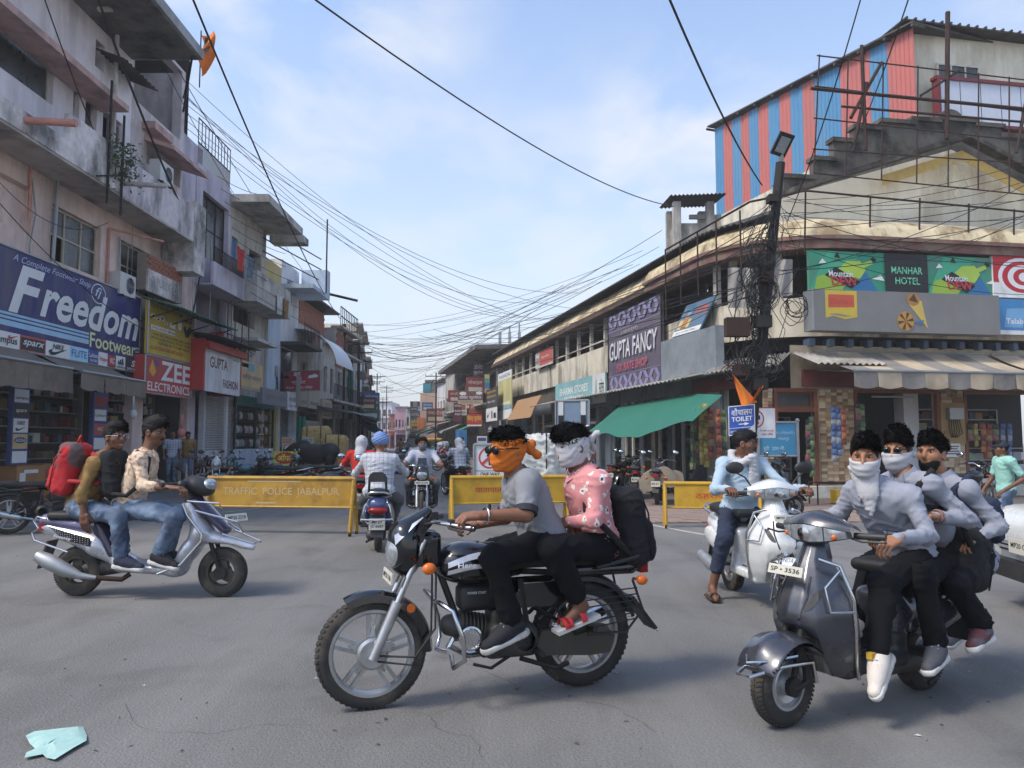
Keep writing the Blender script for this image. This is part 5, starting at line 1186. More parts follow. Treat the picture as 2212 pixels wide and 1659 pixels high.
def motorbike(t,tank=None,side=None,visor=True,L=1.236,hi=True,text=None,guard=True,mir=(),plate_f=None,plate_r=None,h=.011,stripe=None,sidetxt=None):
 tank=tank or m_gloss;side=side or tank;n=44 if hi else 20
 wheel(t,L,.298,.075,n=n);wheel(t,0,.306,.088,n=n)
 mb=MB();mb.tube([(.93,0,.86),(.86,0,.70),(.72,0,.34),(.60,0,.23),(.38,0,.23)],.02,8);mb.tube([(.9,0,.78),(.55,0,.70),(.1,0,.66),(-.22,0,.68)],.018,8)
 for y in(-.11,.11):mb.tube([(.38,y,.3),(.0,y,.306),(.34,y,.5)],.016,6);mb.tube([(.42,y,.66),(.36,y,.28)],.016,6);mb.tube([(.05,y*.9,.62),(.3,y*.8,.42)],.012,6)
 mb.build('frame',m_plast,t,smooth=50)
 s=SDF((.3,-.17,.17),(.85,.17,.66),h*1.1);s.cone((.42,-.12,.34),(.42,.12,.34),.1,k=.02);s.cone((.52,-.1,.32),(.52,.11,.32),.085,k=.02);s.box((.46,0,.28),(.3,.2,.12),.03);s.cone((.56,0,.36),(.74,0,.40),.062,k=.02);s.cone((.74,0,.40),(.8,0,.41),.07,.06,k=.01);s.cone((.55,0,.52),(.5,0,.56),.03,k=.01);s.box((.5,0,.43),(.16,.16,.12),.03)
 eng=sdfobj('engine',s,m_eng,t)
 s=SDF((.48,-.12,.44),(.8,.12,.66),h);s.box((.64,0,.56),(.24,.15,.15),.04);sdfobj('air_box',s,m_plast,t)
 if text:B=Board((.72,.077,.585),(-.11,0,0),(0,0,.014));mb=MB();B.text(mb,'POWER START',0,1,0,1,.001,.01);mb.build('lettering',c_white,t)
 mb=MB()
 for k in range(7):mb.lathe((.62+k*.022,0,.375+k*.005),(.95,0,.2),[(0,-.003),(.088,-.003),(.088,.003),(0,.003)],14)
 for sg in((1,-1)if hi else(1,)):mb.cyl((.44,.13*sg,.33),(.44,.145*sg,.33),.075,n=20)
 mb.build('cooling_fins',m_eng,eng,smooth=30)
 mb=MB();mb.lathe((.73,.165,.37),(0,1,0),[(0,0),(.052,0),(.064,.004),(.066,.018),(.056,.022),(.05,.016),(0,.016)],26)
 for k in range(-3,4):mb.box((.73+k*.0145,.186,.37),(.006,.008,.085-abs(k)*.012),M=Matrix.Rotation(.5,3,'Y'))
 mb.build('horn_cover',m_chrome,eng,smooth=30)
 mb=MB();mb.tube([(.72,-.1,.36),(.78,-.1,.27),(.66,-.13,.2),(.4,-.15,.2),(.1,-.17,.27)],.02,8);mb.tube([(.12,-.17,.26),(-.1,-.18,.32),(-.36,-.19,.42)],[.045,.05,.045],12);mb.build('exhaust',m_chrome,t,smooth=40)
 mb=MB();mb.prism([(-.12,.22),(.0,.21),(.3,.235),(.34,.3),(.3,.37),(.02,.385),(-.1,.375),(-.15,.31)],(0,.1,0),(1,0,0),(0,0,1),-.045);mb.build('chain_case',mat('chain_case','#3a372f',.6,var=.2,dirt='#6e6656',damt=.5),t)
 mb=MB()
 for sg in(1,-1):mb.cyl((.34,.1*sg,.27),(.34,.26*sg,.27),.016,n=8);mb.cyl((.02,.14*sg,.36),(.02,.25*sg,.38),.016,n=8);mb.tube([(.22,.12*sg,.5),(.1,.16*sg,.34),(.02,.16*sg,.36)],.01,5)
 mb.tube([(.5,.15,.25),(.62,.2,.21),(.72,.2,.24)],.009,6);mb.tube([(.42,.1,.22),(.22,.15,.16),(.14,.14,.18)],.014,6);mb.build('footpeg',m_iron,t,smooth=40,split=True)
 s=SDF((.36,-.17,.6),(.9,.17,.92),h);s.ell((.66,0,.745),(.225,.14,.118),k=.04);s.ell((.74,0,.755),(.14,.13,.11),k=.04);s.cone((.5,0,.72),(.42,0,.715),.075,.06,k=.05);s.box((.62,0,.61),(.5,.075,.1),.03,op='cut',k=.02)
 tk=sdfobj('fuel_tank',s,tank,t)
 mb=MB();mb.cyl((.66,0,.845),(.665,0,.862),.032,n=14);mb.box((.64,0,.853),(.2,.06,.012));mb.build('filler_cap',m_plast,tk)
 for sg in(1,-1):
  yy=lambda x,z:sg*(.141*math.sqrt(max(.02,1-((x-.67)/.235)**2-((z-.747)/.121)**2)))
  if stripe:
   mb=MB()
   for z0,z1,w in((.80,.765,.03),(.735,.72,.024)):mb.sheet(lambda a,b:((q:=.50+.34*a),yy(q,(zz:=z0+(z1-z0)*a**2-w*b+.03*math.sin(a*3)))+sg*.013,zz),14,2)
   mb.build('decal',stripe,tk,smooth=1)
  if text:
   mb=MB();vs,fs,_=text_geo(text,.03);pts=[]
   for x,y_ in vs:
    X=(.79-.1*x)if sg>0 else(.69+.1*x);Zz=.742+.03*y_;pts.append((X,yy(X,Zz)+sg*.016,Zz))
   mb.add(pts,fs if sg>0 else[f[::-1]for f in fs]);mb.build('lettering',c_white,tk)
 for sg in(1,-1):
  mb=MB();mb.prism([(.12,.55),(.2,.5),(.42,.5),(.45,.56),(.4,.635),(.14,.635)],(0,.1*sg,0),(1,0,0),(0,0,1),-.02*sg);sp=mb.build('side_panel',side,t)
  mb=MB();mb.prism([(.14,.575),(.4,.56),(.43,.6),(.15,.625)],(0,.102*sg,0),(1,0,0),(0,0,1),-.004*sg);mb.build('decal',stripe or m_silver,sp)
  if sidetxt and sg>0:
   B=Board((.36,.1075,.585),(-.2,0,.004),(0,0,.035));mb=MB();B.text(mb,sidetxt,0,1,0,1,.001,.02,.35);mb.build('lettering',c_black,sp)
 s=SDF((-.36,-.15,.66),(.56,.15,.87),h);s.box((.24,0,.755),(.62,.23,.085),.04);s.box((-.1,0,.775),(.42,.22,.085),.04,k=.04);s.ell((.5,0,.73),(.1,.08,.05),k=.04);sdfobj('seat',s,m_seat,t)
 s=SDF((-.42,-.13,.58),(.2,.13,.74),h);s.box((-.08,0,.68),(.5,.2,.07),.03);s.ell((-.32,0,.7),(.1,.075,.045),k=.05);tl=sdfobj('tail_fairing',s,side,t)
 mb=MB();mb.box((-.395,0,.68),(.05,.13,.07));mb.build('tail_light',m_redl,t)
 mb=MB();mb.tube([(-.05,.125,.7),(-.3,.135,.75),(-.4,.09,.78),(-.4,-.09,.78),(-.3,-.135,.75),(-.05,-.125,.7)],.013,8);mb.build('grab_rail',m_plast,t,smooth=50)
 mudguard(t,0,.306,.34,.15,35,165,m_plast,'rear_mudguard');mb=MB();mb.hexa([(-.3,-.07,.5),(-.3,.07,.5),(-.46,.07,.3),(-.46,-.07,.3)],[(-.32,-.07,.51),(-.32,.07,.51),(-.48,.07,.31),(-.48,-.07,.31)]);mb.build('mud_flap',m_plast,t)
 for sg in(1,-1):
  mb=MB();a,b=Vector((.06,.12*sg,.34)),Vector((.13,.12*sg,.63))
  for k in range(9):mb.torus(a.lerp(b,.25+k*.075),b-a,.028,.006,14,5)
  mb.cyl(a,b,.014,n=8);mb.build('shock_absorber',m_iron if hi else m_plast,t,smooth=40)
  mb=MB();mb.tube([(-.28,.13*sg,.62),(-.33,.16*sg,.45),(-.22,.16*sg,.33),(.02,.15*sg,.33),(.05,.14*sg,.5)],.008,5)
  if sg>0 and hi:
   for k in range(6):mb.cyl((-.3,.15,.4+k*.035),(.03,.145,.36+k*.04),.004,n=4)
  mb.build('saree_guard',m_plast,t)
  mb=MB();mb.tube([(-.3,.1*sg,.62),(-.3,.19*sg,.63)],.009,5);mb.sphere((-.3,.21*sg,.63),.03,10,6,(1.2,.9,1));mb.tube([(.97,.08*sg,.76),(.97,.2*sg,.76)],.009,5);mb.sphere((.97,.21*sg,.76),.032,10,6,(1.2,.9,1));mb.build('indicator',m_amber,t,smooth=1)
 ax=Vector((L,0,.298));top=Vector((L-.27,0,.9));dn=(top-ax).normalized()
 for sg in(1,-1):
  y=Vector((0,.085*sg,0));mb=MB();mb.tube([ax+y-dn*.02,ax+y+dn*.3],[.027,.031],12);fk=mb.build('fork_leg',m_alloy,t,smooth=50)
  mb=MB();mb.cyl(ax+y+dn*.29,ax+y+dn*.66,.017,n=10);mb.build('fork_tube',m_chrome,fk,smooth=50)
 mb=MB();mb.lathe(ax+Vector((0,0,0)),(0,1,0),[(0,.02),(.085,.02),(.085,.045),(.07,.055),(0,.055)],24);mb.box(ax+Vector((-.05,.06,.04)),(.09,.02,.05));mb.build('brake_drum',m_alloy,t,smooth=30)
 mb=MB();mb.box(top-dn*.12,(.07,.2,.07));mb.box(top,(.06,.2,.03));mb.cyl(top-dn*.12,top,.035,n=12);mb.build('fork_yoke',m_plast,t)
 mudguard(t,L,.298,.318,.12,62,182,tank,'front_mudguard',lip=.045)
 mb=MB();mb.cyl((L-.2,.062,.53),(L-.2,.07,.53),.024,n=16);mb.build('reflector',m_amber,t)
 mb=MB();mb.tube([ax+Vector((-.02,.09,0)),ax+Vector((-.22,.1,-.02)),ax+Vector((-.33,.09,.12)),ax+Vector((-.34,.06,.4)),top+Vector((-.0,.06,-.05))],.006,6);mb.tube([ax+Vector((-.02,.085,-.03)),ax+Vector((-.2,.1,-.06)),ax+Vector((-.31,.08,.1)),ax+Vector((-.32,.05,.4)),top+Vector((.02,.04,-.02))],.006,6);mb.build('brake_cable',m_plast,t,smooth=1,split=True)
 hx=L-.30
 s=SDF((hx-.1,-.19,.64),(hx+.26,.19,1.1),h);
 if visor:
  s.ell((hx+.12,0,.84),(.1,.125,.15),k=.03);s.cone((hx+.13,0,.93),(hx-.0,0,1.04),.075,.03,k=.05,flat=((0,1,0),1.3));s.box((hx-.02,0,.84),(.1,.17,.2),.04,k=.03);s.half((hx+.02,0,1.0),(-.75,0,.66))if False else None
 else:s.ell((hx+.12,0,.84),(.1,.1,.1),k=.03)
 hl=sdfobj('headlight_cowl',s,tank,t)
 if visor and stripe:
  for sg in(1,-1):mb=MB();mb.sheet(lambda a,b:(hx+.2-.16*a,sg*(.115-.03*a+.006)*(1-.25*b),.88+.14*a+.05*b*(1-a)),8,3);mb.build('decal',m_silver,hl,smooth=1)
 s=SDF((hx+.1,-.13,.72),(hx+.28,.13,.96),h);s.ell((hx+.17,0,.835),(.06,.1,.1),k=.02);sdfobj('headlight',s,m_lens,t)
 mb=MB();mb.box((hx+.04,0,.965),(.05,.2,.1),M=Matrix.Rotation(-.5,3,'Y'));mb.build('instrument_cluster',m_plast,t)
 mb=MB();mb.tube([(hx-.17,.36,.98),(hx-.1,.3,.99),(hx+.0,.14,1.0),(hx+.03,.05,.94),(hx+.03,-.05,.94),(hx,-.14,1.0),(hx-.1,-.3,.99),(hx-.17,-.36,.98)],.0115,8);mb.build('handlebar',m_chrome,t,smooth=50)
 mb=MB()
 for sg in(1,-1):mb.cyl((hx-.17,.36*sg,.98),(hx-.11,.25*sg,.99),.018,n=10);mb.box((hx-.09,.24*sg,.995),(.05,.06,.05));mb.tube([(hx-.06,.24*sg,.985),(hx-.05,.3*sg,.98),(hx-.1,.4*sg,.97)],.007,6)
 mb.build('grip',m_plast,t,smooth=40,split=True)
 mb=MB()
 for sg in(1,-1):mb.tube([(hx-.03,.2*sg,1.0),(hx+.04,.12*sg,.99),(hx+.06,.06*sg,.85),(hx-.05,.04*sg,.75)],.006,5)
 mb.build('control_cable',m_plast,t,split=True)
 if guard:
  for sg in(1,-1):mb=MB();mb.tube([(.9,.03*sg,.56),(.9,.2*sg,.57),(.85,.26*sg,.54),(.8,.28*sg,.4),(.79,.27*sg,.28),(.83,.2*sg,.23),(.8,.03*sg,.25)],.013,8);mb.build('crash_guard',m_chrome if guard==1 else m_iron,t,smooth=50)
 for sg in mir:mirror(t,(hx-.06,.22*sg,1.0),(hx-.04,.38*sg,1.17))
 if plate_f:plate(t,(hx+.22,0,.70),(1,0,.12),.26,.06,plate_f)
 if plate_r:plate(t,(-.44,0,.5),(-1,0,.1),.2,.12,plate_r)
 return t
def scooter(t,body,L=1.238,hi=True,mir=(),pf=None,pr=None,h=.011,low=None,rail=True,guard=True,R=.215,apron=1.0,grey=None):
 low=low or m_plast;n=44 if hi else 24
 wheel(t,L,R,.095,'disc',n=n);wheel(t,0,R,.098,'disc',n=n)
 s=SDF((-.42,-.21,.26),(.55,.21,.76),h);s.ell((.05,0,.52),(.36,.18,.17),k=.05);s.cone((-.3,0,.63),(.3,0,.5),.1,.13,k=.06,flat=((0,1,0),1.25));s.box((.38,0,.46),(.16,.27,.36),.06,k=.05);s.ell((0,0,.215),(.26,.13,.255),op='cut',k=.02)
 sdfobj('rear_body',s,body,t)
 for sg in(1,-1):
  s=SDF((-.4,.05 if sg>0 else-.25,.3),(.45,.25 if sg>0 else-.05,.66),h);s.ell((.02,.15*sg,.48),(.33,.055,.1),M=Matrix.Rotation(.18,3,'Y'),k=.01);sdfobj('side_panel',s,body,t)
 s=SDF((-.36,-.17,.68),(.52,.17,.87),h);s.box((.12,0,.765),(.72,.27,.075),.036);s.ell((-.18,0,.785),(.2,.125,.045),k=.04);sdfobj('seat',s,m_seat,t)
 s=SDF((.3,-.2,.18),(1.02,.2,.5),h);s.box((.64,0,.27),(.56,.34,.085),.03);s.box((.4,0,.33),(.14,.3,.18),.04,k=.04);s.box((.86,0,.34),(.12,.32,.2),.04,k=.06);sdfobj('floorboard',s,low,t)
 mb=MB()
 for k in range(5):mb.box((.66,-.1+k*.05,.314),(.4,.02,.01))
 mb.build('floor_mat',m_plast,t)
 AP=[(.97,.06,.985,.98,.97,.955,.945),(.90,.08,1.02,1.015,1.0,.975,.96),(.84,.10,1.06,1.05,1.03,.99,.97),(.76,.165,1.11,1.10,1.06,1.0,.97),(.66,.225,1.165,1.15,1.10,1.02,.965),(.58,.245,1.195,1.185,1.13,1.03,.96),(.52,.245,1.185,1.18,1.135,1.02,.95),(.465,.24,1.09,1.11,1.12,1.01,.94),(.42,.235,1.01,1.05,1.10,1.0,.93),(.33,.21,.985,1.0,1.05,.97,.9),(.24,.175,.95,.955,.97,.92,.85)]
 yf=[0,.3,.62,.86,1];zs=np.array([a[0]for a in AP])[::-1]
 def apron(a,b):
  z=.97-.73*b;wv=float(np.interp(z,zs,[q[1]for q in AP][::-1]));y=(2*a-1);xs=[float(np.interp(z,zs,[q[2+k]for q in AP][::-1]))for k in range(5)];return Vector((float(np.interp(abs(y),yf,xs)),y*wv,z))
 mb=MB();mb.sheet(apron,40,33,.035,(-1,0,0));ap=mb.build('apron',body,t,smooth=42)
 mb=MB()
 for sg in(1,-1):mb.tube([apron(.5+.3*sg*.5*k,b)+Vector((.004,0,0))for k,b in((1.5,.28),(1.35,.42),(1.0,.56),(.55,.64))],.006,5)
 mb.build('panel_gap',m_plast,ap,split=True)
 for sg in(1,-1):
  mb=MB();mb.sheet(lambda a,b:apron(.5+sg*(.19+.16*a),.5-.13*a+(b-.5)*.09*math.sin(.2+a*2.9))+Vector((.005,0,0)),8,3);mb.build('vent',m_plast,t)
 s=SDF((L-.34,-.11,.2),(L+.33,.11,.52),h);s.cone((L,-.03,.225),(L,.03,.225),R+.035,k=.0);s.ell((L+.02,0,.37),(.17,.07,.11),k=.05);s.half((L+.215,0,.3),(1,0,-.3));s.cone((L,-.2,.2),(L,.2,.2),R+.018,op='cut',k=.0);s.half((L,0,.30),(-.25,0,-1));s.half((L-.17,0,.3),(-1,0,-.2));sdfobj('front_mudguard',s,body,t)
 mb=MB()
 for sg in(1,-1):mb.tube([(L,.062*sg,.215),(L-.03,.065*sg,.33),(L-.1,.05*sg,.5)],.018,8);mb.tube([(L-.0,.07*sg,.2),(L-.09,.08*sg,.23),(L-.1,.07*sg,.3)],.02,8)
 mb.cyl((L,-.085,.215),(L,.085,.215),.05,n=16);mb.build('front_suspension',m_iron,t,smooth=40)
 def cw(y,k):
  f=abs(y)/.225;pts=[(.79+.05*f,1.05-.05*f),(.90-.02*f,1.105-.085*f**1.5),(1.04-.1*f**1.7,1.04-.035*f**1.4),(1.035-.11*f**1.7,.935+.04*f*f),(.86,.93+.04*f)]
  i=min(3,int(k));u=k-i;return Vector((pts[i][0]+(pts[i+1][0]-pts[i][0])*u+(.018*math.sin(u*math.pi)if i<2 else 0),y,pts[i][1]+(pts[i+1][1]-pts[i][1])*u+(.02*math.sin(u*math.pi)if i<2 else 0)))
 mb=MB();mb.sheet(lambda a,b:cw((2*a-1)*.225,b*2),28,14);mb.sheet(lambda a,b:cw((2*a-1)*.225,3+b),28,3);mb.sheet(lambda a,b:cw((2*a-1)*.225,2+b)-Vector((.006,0,0)),28,2);hd=mb.build('handlebar_cowl',body,t,smooth=40)
 def lens(name,y0,y1):
  mb=MB();mb.sheet(lambda a,b:cw(y0+(y1-y0)*a,2.06+.86*b)+Vector((.006+.008*math.sin(a*math.pi)*math.sin(b*math.pi),0,0)),10,6,.012,(-1,0,0));return mb.build(name,m_lens,t,smooth=40)
 lens('headlight',-.105,.105);mb=MB();mb.lathe((1.03,0,.985),(1,0,0),[(.0,.022),(.03,.02),(.042,.014)],16);mb.build('headlight_bulb',m_chrome,t,smooth=1)
 mb=MB();mb.cyl((.92,0,.84),(.93,0,.96),.075,.06,14);mb.build('steering_column',m_plast,t)
 for sg in(1,-1):
  lens('indicator',.112*sg,.205*sg)
  mb=MB();mb.sphere((.985,.155*sg,.975),.017,10,6);mb.build('indicator_bulb',m_amber,t,smooth=1)
  mb=MB();mb.cyl((.87,.2*sg,.98),(.83,.36*sg,.985),.018,n=10);mb.tube([(.9,.2*sg,.97),(.92,.28*sg,.96),(.88,.39*sg,.965)],.006,6);mb.sphere((.88,.39*sg,.965),.009,8,6);mb.build('grip',m_plast,t,smooth=40)
 s=SDF((-.36,-.13,.3),(.28,-.02,.5),h)if False else None
 mb=MB();mb.tube([(.12,-.17,.22),(-.05,-.19,.24),(-.3,-.2,.3)],[.05,.062,.05],14);mb.build('silencer',m_galv,t,smooth=40)
 s=SDF((-.1,-.02,.1),(.5,.16,.36),h*1.2);s.cone((.0,.09,.215),(.36,.09,.23),.075,.06,k=.02);s.box((.4,.05,.24),(.14,.16,.14),.03);sdfobj('engine_case',s,m_eng,t)
 mb=MB();mb.tube([(-.05,.09,.16),(.1,.16,.12),(.18,.16,.1)],.014,6);mb.box((.3,.2,.3),(.12,.1,.02));mb.box((.3,-.2,.3),(.12,.1,.02));mb.build('stand',m_iron,t,split=True)
 s=SDF((-.46,-.14,.42),(-.26,.14,.66),h);s.ell((-.36,0,.56),(.06,.13,.05),k=.01);sdfobj('tail_light',s,m_redl,t)
 mb=MB();mb.hexa([(-.34,-.08,.5),(-.34,.08,.5),(-.46,.08,.24),(-.46,-.08,.24)],[(-.32,-.08,.5),(-.32,.08,.5),(-.44,.08,.24),(-.44,-.08,.24)]);mb.build('rear_mudguard',m_plast,t)
 if rail:mb=MB();mb.tube([(-.1,.16,.72),(-.34,.15,.76),(-.42,.08,.79),(-.42,-.08,.79),(-.34,-.15,.76),(-.1,-.16,.72)],.014,8);mb.build('grab_rail',m_chrome if rail==1 else m_plast,t,smooth=50)
 if guard:
  mb=MB()
  for sg in(1,-1):
   mb.tube([(1.06,.11*sg,.86),(1.0,.2*sg,.83),(.97,.255*sg,.66),(.95,.25*sg,.5),(.91,.215*sg,.33),(.86,.19*sg,.23)],.011,8);mb.tube([(1.0,.2*sg,.81),(1.09,.17*sg,.72),(1.09,.2*sg,.6),(.97,.255*sg,.6)],.007,6)
  mb.tube([(L-.13,.115,.23),(L-.1,.115,.34),(L+.12,.1,.34),(L+.3,.04,.3),(L+.3,-.04,.3),(L+.12,-.1,.34),(L-.1,-.115,.34),(L-.13,-.115,.23)],.01,8);mb.tube([(L-.0,.1,.38),(L+.2,.07,.37),(L+.27,0,.36),(L+.2,-.07,.37),(L,-.1,.38)],.007,6)
  mb.build('crash_guard',m_chrome,t,smooth=50,split=True)
 for sg in mir:mirror(t,(.9,.16*sg,1.02),(.88,.31*sg,1.2),r=.062)
 if pf:
  plate(t,(1.2,0,.80),(1,0,.35),.23,.052,pf)
  B=Board((1.2,-.06,.84),(0,.12,0),(-.012,0,.022));mb=MB();B.text(mb,'HONDA',0,1,0,1,.006,.02);mb.build('lettering',m_chrome,t)
 if pr:plate(t,(-.47,0,.4),(-1,0,.1),.2,.14,pr[0],pr[1])
 return t
 # the vehicles on the road
V1=Veh((1255,1480),(801,1531),1.236)
b=V1.root('motorcycle','black motorcycle with silver alloy wheels carrying the orange scarf rider and pink shirt pillion','motorcycle','motorcycles and scooters being ridden')
motorbike(b,stripe=m_silver,text='Hero',sidetxt='Splendor+',plate_f='MP20 1766')
V2=Veh((1990,1488),(1694,1568),1.238)
b=V2.root('scooter','dark grey scooter with chrome guards carrying three young men in grey shirts','scooter','motorcycles and scooters being ridden')
scooter(b,m_slate,pf='SP • 3536');b.scale=(V2.s,V2.s,V2.s*1.03)
V3=Veh((168,1286),(480,1289),1.30)
V4=Veh(None,None,1.238,loc=(2.13,7.55,0),ang=R_(-84),sc=1.0)
b=V4.root('scooter','white scooter ridden by the man in the pale blue shirt','scooter','motorcycles and scooters being ridden')
scooter(b,m_pearl,pf='MP20 SQ 8066',mir=(1,-1),low=m_pearl)
V5=Veh(None,None,1.238,loc=(-1.74,10.15,0),ang=R_(97),sc=1.0)
b=V5.root('scooter','blue grey scooter seen from behind under the man with the blue turban','scooter','motorcycles and scooters being ridden')
scooter(b,m_blue_s,pr=('MP20','JC 6687'),hi=False,guard=False,mir=(1,))
mb=MB();mb.tube([(-.36,.11,.78),(-.4,.1,.98),(-.4,.06,1.03),(-.4,-.06,1.03),(-.4,-.1,.98),(-.36,-.11,.78)],.016,8);mb.box((-.395,0,.97),(.04,.2,.1));mb.build('pillion_backrest',m_plast,b,smooth=40)
mb=MB()
for k in(-1,1):mb.tube([(-.3,.1*k,.7),(-.47,.16*k,.62),(-.47,.2*k,.45),(-.3,.2*k,.42)],.012,6)
mb.tube([(-.47,-.2,.46),(-.5,0,.45),(-.47,.2,.46)],.012,6);mb.build('rear_guard',m_chrome,b,smooth=50,split=True)
V6=Veh(None,None,1.236,loc=(-1.72,14.9,0),ang=R_(-84),sc=1.0)
b6=V6.root('motorcycle','dark motorcycle ridden towards the camera by the masked man in the white polo shirt','motorcycle','motorcycles and scooters being ridden')
motorbike(b6,hi=False,mir=(1,-1),plate_f='MP20 ND 6208',guard=2,h=.014)
mb=MB();mb.hexa([(1.0,-.1,.95),(1.0,.1,.95),(.9,.075,1.13),(.9,-.075,1.13)],[(1.01,-.1,.955),(1.01,.1,.955),(.91,.075,1.135),(.91,-.075,1.135)]);mb.build('fly_screen',m_gloss,b6)
V7=Veh(None,None,1.236,loc=(-2.62,13.4,0),ang=R_(99),sc=1.0)
V8=Veh(None,None,1.236,loc=(-1.25,19.6,0),ang=R_(115),sc=1.0)
V9=Veh(None,None,1.236,loc=(-2.55,21,0),ang=R_(98),sc=1.0)
pb=thing('motorcycle','x','motorcycle',(0,0,0));motorbike(pb,hi=False,h=.017,guard=2,mir=(1,-1),plate_r='MP20 4417')
def bike(V,label,group='motorcycles and scooters being ridden',swap=None):
 return dup(pb,V.loc,V.ang,label,group,'motorcycle',swap)
bike(V7,'dark motorcycle under the rider in the red shirt');bike(V8,'dark motorcycle under the rider in the checked shirt by the one way board');bike(V9,'small dark motorcycle ridden away by a man in a grey shirt')
b=V3.root('scooter','silver and purple step through scooter carrying two young men past the left shops','scooter','motorcycles and scooters being ridden')
def scooty(t,L=1.30,h=.011):
 m_dw=mat('dark_wheel','#3a3733',.6,.3,var=.2,dirt='#6b6154',damt=.4,dscale=6)
 wheel(t,L,.215,.09,'three',rim=m_dw);wheel(t,0,.215,.095,'three',rim=m_dw)
 s=SDF((-.36,-.17,.2),(1.62,.17,.8),h)
 s.cone((-.3,0,.60),(.2,0,.46),.06,.11,k=.05,flat=((0,1,0),1.35));s.cone((.2,0,.44),(.42,0,.30),.1,.07,k=.06,flat=((0,1,0),1.5));s.cone((.42,0,.27),(.9,0,.24),.06,.06,k=.06,flat=((0,1,0),2.3));s.cone((.9,0,.25),(1.02,0,.42),.065,.06,k=.06,flat=((0,1,0),2.2));s.cone((1.0,0,.4),(1.12,0,.58),.06,.07,k=.06,flat=((0,1,0),2));s.cone((1.1,0,.54),(1.56,0,.43),.075,.025,k=.05,flat=((0,1,0),1.5));s.cone((1.12,0,.56),(1.0,0,.82),.08,.06,k=.05,flat=((0,1,0),1.6))
 s.cone((L,-.06,.215),(L,.06,.215),.245,op='cut',k=.03)
 sdfobj('body',s,m_silver,t)
 s=SDF((.1,-.16,.3),(.5,.16,.74),h);s.cone((.2,0,.62),(.34,0,.38),.09,.085,k=.03,flat=((0,1,0),1.5));sdfobj('inner_fairing',s,m_purple,t)
 s=SDF((-.34,-.16,.52),(.3,.16,.76),h);s.cone((-.3,0,.66),(.18,0,.60),.055,.075,k=.03,flat=((0,1,0),1.6));sdfobj('rear_fairing',s,mat('lilac_paint_gloss','#6c6684',.3,var=.06,coat=.5),t)
 m_dots=mat('dotted_decal','#222',.4,pattern=lambda nd,lk,tc:pat_dots(nd,lk,tc))if False else m_gloss
 for sg in(1,-1):
  mb=MB();a=(-.24,.1285*sg,.575);mb.sheet(lambda p,q_:(-.26+.46*p,sg*(.118+.052*min(1,p*1.6)-.03*q_*(1-p)),.625-.105*p-.075*q_*min(1,p*2.5)),10,3);dc=mb.build('decal',m_gloss,t)
  mb=MB()
  for i in range(16):
   for j in range(4):
    p=.15+i*.053;q_=.15+j*.23+(.11 if i%2 else 0)
    if p<1 and q_<.95:x,y,z=-.26+.46*p,sg*(.118+.052*min(1,p*1.6)-.03*q_*(1-p)+.002),.625-.105*p-.075*q_*min(1,p*2.5);r=.0045;mb.add([(x-r,y,z),(x,y,z-r),(x+r,y,z),(x,y,z+r)],[(0,1,2,3)])
  setp(mb.build('dots',m_silver,dc),kind='stuff')
 B=Board((-.14,-.166,.52),(.17,-.008,-.03),(0,0,.035));mb=MB();B.text(mb,'Scooty',0,1,0,1,.004,.02,.3);mb.build('lettering',c_white,t)
 s=SDF((-.3,-.15,.62),(.5,.15,.82),h);s.box((.06,0,.70),(.62,.24,.075),.035);s.ell((.34,0,.68),(.12,.1,.04),k=.04);sdfobj('seat',s,m_seat,t)
 s=SDF((.9,-.17,.4),(1.5,.17,.92),h);s.cone((1.06,0,.83),(1.32,0,.58),.055,.04,k=.03,flat=((0,1,0),1.9));sdfobj('front_panel',s,m_purple,t)
 mb=MB();mb.tube([(1.0,-.17,.82),(1.04,-.165,.72),(1.17,-.16,.56),(1.17,-.16,.5),(1.0,-.17,.3),(.8,-.175,.22)],.011,8);mb.tube([(1.03,-.15,.84),(1.3,-.12,.82),(1.3,-.05,.75)],.008,6)
 mb.tube([(1.1,-.15,.76),(1.46,-.1,.66),(1.47,0,.56),(1.25,.1,.66)],.009,6);mb.tube([(1.34,-.14,.56),(1.6,-.08,.47),(1.6,.08,.47),(1.34,.14,.56)],.009,6);mb.tube([(.0,-.17,.4),(-.3,-.17,.5),(-.34,-.15,.56),(-.28,-.15,.6),(-.35,-.12,.66),(-.3,-.14,.7),(-.22,-.15,.68)],.01,8);mb.build('guard_rail',m_chrome,t,smooth=50,split=True)
 s=SDF((.82,-.2,.8),(1.26,.2,1.12),h);s.ell((1.07,0,.965),(.14,.12,.08),M=Matrix.Rotation(.4,3,'Y'),k=.03);s.cone((.98,-.16,.98),(.98,.16,.98),.04,k=.04);s.cone((1.0,0,.84),(1.02,0,.95),.06,k=.03);sdfobj('handlebar_cowl',s,m_plast,t)
 s=SDF((1.05,-.11,.88),(1.24,.11,1.06),h);s.ell((1.155,0,.97),(.06,.085,.06),M=Matrix.Rotation(.4,3,'Y'),k=.01);sdfobj('headlight',s,m_lens,t)
 s=SDF((.96,-.12,1.0),(1.16,.12,1.06),h)if False else None
 for sg in(1,-1):mb=MB();mb.cyl((.95,.16*sg,.985),(.88,.33*sg,.99),.018,n=10);mb.tube([(.98,.17*sg,.97),(.97,.26*sg,.96),(.92,.36*sg,.96)],.006,6);mb.build('grip',m_plast,t,smooth=40)
 mirror(t,(.98,.14,1.0),(.96,.24,1.16),r=.05);mirror(t,(.98,-.14,1.0),(.98,-.22,1.15),r=.05)
 mb=MB();mb.tube([(.25,-.15,.18),(.12,-.17,.2),(0,-.19,.25),(-.16,-.2,.33),(-.25,-.19,.37)],[.018,.03,.06,.065,.05],14);mb.build('silencer',m_galv,t,smooth=40)
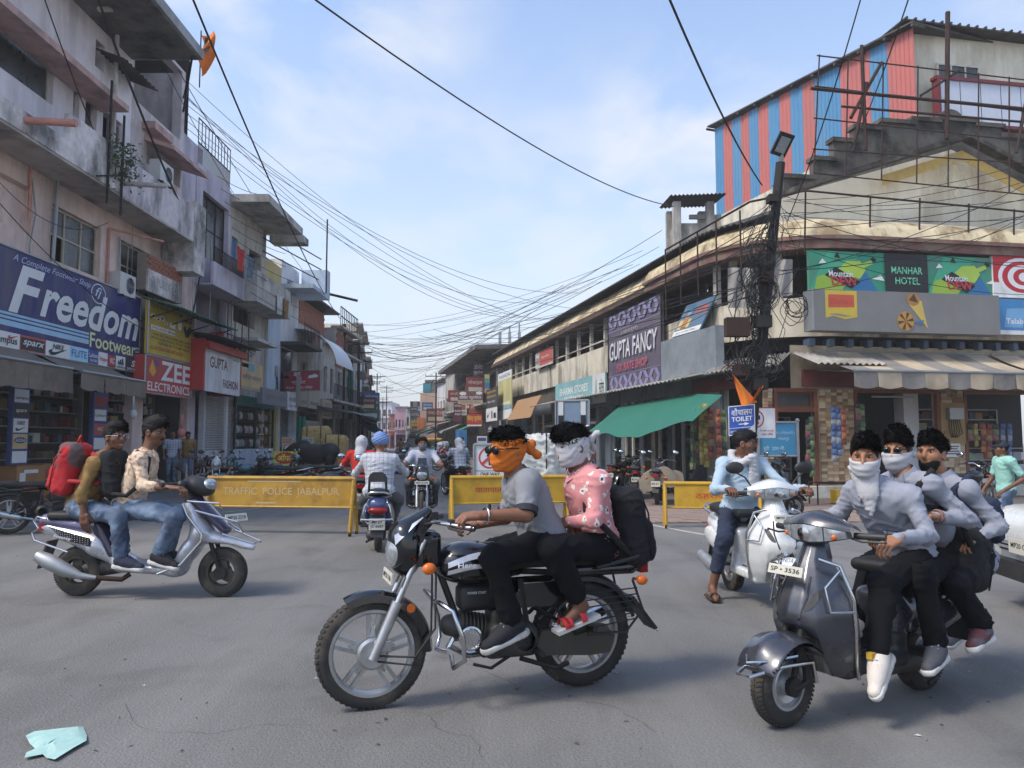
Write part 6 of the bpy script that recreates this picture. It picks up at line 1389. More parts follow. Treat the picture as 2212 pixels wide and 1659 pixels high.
 mb=MB();mb.tube([(.25,-.15,.18),(.45,-.1,.16),(.5,-.06,.2)],.022,8);mb.build('exhaust_pipe',m_rust,t,smooth=40)
 s=SDF((-.08,-.1,.12),(.5,.16,.4),h*1.2);s.cone((.0,.04,.215),(.36,.04,.26),.08,.07,k=.02);s.box((.36,0,.28),(.16,.18,.14),.03);sdfobj('engine_case',s,m_eng,t)
 mb=MB()
 for sg in(1,-1):mb.tube([(L,.055*sg,.215),(L-.1,.06*sg,.5)],.02,8)
 mb.cyl((L,-.07,.215),(L,.07,.215),.055,n=16);mb.build('fork_leg',m_iron,t,smooth=40,split=True)
 mb=MB();mb.hexa([(-.26,-.07,.48),(-.26,.07,.48),(-.34,.07,.24),(-.34,-.07,.24)],[(-.24,-.07,.48),(-.24,.07,.48),(-.32,.07,.24),(-.32,-.07,.24)]);mb.build('rear_mudguard',m_plast,t)
 mb=MB();mb.box((-.31,0,.6),(.06,.16,.06));mb.build('tail_light',m_redl,t)
 plate(t,(1.42,-.02,.69),(.8,-.45,.4),.22,.07,'MP20 2218')
scooty(b)
# people: body with overlapping, unfused head and hands, clothing and hair as parts
m_skin=mat('skin_brown','#83573f',.55,var=.1,vs=20);m_skin2=mat('skin_deep_brown','#6b4632',.55,var=.1,vs=20);m_skin3=mat('skin_tan','#946648',.55,var=.1,vs=20)
m_hair=mat('black_hair','#0b0909',.62,var=.3,vs=60,bump=.3,bs=160,spec=.25);m_eyew=mat('eye_white','#9a918a',.3,var=0)
m_tr_b=mat('black_trousers','#101115',.95,var=.25,vs=5,spec=.2);m_tr_g=mat('grey_trousers','#4c4d50',.9,var=.15,vs=5);m_tr_n=mat('navy_trousers','#232c40',.9,var=.2,vs=5)
m_jean=mat('faded_jeans','#4f6a8c',.9,var=.15,vs=9,bump=.2,bs=200,pattern=pat_two('#3a465c','#74869a',4.5,(.38,.66),5))
m_sh_grey=mat('grey_polo','#7e7f83',.9,var=.06,vs=9,bump=.1,bs=200);m_sh_pink=mat('floral_shirt','#cf8f8f',.9,var=.05,pattern=pat_flowers('#cc8888','#ddd2cc','#2b3050',15))
m_sh_cream=mat('cream_print_shirt','#d3b79c',.9,var=.06,pattern=pat_two('#d6bda3','#ab8a70',26,(.5,.6)));m_sh_must=mat('mustard_shirt','#8a6b3c',.9,var=.15,vs=6,pattern=pat_two('#8f7040','#6d5230',12,(.45,.6)))
m_sh_unif=mat('grey_uniform','#8d909b',.9,var=.06,vs=5,bump=.15,bs=250);m_sh_pale=mat('pale_blue_shirt','#9db0bd',.9,var=.05,vs=5);m_sh_white=mat('white_polo','#b4b6c0',.9,var=.05)
m_sh_chk=mat('check_shirt','#c4c6cc',.9,var=.04,pattern=pat_checks('#b3b4b8','#767e90',.055,.16));m_sh_red=mat('red_tee','#b5221d',.85,var=.08);m_sh_mint=mat('mint_polo','#8fbfb2',.9,var=.05);m_sh_plaid=mat('plaid_shirt','#b9c0cc',.9,var=.05,pattern=pat_checks('#aab1ba','#767f91',.08,.3))
m_scw=mat('white_scarf','#b3b2b4',.95,var=.06,vs=8,bump=.1,bs=150);m_sco=mat('orange_scarf','#c0661c',.9,var=.1,vs=8,bump=.1,bs=150);m_turb=mat('blue_turban','#7189b5',.95,var=.08,vs=8)
m_shoe_b=mat('black_shoe','#1c1d22',.8,var=.2,vs=20,bump=.2,bs=150);m_sole=mat('white_sole','#c9c6c0',.7,var=.08,dirt='#8a8074',damt=.5,dscale=8);m_shoe_w=mat('cream_knit_shoe','#cfc6bb',.85,var=.08,bump=.3,bs=160);m_shoe_g=mat('grey_shoe','#4a4b50',.8,var=.2,vs=20)
m_dark=mat('sunglass_black','#0d0d0f',.12,var=0)
def V3_(x):return np.array(x,float)
def frame(f,up=(0,0,1)):
 f=V3_(f)/np.linalg.norm(f);l=np.cross(up,f);l/=np.linalg.norm(l);u=np.cross(f,l);return f,l,u
def hand(W,d,n,side,curl=.5,h=.0045,sc=1.0,thumb=1.0):
 """palm, five bent fingers of unequal length; d points to the fingers, n is the back of the hand, side the thumb's direction"""
 W,d,n,s=(V3_(q)for q in(W,d,n,side));d=d/np.linalg.norm(d);n=n-d*(n@d);n/=np.linalg.norm(n);s=np.cross(d,n)*(1 if np.cross(d,n)@s>0 else-1)
 S=SDF(W-.2*sc,W+.2*sc,h);K=W+d*.085*sc
 S.cone(W-d*.03,W+d*.02*sc,.027*sc,.03*sc,k=.01,flat=(n,.75));M=np.stack([d,s,n],1)
 S.box(W+d*.048*sc,(.092*sc,.082*sc,.03*sc),.014*sc,M=M,k=.015);S.cone(W+d*.02*sc+s*.03*sc,W+d*.06*sc+s*.034*sc,.018*sc,.012*sc,k=.012)
 for i,Lf in enumerate((.92,1.0,.95,.76)):
  o=s*(.031-.0207*i)*sc;p=W+d*(.09-.004*abs(i-1))*sc+o;a=0
  for j,(l,r)in enumerate(((.044,.0094),(.028,.0085),(.023,.0076))):
   a+=curl*(.75,1.15,.8)[j]+.03*i;q=p+(d*math.cos(a)-n*math.sin(a))*l*Lf*sc;S.cone(p,q,r*sc,(r-.001)*sc,k=.003);p=q
 p=W+d*.025*sc+s*.035*sc
 for j,(l,r)in enumerate(((.042,.0115),(.032,.0098))):
  v=(d*(.75+.1*j)+s*(.55-.5*j)-n*(.35+curl*.5*thumb));v/=np.linalg.norm(v);q=p+v*l*sc;S.cone(p,q,r*sc,(r-.0012)*sc,k=.004);p=q
 return S.mesh()
def headmesh(c,f,up=(0,0,1),h=.0062,sc=1.0,neck=None,jaw=1.0):
 c=V3_(c);f,l,u=frame(f,up);M=np.stack([f,l,u],1);S=SDF(c-.2*sc,c+.2*sc,h);q=lambda a,b,d:c+(f*a+l*b+u*d)*sc
 e=lambda p,r,k=.02,op='add':S.ell(q(*p),V3_(r)*sc,M=M,k=k,op=op)
 e((-.012,0,.028),(.094,.075,.09));e((.022,0,-.03),(.07,.058,.078),.03);e((.05,0,-.082),(.034*jaw,.032*jaw,.028),.03)
 for y in(1,-1):
  e((.045,.04*y,-.02),(.035,.026,.028),.02);e((.086,.031*y,.012),(.014,.02,.008),.008,'cut');e((-.005,.076*y,-.008),(.022,.012,.034),.006);e((.0,.084*y,-.006),(.01,.006,.018),.004,'cut');e((.078,.03*y,.034),(.016,.024,.008),.012)
  e((.083,.012*y,-.034),(.012,.009,.008),.006)
 S.cone(q(.088,0,.02),q(.108,0,-.022),.0085*sc,.0125*sc,k=.014);S.cone(q(.078,-.019,-.06),q(.078,.019,-.06),.009*sc,k=.01);S.cone(q(.077,-.017,-.07),q(.077,.017,-.07),.009*sc,k=.006)
 S.cone(q(-.01,0,-.06),q(-.035,0,-.15)if neck is None else V3_(neck),.052*sc,.058*sc,k=.03)
 return S.mesh()
def person(V,label,P_,shirt,trouser,skin=None,sleeve='long',hair=True,shoes=None,sole=None,hairtop=.0,look=None,up=(0,0,1),hd=.0062,group=None,bd=.013,hands=None,collar=True,width=1.0,foot_m=None,beard=False,fold=.009,short_tr=0,belly=0,legs=True,hem=.08,eyes=True,moust=False,lean=None,cat='person'):
 """P_: joints in the vehicle's frame; keys head neck sh hip el wr kn an toe, with l / r suffixes"""
 t=V.root('person',label,cat,group);skin=skin or m_skin;J={k:V3_(v)for k,v in P_.items()};parts=[]
 nk,hp_=J['neck'],J['hip'];lat=J['shl']-J['shr'];lat[2]*=.5;lat/=np.linalg.norm(lat);up_t=nk-hp_;up_t/=np.linalg.norm(up_t);fw=np.cross(lat,up_t);fw/=np.linalg.norm(fw);MT=np.stack([fw,lat,up_t],1);wd=width
 f=V3_(look)if look is not None else fw;allp=np.stack(list(J.values()));lo,hi=allp.min(0)-.24,allp.max(0)+.2
 hl,hr=hp_+lat*.09*wd,hp_-lat*.09*wd
 def torso(S,g):
  S.ell(hp_+up_t*.02,(.125+g+belly*.5,.165*wd+g,.13),M=MT,k=.05);mid=hp_+(nk-hp_)*.42;S.ell(mid+fw*belly*.7,(.105+g+belly,.145*wd+g,.17),M=MT,k=.07);ch=hp_+(nk-hp_)*.74;S.ell(ch-fw*.0,(.112+g,.165*wd+g,.17),M=MT,k=.06)
  for s in 'lr':S.cone(nk-up_t*.045,J['sh'+s]-up_t*.01,.052+g,.058+g,k=.05)
 S=SDF(lo,hi,bd);torso(S,0)
 for s in 'lr':
  g=dict(long=.011,rolled=.006).get(sleeve,0);S.cone(J['sh'+s],J['el'+s],.05-g,.041-g,k=.03);S.cone(J['el'+s],J['wr'+s],.041-g,.027-g*.4,k=.02)
  if legs:
   H=hl if s=='l' else hr;S.cone(H,J['kn'+s],.078,.055,k=.05);S.cone(J['kn'+s],J['an'+s],.055,.036,k=.03);pass
   ft=J['toe'+s]-J['an'+s];S.cone(J['an'+s],J['an'+s]+ft*.92,.032,.026,k=.03)
 S.cone(nk-up_t*.06,V3_(J['head'])-V3_((0,0,.05)),.062,.054,k=.04);parts.append((*S.mesh(),0));parts.append((*headmesh(J['head'],f,up,hd,neck=nk),0))
 for s in 'lr':
  hh=(hands or{}).get(s)
  if hh is None:hh=dict(d=J['wr'+s]-J['el'+s],n=(0,0,1),side=lat*(-1 if s=='l' else 1),curl=.75)
  if hh:parts.append((*hand(J['wr'+s],hh['d'],hh['n'],hh['side'],hh.get('curl',.75),h=hh.get('h',.0048)),0))
 npmesh('body',parts,skin,t);F_,L_,U_=frame(f,up);c=J['head'];q=lambda a,b,d:c+F_*a+L_*b+U_*d;MH=np.stack([F_,L_,U_],1)
 S=SDF(lo,hi,bd*.92);torso(S,.017)
 for s in 'lr':
  a,b,w=J['sh'+s],J['el'+s],J['wr'+s]
  if sleeve=='short':S.cone(a,a+(b-a)*.72,.06,.06,k=.05)
  else:
   S.cone(a,b,.055,.047,k=.04);e=w if sleeve=='long' else b+(w-b)*.35;S.cone(b,e,.047,.036 if sleeve=='long' else.047,k=.025)
 H=hp_-up_t*hem;S.half(H,-up_t,.03);S.cone(nk+up_t*.05,nk+up_t*.2,.066,.08,k=.01,op='cut')
 sm=sdfobj('shirt',S,shirt,t,(fold,(17,17,27),len(label)))
 if collar:
  mb=MB();mb.sheet(lambda a,b:Vector(tuple(nk+up_t*((.035 if collar is True else.05)-(.05 if collar is True else.075)*b-.02*(math.cos(a*6.283)>.9))+(lat*math.sin(a*6.283)+fw*math.cos(a*6.283))*(.064+(.026 if collar is True else.042)*b)+fw*(.012*b-.03*up_t[0]*0))),28,3,.004,tuple(up_t));mb.build('collar',shirt if collar is True else collar,sm,smooth=40)
 if sleeve=='short' and collar not in(True,False):
  for s in 'lr':a,b=J['sh'+s],J['el'+s];mb=MB();d=Vector(tuple(b-a)).normalized();e=Vector(tuple(a+(b-a)*.80));mb.cyl(e,e+d*.035,.0685,.0645,20);mb.build('cuff',collar,sm,smooth=40)
 if collar is True and bd<.015:
  mb=MB()
  for g in(1,-1):a=[Vector(tuple(nk+up_t*x+lat*g*y+fw*z))for x,y,z in((.045,.05,.04),(-.035,.085,.085),(-.055,.03,.118),(.01,.008,.085))];mb.hexa(a,[v+Vector(tuple(fw*.006+up_t*.003))for v in a])
  mb.build('collar_flap',shirt,sm,split=True)
 if legs:
  S=SDF(lo,hi,bd);S.ell(hp_+up_t*.02,(.128,.168*wd,.125),M=MT,k=.05)
  for s in 'lr':
   H=hl if s=='l' else hr;e=J['kn'+s]+(J['an'+s]-J['kn'+s])*(.9-short_tr);S.cone(H,J['kn'+s],.093,.071,k=.05);S.cone(J['kn'+s],e,.071,.062,k=.03)
  sdfobj('trousers',S,trouser,t,(fold*1.1,(14,14,12),3+len(label)))
  for s in 'lr':
   a,T=J['an'+s],J['toe'+s];v=(T-a)/np.linalg.norm(T-a);kn=J['kn'+s]-a;n0=kn-v*(kn@v)if kn@v>-.85*np.linalg.norm(kn)else V3_((1,0,0))-v*v[0];n0/=np.linalg.norm(n0)+1e-9;d=v*.93+n0*.37;n_=n0*.93-v*.37;w=np.cross(n_,d);heel=a-d*.055-n_*.05;tip=heel+d*.27
   if shoes=='sandal':
    mb=MB();mb.hexa(*[[Vector(tuple(heel-n_*o+d*x+w*y))for x,y in((-.03,-.04),(.25,-.045),(.25,.045),(-.03,.04))]for o in(.04,.018)]);mb.build('sandal_sole',sole,t);mb=MB()
    for x in(.06,.15,.17):mb.sheet(lambda p,q_:Vector(tuple(heel+d*(x+.035*q_)+w*.05*math.cos(p*math.pi)+n_*(.058-.012*(x>.1))*math.sin(p*math.pi)-n_*.02)),12,2,.004,tuple(n_))
    mb.build('sandal_strap',foot_m or m_shoe_b,t,smooth=1);continue
   S=SDF(np.minimum(heel,tip)-.1,np.maximum(heel,tip)+.12,.0085);S.cone(heel+d*.03+n_*.02,heel+d*.1+n_*.03,.04,.042,k=.03);S.cone(heel+d*.1+n_*.015,tip-d*.035-n_*.005,.044,.036,k=.03);S.cone(a-n_*.005,a+d*.1-n_*.035,.047,.042,k=.03);S.half(heel-n_*.022,-n_,.004);so=sdfobj('shoe',S,shoes or m_shoe_b,t)
   S=SDF(np.minimum(heel,tip)-.1,np.maximum(heel,tip)+.1,.0085);S.cone(heel+d*.02-n_*.024,tip-d*.032-n_*.02,.043,.041,k=.01);S.half(heel-n_*.006,n_,.003);S.half(heel-n_*.042,-n_,.003);sdfobj('sole',S,sole or m_sole,so)
   if bd<.015:
    mb=MB()
    for k in range(4):x,hgt=.1+.022*k,.088-.013*k;mb.tube([Vector(tuple(heel+d*x+w*y+n_*(hgt-abs(y)*.35)))for y in(-.032,-.015,0,.015,.032)],.0045,5)
    mb.build('laces',m_sole if shoes is not m_shoe_w else m_scw,so,smooth=1)
    if shoes is m_shoe_w:mb=MB();mb.box(tuple(a+d*.03+n_*.045),(.035,.035,.035));mb.build('pull_tab',col('#b8902a'),so)
 if hair:
  S=SDF(c-.2,c+.2,hd);S.ell(q(-.016,0,.036),(.1,.083,.096+hairtop*.4),M=MH);S.ell(q(.02,0,.085+hairtop*.5),(.075,.066,.045+hairtop*.5),M=MH,k=.03);S.ell(q(.09,0,-.03),(.075,.11,.095),M=MH,op='cut',k=.01);S.half(q(0,0,-.035),-U_*.9+F_*.35,.02);Vv,Ff=S.mesh();N=vnormals(Vv,Ff);Vv=Vv+N*(.004*vnoise(Vv*24)+.003*vnoise(Vv@MH*V3_((25,110,60))))[:,None]
  ii=np.flatnonzero((Vv-c)@U_>.03);ii=NPR.choice(ii,1300 if hd<.008 else 200);nn=N[ii];fr=np.clip((Vv[ii]-c)@F_/.08,-1,1)[:,None];dd=nn*.05+F_*(.5+.5*fr)+L_*.35+U_*(hairtop*3)+NPR.normal(0,.13,(len(ii),3));dd/=np.linalg.norm(dd,axis=1)[:,None];ss=np.cross(dd,nn);ss/=np.linalg.norm(ss,axis=1)[:,None]+1e-9;ln=NPR.uniform(.016,.034,(len(ii),1));p0=Vv[ii]-nn*.002;sp=np.stack([p0-ss*.0045,p0+ss*.0045,p0+dd*ln+ss*.001,p0+dd*ln-ss*.001],1).reshape(-1,3)
  npmesh('hair',[(Vv,Ff,0),(sp,np.arange(len(sp)).reshape(-1,4),0)],m_hair,t)
 if eyes:
  for y in(1,-1):
   mb=MB();p=Vector(tuple(q(.071,.031*y,.012)));mb.sphere(p,.0118,12,8,(1,1.2,.5),M=Matrix(MH.tolist()));mb.cur=1;mb.sphere(p+Vector(tuple(F_))*.0075,.0072,8,6);mb.build('eye',[m_eyew,m_dark],t,smooth=1)
   mb=MB();mb.tube([Vector(tuple(q(.088,(.016)*y,.033))),Vector(tuple(q(.089,.032*y,.038))),Vector(tuple(q(.078,.05*y,.033)))],[.0035,.0045,.003],5);mb.build('eyebrow',m_hair,t)
 if moust:mb=MB();mb.tube([Vector(tuple(q(.076,.03,-.056))),Vector(tuple(q(.095,.01,-.046))),Vector(tuple(q(.095,-.01,-.046))),Vector(tuple(q(.076,-.03,-.056)))],[.004,.007,.007,.004],6);mb.build('moustache',m_hair,t)
 if beard:
  S=SDF(c-.2,c+.2,hd);S.ell(q(.03,0,-.055),(.066,.062,.062),M=MH);S.ell(q(.055,0,-.09),(.04,.038,.032),M=MH,k=.03);S.ell(q(.1,0,-.01),(.06,.05,.052),M=MH,op='cut',k=.01);S.half(q(0,0,-.012),U_+F_*.25,.01);Vv,Ff=S.mesh();Vv=Vv+vnormals(Vv,Ff)*(.004*vnoise(Vv*120))[:,None];npmesh('beard',[(Vv,Ff,0)],m_hair,t)
 t['_m']=0;return t,J,(F_,L_,U_,MH,q),(fw,lat,up_t,nk,hp_)
def scarf(t,q,MH,F_,U_,m,lo=-.13,hi_=.06,grow=.009,tail=None,tilt=.0,hd=.0065,name='face_scarf',fold=.004,low_open=False):
 """cloth wound over nose and mouth and knotted behind the head"""
 c=q(0,0,0);S=SDF(c-.22,c+.22,hd);S.ell(q(-.01,0,.02),(.098+grow,.08+grow,.1+grow),M=MH);S.ell(q(.03,0,-.045),(.082+grow,.066+grow,.09+grow),M=MH,k=.04);S.half(q(0,0,hi_),U_+F_*tilt,.004);S.half(q(0,0,lo),-U_+F_*.1,.01)
 V,F=S.mesh();N=vnormals(V,F);zz=(V-c)@U_+.25*((V-c)@F_)*(tilt!=0);V=V+N*(fold*(np.sin(zz*150+7*vnoise(V*9))*.7+.8*vnoise(V*V3_((20,20,75))))*(.55+.6*vnoise(V*15+4)))[:,None];o=npmesh(name,[(V,F,0)],m,t)
 return o
def knot(t,p,tails,m,r=.03):
 S=SDF(V3_(p)-.35,V3_(p)+.35,.008);S.ell(p,(r,r,r),k=.01)
 for a in tails:S.cone(p,a,r*.6,r*.9,k=.02)
 sdfobj('scarf_knot',S,m,t,(.006,(30,30,30),2))
def backpack(V,label,c,M,size,m,m2=None,straps=(),fold=.008):
 t=V.root('backpack',label,'backpack','backpacks');c=V3_(c);M=np.array(M);S=SDF(c-.42,c+.42,.011);S.box(c,size,min(size)*.42,M=M);S.box(c-M[:,0]*size[0]*.45-M[:,2]*size[2]*.18,(size[0]*.5,size[1]*.8,size[2]*.5),.05,M=M,k=.03);sdfobj('bag',S,m,t,(fold,(11,11,11),5))
 mb=MB()
 for st in straps:mb.tube([Vector(tuple(p))for p in st],.02,6)
 if straps:mb.build('strap',m2 or m,t,smooth=1)
 mb=MB();e=lambda x,y,z:Vector(tuple(c+M@(V3_((x,y,z))*V3_(size)*.5)));mb.tube([e(-.75,-.9,-.8),e(-.85,-.95,.3),e(-.6,-.6,.95),e(-.6,.6,.95),e(-.85,.95,.3),e(-.75,.9,-.8)],.006,5);mb.tube([e(.1,-.2,1.0),e(0,0,1.25),e(.1,.2,1.0)],.011,6);mb.build('zip',m2 or m_plast,t,smooth=1);return t
np3=lambda v:np.array(tuple(v))
def riderJ(V,lat=.18,**k):
 """pixel joints: name=(px, py, lateral)"""
 return{n:np3(V.J(*v))for n,v in k.items()}
fwd=(1,0,0)
J=riderJ(V1,head=(1098,973,.03),neck=(1118,1030,.0),shl=(1140,1042,.18),shr=(1120,1046,-.18),ell=(1136,1112,.27),wrl=(1035,1114,.31),elr=(1092,1118,-.27),wrr=(1030,1134,-.30),hip=(1178,1168,0),knl=(1066,1204,.22),knr=(1064,1190,-.2),anl=(1108,1346,.20),anr=(1106,1330,-.2),toel=(1060,1396,.21),toer=(1065,1370,-.21))
t,J,H,T=person(V1,'rider with orange scarf over his face, sunglasses, grey polo and black trousers',J,m_sh_grey,m_tr_b,m_skin,'short',hairtop=.012,look=(1,.25,-.12),collar=col('#2b2c31',.9),shoes=m_shoe_b,eyes=False,width=1.05,hands=dict(l=dict(d=(1,0,-.05),n=(.15,.2,1),side=(0,-1,0),curl=.95),r=dict(d=(1,0,.05),n=(0,0,1),side=(0,1,0),curl=.95)))
F_,L_,U_,MH,q=H;so=scarf(t,q,MH,F_,U_,m_sco,-.125,.072,tilt=-.15,fold=.005)
knot(t,q(-.13,.02,.0),[q(-.18,.03,-.05),q(-.17,.0,.02)],m_sco,.03)
mb=MB()
for y in(1,-1):mb.sphere(Vector(tuple(q(.112,.036*y,.014))),.036,14,8,(.4,1,.72),M=Matrix(MH.tolist()));mb.tube([Vector(tuple(q(.1,.06*y,.02))),Vector(tuple(q(.05,.097*y,.018))),Vector(tuple(q(-.01,.098*y,.012)))],.004,5)
mb.build('sunglasses',m_dark,t,smooth=1)
mb=MB();w=Vector(tuple(J['wrl']));d=Vector(tuple(J['ell']-J['wrl'])).normalized();mb.torus(w+d*.04,d,.04,.006,20,6);mb.build('bangle',m_chrome,t,smooth=1)
J=riderJ(V1,head=(1237,966,.02),neck=(1258,1016,0),shl=(1292,1040,.17),shr=(1262,1044,-.17),ell=(1282,1124,.22),wrl=(1232,1126,.1),elr=(1262,1120,-.2),wrr=(1236,1140,.0),hip=(1290,1178,0),knl=(1192,1184,.27),knr=(1196,1172,-.24),anl=(1257,1310,.23),anr=(1250,1300,-.22),toel=(1215,1350,.24),toer=(1212,1338,-.22))
t,J,H,T=person(V1,'slim pillion with white scarf over his face and pink floral shirt',J,m_sh_pink,m_tr_b,m_skin2,'long',hairtop=.03,look=(1,.1,-.42),up=(.3,0,1),shoes='sandal',sole=m_sole,foot_m=col('#b02428',.7),eyes=False,width=.92,short_tr=.12,hands=dict(l=dict(d=(.6,-.7,-.3),n=(.5,.5,.8),side=(0,0,1),curl=.6),r=dict(d=(.5,.7,-.3),n=(.6,-.5,.6),side=(0,0,1),curl=.6)))
F_,L_,U_,MH,q=H;scarf(t,q,MH,F_,U_,m_scw,-.105,.055,tilt=-.25,fold=.0035,grow=.006);knot(t,q(-.12,.02,-.0),[q(-.165,.05,.02),q(-.14,-.02,-.07)],m_scw,.022)
fw,lat,up_t,nk,hp_=T;M=np.stack([fw,lat,up_t],1);c=np3(V1.J(1353,1135,-.02));bk_M=np.array(Matrix.Rotation(.12,3,'Y'))
backpack(V1,'big black backpack on the back of the pink shirt pillion',c,bk_M,(.2,.3,.5),mat('black_bag','#17171a',.9,var=.3,vs=30,bump=.3,bs=160),m_black,[[J['sh'+s]+up_t*.065-fw*.04+lat*(-.05 if s=='l' else.05),J['sh'+s]+up_t*.03+fw*.075+lat*(-.05 if s=='l' else.05),J['sh'+s]-up_t*.15+fw*.1+lat*(-.02 if s=='l' else.02),J['sh'+s]-up_t*.33-fw*.02+lat*(.03 if s=='l' else-.03),c+bk_M@V3_((.07,.13 if s=='l' else-.13,-.15))]for s in 'lr'])
J=riderJ(V3,head=(333,934,0),neck=(318,978,0),shr=(302,992,-.17),shl=(318,992,.17),elr=(308,1050,-.26),wrr=(372,1054,-.3),ell=(330,1046,.26),wrl=(376,1050,.3),hip=(277,1096,0),knr=(380,1115,-.17),knl=(384,1108,.17),anr=(341,1198,-.15),anl=(362,1194,.14),toer=(372,1222,-.16),toel=(396,1214,.14))
t,J,H,T=person(V3,'young man in a cream printed shirt and jeans riding the silver scooter',J,m_sh_cream,m_jean,m_skin2,'rolled',hairtop=.04,look=(1,-.15,-.2),shoes=m_shoe_b,moust=True)
fw,lat,up_t,nk,hp_=T;c=hp_+up_t*.26-fw*.19;backpack(V3,'flat black backpack between the two riders of the silver scooter',c,np.array(Matrix.Rotation(-.15,3,'Y')),(.15,.3,.42),MATS['black_bag'],m_black,[[J['sh'+s]+up_t*.062-fw*.05,J['sh'+s]+up_t*.03+fw*.07,J['sh'+s]-up_t*.15+fw*.1,J['sh'+s]-up_t*.33+lat*(.04 if s=='l' else-.04),c+V3_((.05,.13 if s=='l' else-.13,-.17))]for s in 'lr'])
J=riderJ(V3,head=(249,944,-.04),neck=(231,984,0),shr=(206,1000,-.17),shl=(236,996,.16),elr=(176,1066,-.24),wrr=(181,1110,-.25),ell=(232,1062,.24),wrl=(270,1090,.22),hip=(180,1094,0),knr=(254,1115,-.22),knl=(256,1108,.2),anr=(262,1206,-.21),anl=(266,1200,.2),toer=(296,1226,-.22),toel=(300,1218,.2))
t,J,H,T=person(V3,'smiling pillion in a mustard shirt and spectacles on the silver scooter',J,m_sh_must,m_jean,m_skin2,'rolled',hairtop=.03,look=(1,-.45,-.06),shoes=mat('navy_shoe','#262b3c',.8,var=.2),hands=dict(r=dict(d=(.15,0,-1),n=(0,-1,0),side=(1,0,0),curl=.25)))
F_,L_,U_,MH,q=H;mb=MB()
for y in(1,-1):mb.torus(Vector(tuple(q(.102,.032*y,.01))),Vector(tuple(F_)),.024,.0025,18,5);mb.cyl(Vector(tuple(q(.1,.055*y,.016))),Vector(tuple(q(0,.088*y,.012))),.002,n=4)
mb.build('spectacles',m_chrome,t);mb=MB();mb.sphere(Vector(tuple(q(.088,0,-.065))),.018,10,6,(.4,1.2,.35),M=Matrix(MH.tolist()));mb.build('teeth',m_eyew,t,smooth=1)
fw,lat,up_t,nk,hp_=T;c=hp_+up_t*.27-fw*.22;backpack(V3,'red and grey backpack on the pillion of the silver scooter',c,np.array(Matrix.Rotation(.22,3,'Y')),(.2,.32,.48),mat('red_bag','#a81f24',.85,var=.1,pattern=pat_two('#ac2026','#5a4a4a',4,(.56,.6),1)),mat('bag_strap_red','#a02329',.85),[[J['sh'+s]+up_t*.066-fw*.06,J['sh'+s]+up_t*.035+fw*.075,J['sh'+s]-up_t*.15+fw*.1,c+V3_((.05,.13 if s=='l' else-.13,-.1))]for s in 'lr'])
J=riderJ(V2,head=(1868,988,0),neck=(1884,1044,0),shl=(1962,1070,.19),shr=(1846,1064,-.19),ell=(2006,1158,.3),wrl=(1938,1164,.33),elr=(1812,1112,-.3),wrr=(1738,1122,-.36),hip=(1962,1202,0),knl=(1906,1262,.2),knr=(1880,1222,-.18),anl=(1896,1418,.27),anr=(1850,1340,-.1),toel=(1893,1502,.31),toer=(1830,1360,-.1))
t,J,H,T=person(V2,'student steering the dark scooter with white cloth over his nose and mouth',J,m_sh_unif,m_tr_b,m_skin3,'long',hairtop=.03,look=(1,.55,-.12),shoes=m_shoe_w,hd=.006,hands=dict(l=dict(d=(.9,-.1,-.3),n=(.3,.2,1),side=(0,-1,0),curl=.7,h=.0042),r=dict(d=(.9,.1,-.1),n=(.1,0,1),side=(0,1,0),curl=.9)))
F_,L_,U_,MH,q=H;scarf(t,q,MH,F_,U_,m_scw,-.2,-.005,tilt=.12,fold=.004);S=SDF(q(.04,0,-.2)-.3,q(.04,0,-.2)+.3,.009);S.cone(q(.03,0,-.08),q(.06,.02,-.2),.085,.055,k=.03,flat=(F_,.55));S.cone(q(.06,.02,-.2),q(.07,.03,-.33),.055,.015,k=.03,flat=(F_,.5));sdfobj('scarf_end',S,m_scw,t,(.008,(26,26,9),3));knot(t,q(-.1,0,-.04),[q(-.12,0,-.1)],m_scw)
fw,lat,up_t,nk,hp_=T;B=Board(Vector(tuple(hp_+up_t*.3+lat*.05+fw*.142)),Vector(tuple(lat*.1)),Vector(tuple(up_t*.03)));mb=MB();B.slab(mb,.004);nb=mb.build('badge',col('#2c3550',.7),t);mb=MB();B.quad(mb,.05,.25,.1,.9,.001);B.quad(mb,.3,.95,.55,.75,.001);B.quad(mb,.3,.85,.2,.4,.001);mb.build('lettering',c_white,nb)
J=riderJ(V2,head=(1938,975,-.05),neck=(1956,1026,0),shl=(2008,1046,.19),shr=(1920,1046,-.19),ell=(2090,1122,.3),wrl=(2020,1116,.27),elr=(1930,1120,-.26),wrr=(1900,1150,-.2),hip=(2036,1200,-.02),knl=(1992,1250,.25),knr=(1960,1225,-.22),anl=(2024,1398,.29),anr=(1990,1370,-.2),toel=(2008,1444,.33),toer=(1965,1400,-.2))
t,J,H,T=person(V2,'second student behind the driver with white cloth tied at the back and dark glasses',J,m_sh_unif,m_tr_b,m_skin3,'long',hairtop=.05,look=(1,.3,-.05),shoes=m_shoe_g)
F_,L_,U_,MH,q=H;scarf(t,q,MH,F_,U_,m_scw,-.17,-.0,tilt=.1);knot(t,q(-.115,.03,-.03),[q(-.17,.05,-.03)],m_scw,.022);mb=MB()
for y in(1,-1):mb.sphere(Vector(tuple(q(.103,.033*y,.014))),.026,12,6,(.35,1,.7),M=Matrix(MH.tolist()));mb.cyl(Vector(tuple(q(.1,.058*y,.02))),Vector(tuple(q(0,.09*y,.012))),.003,n=4)
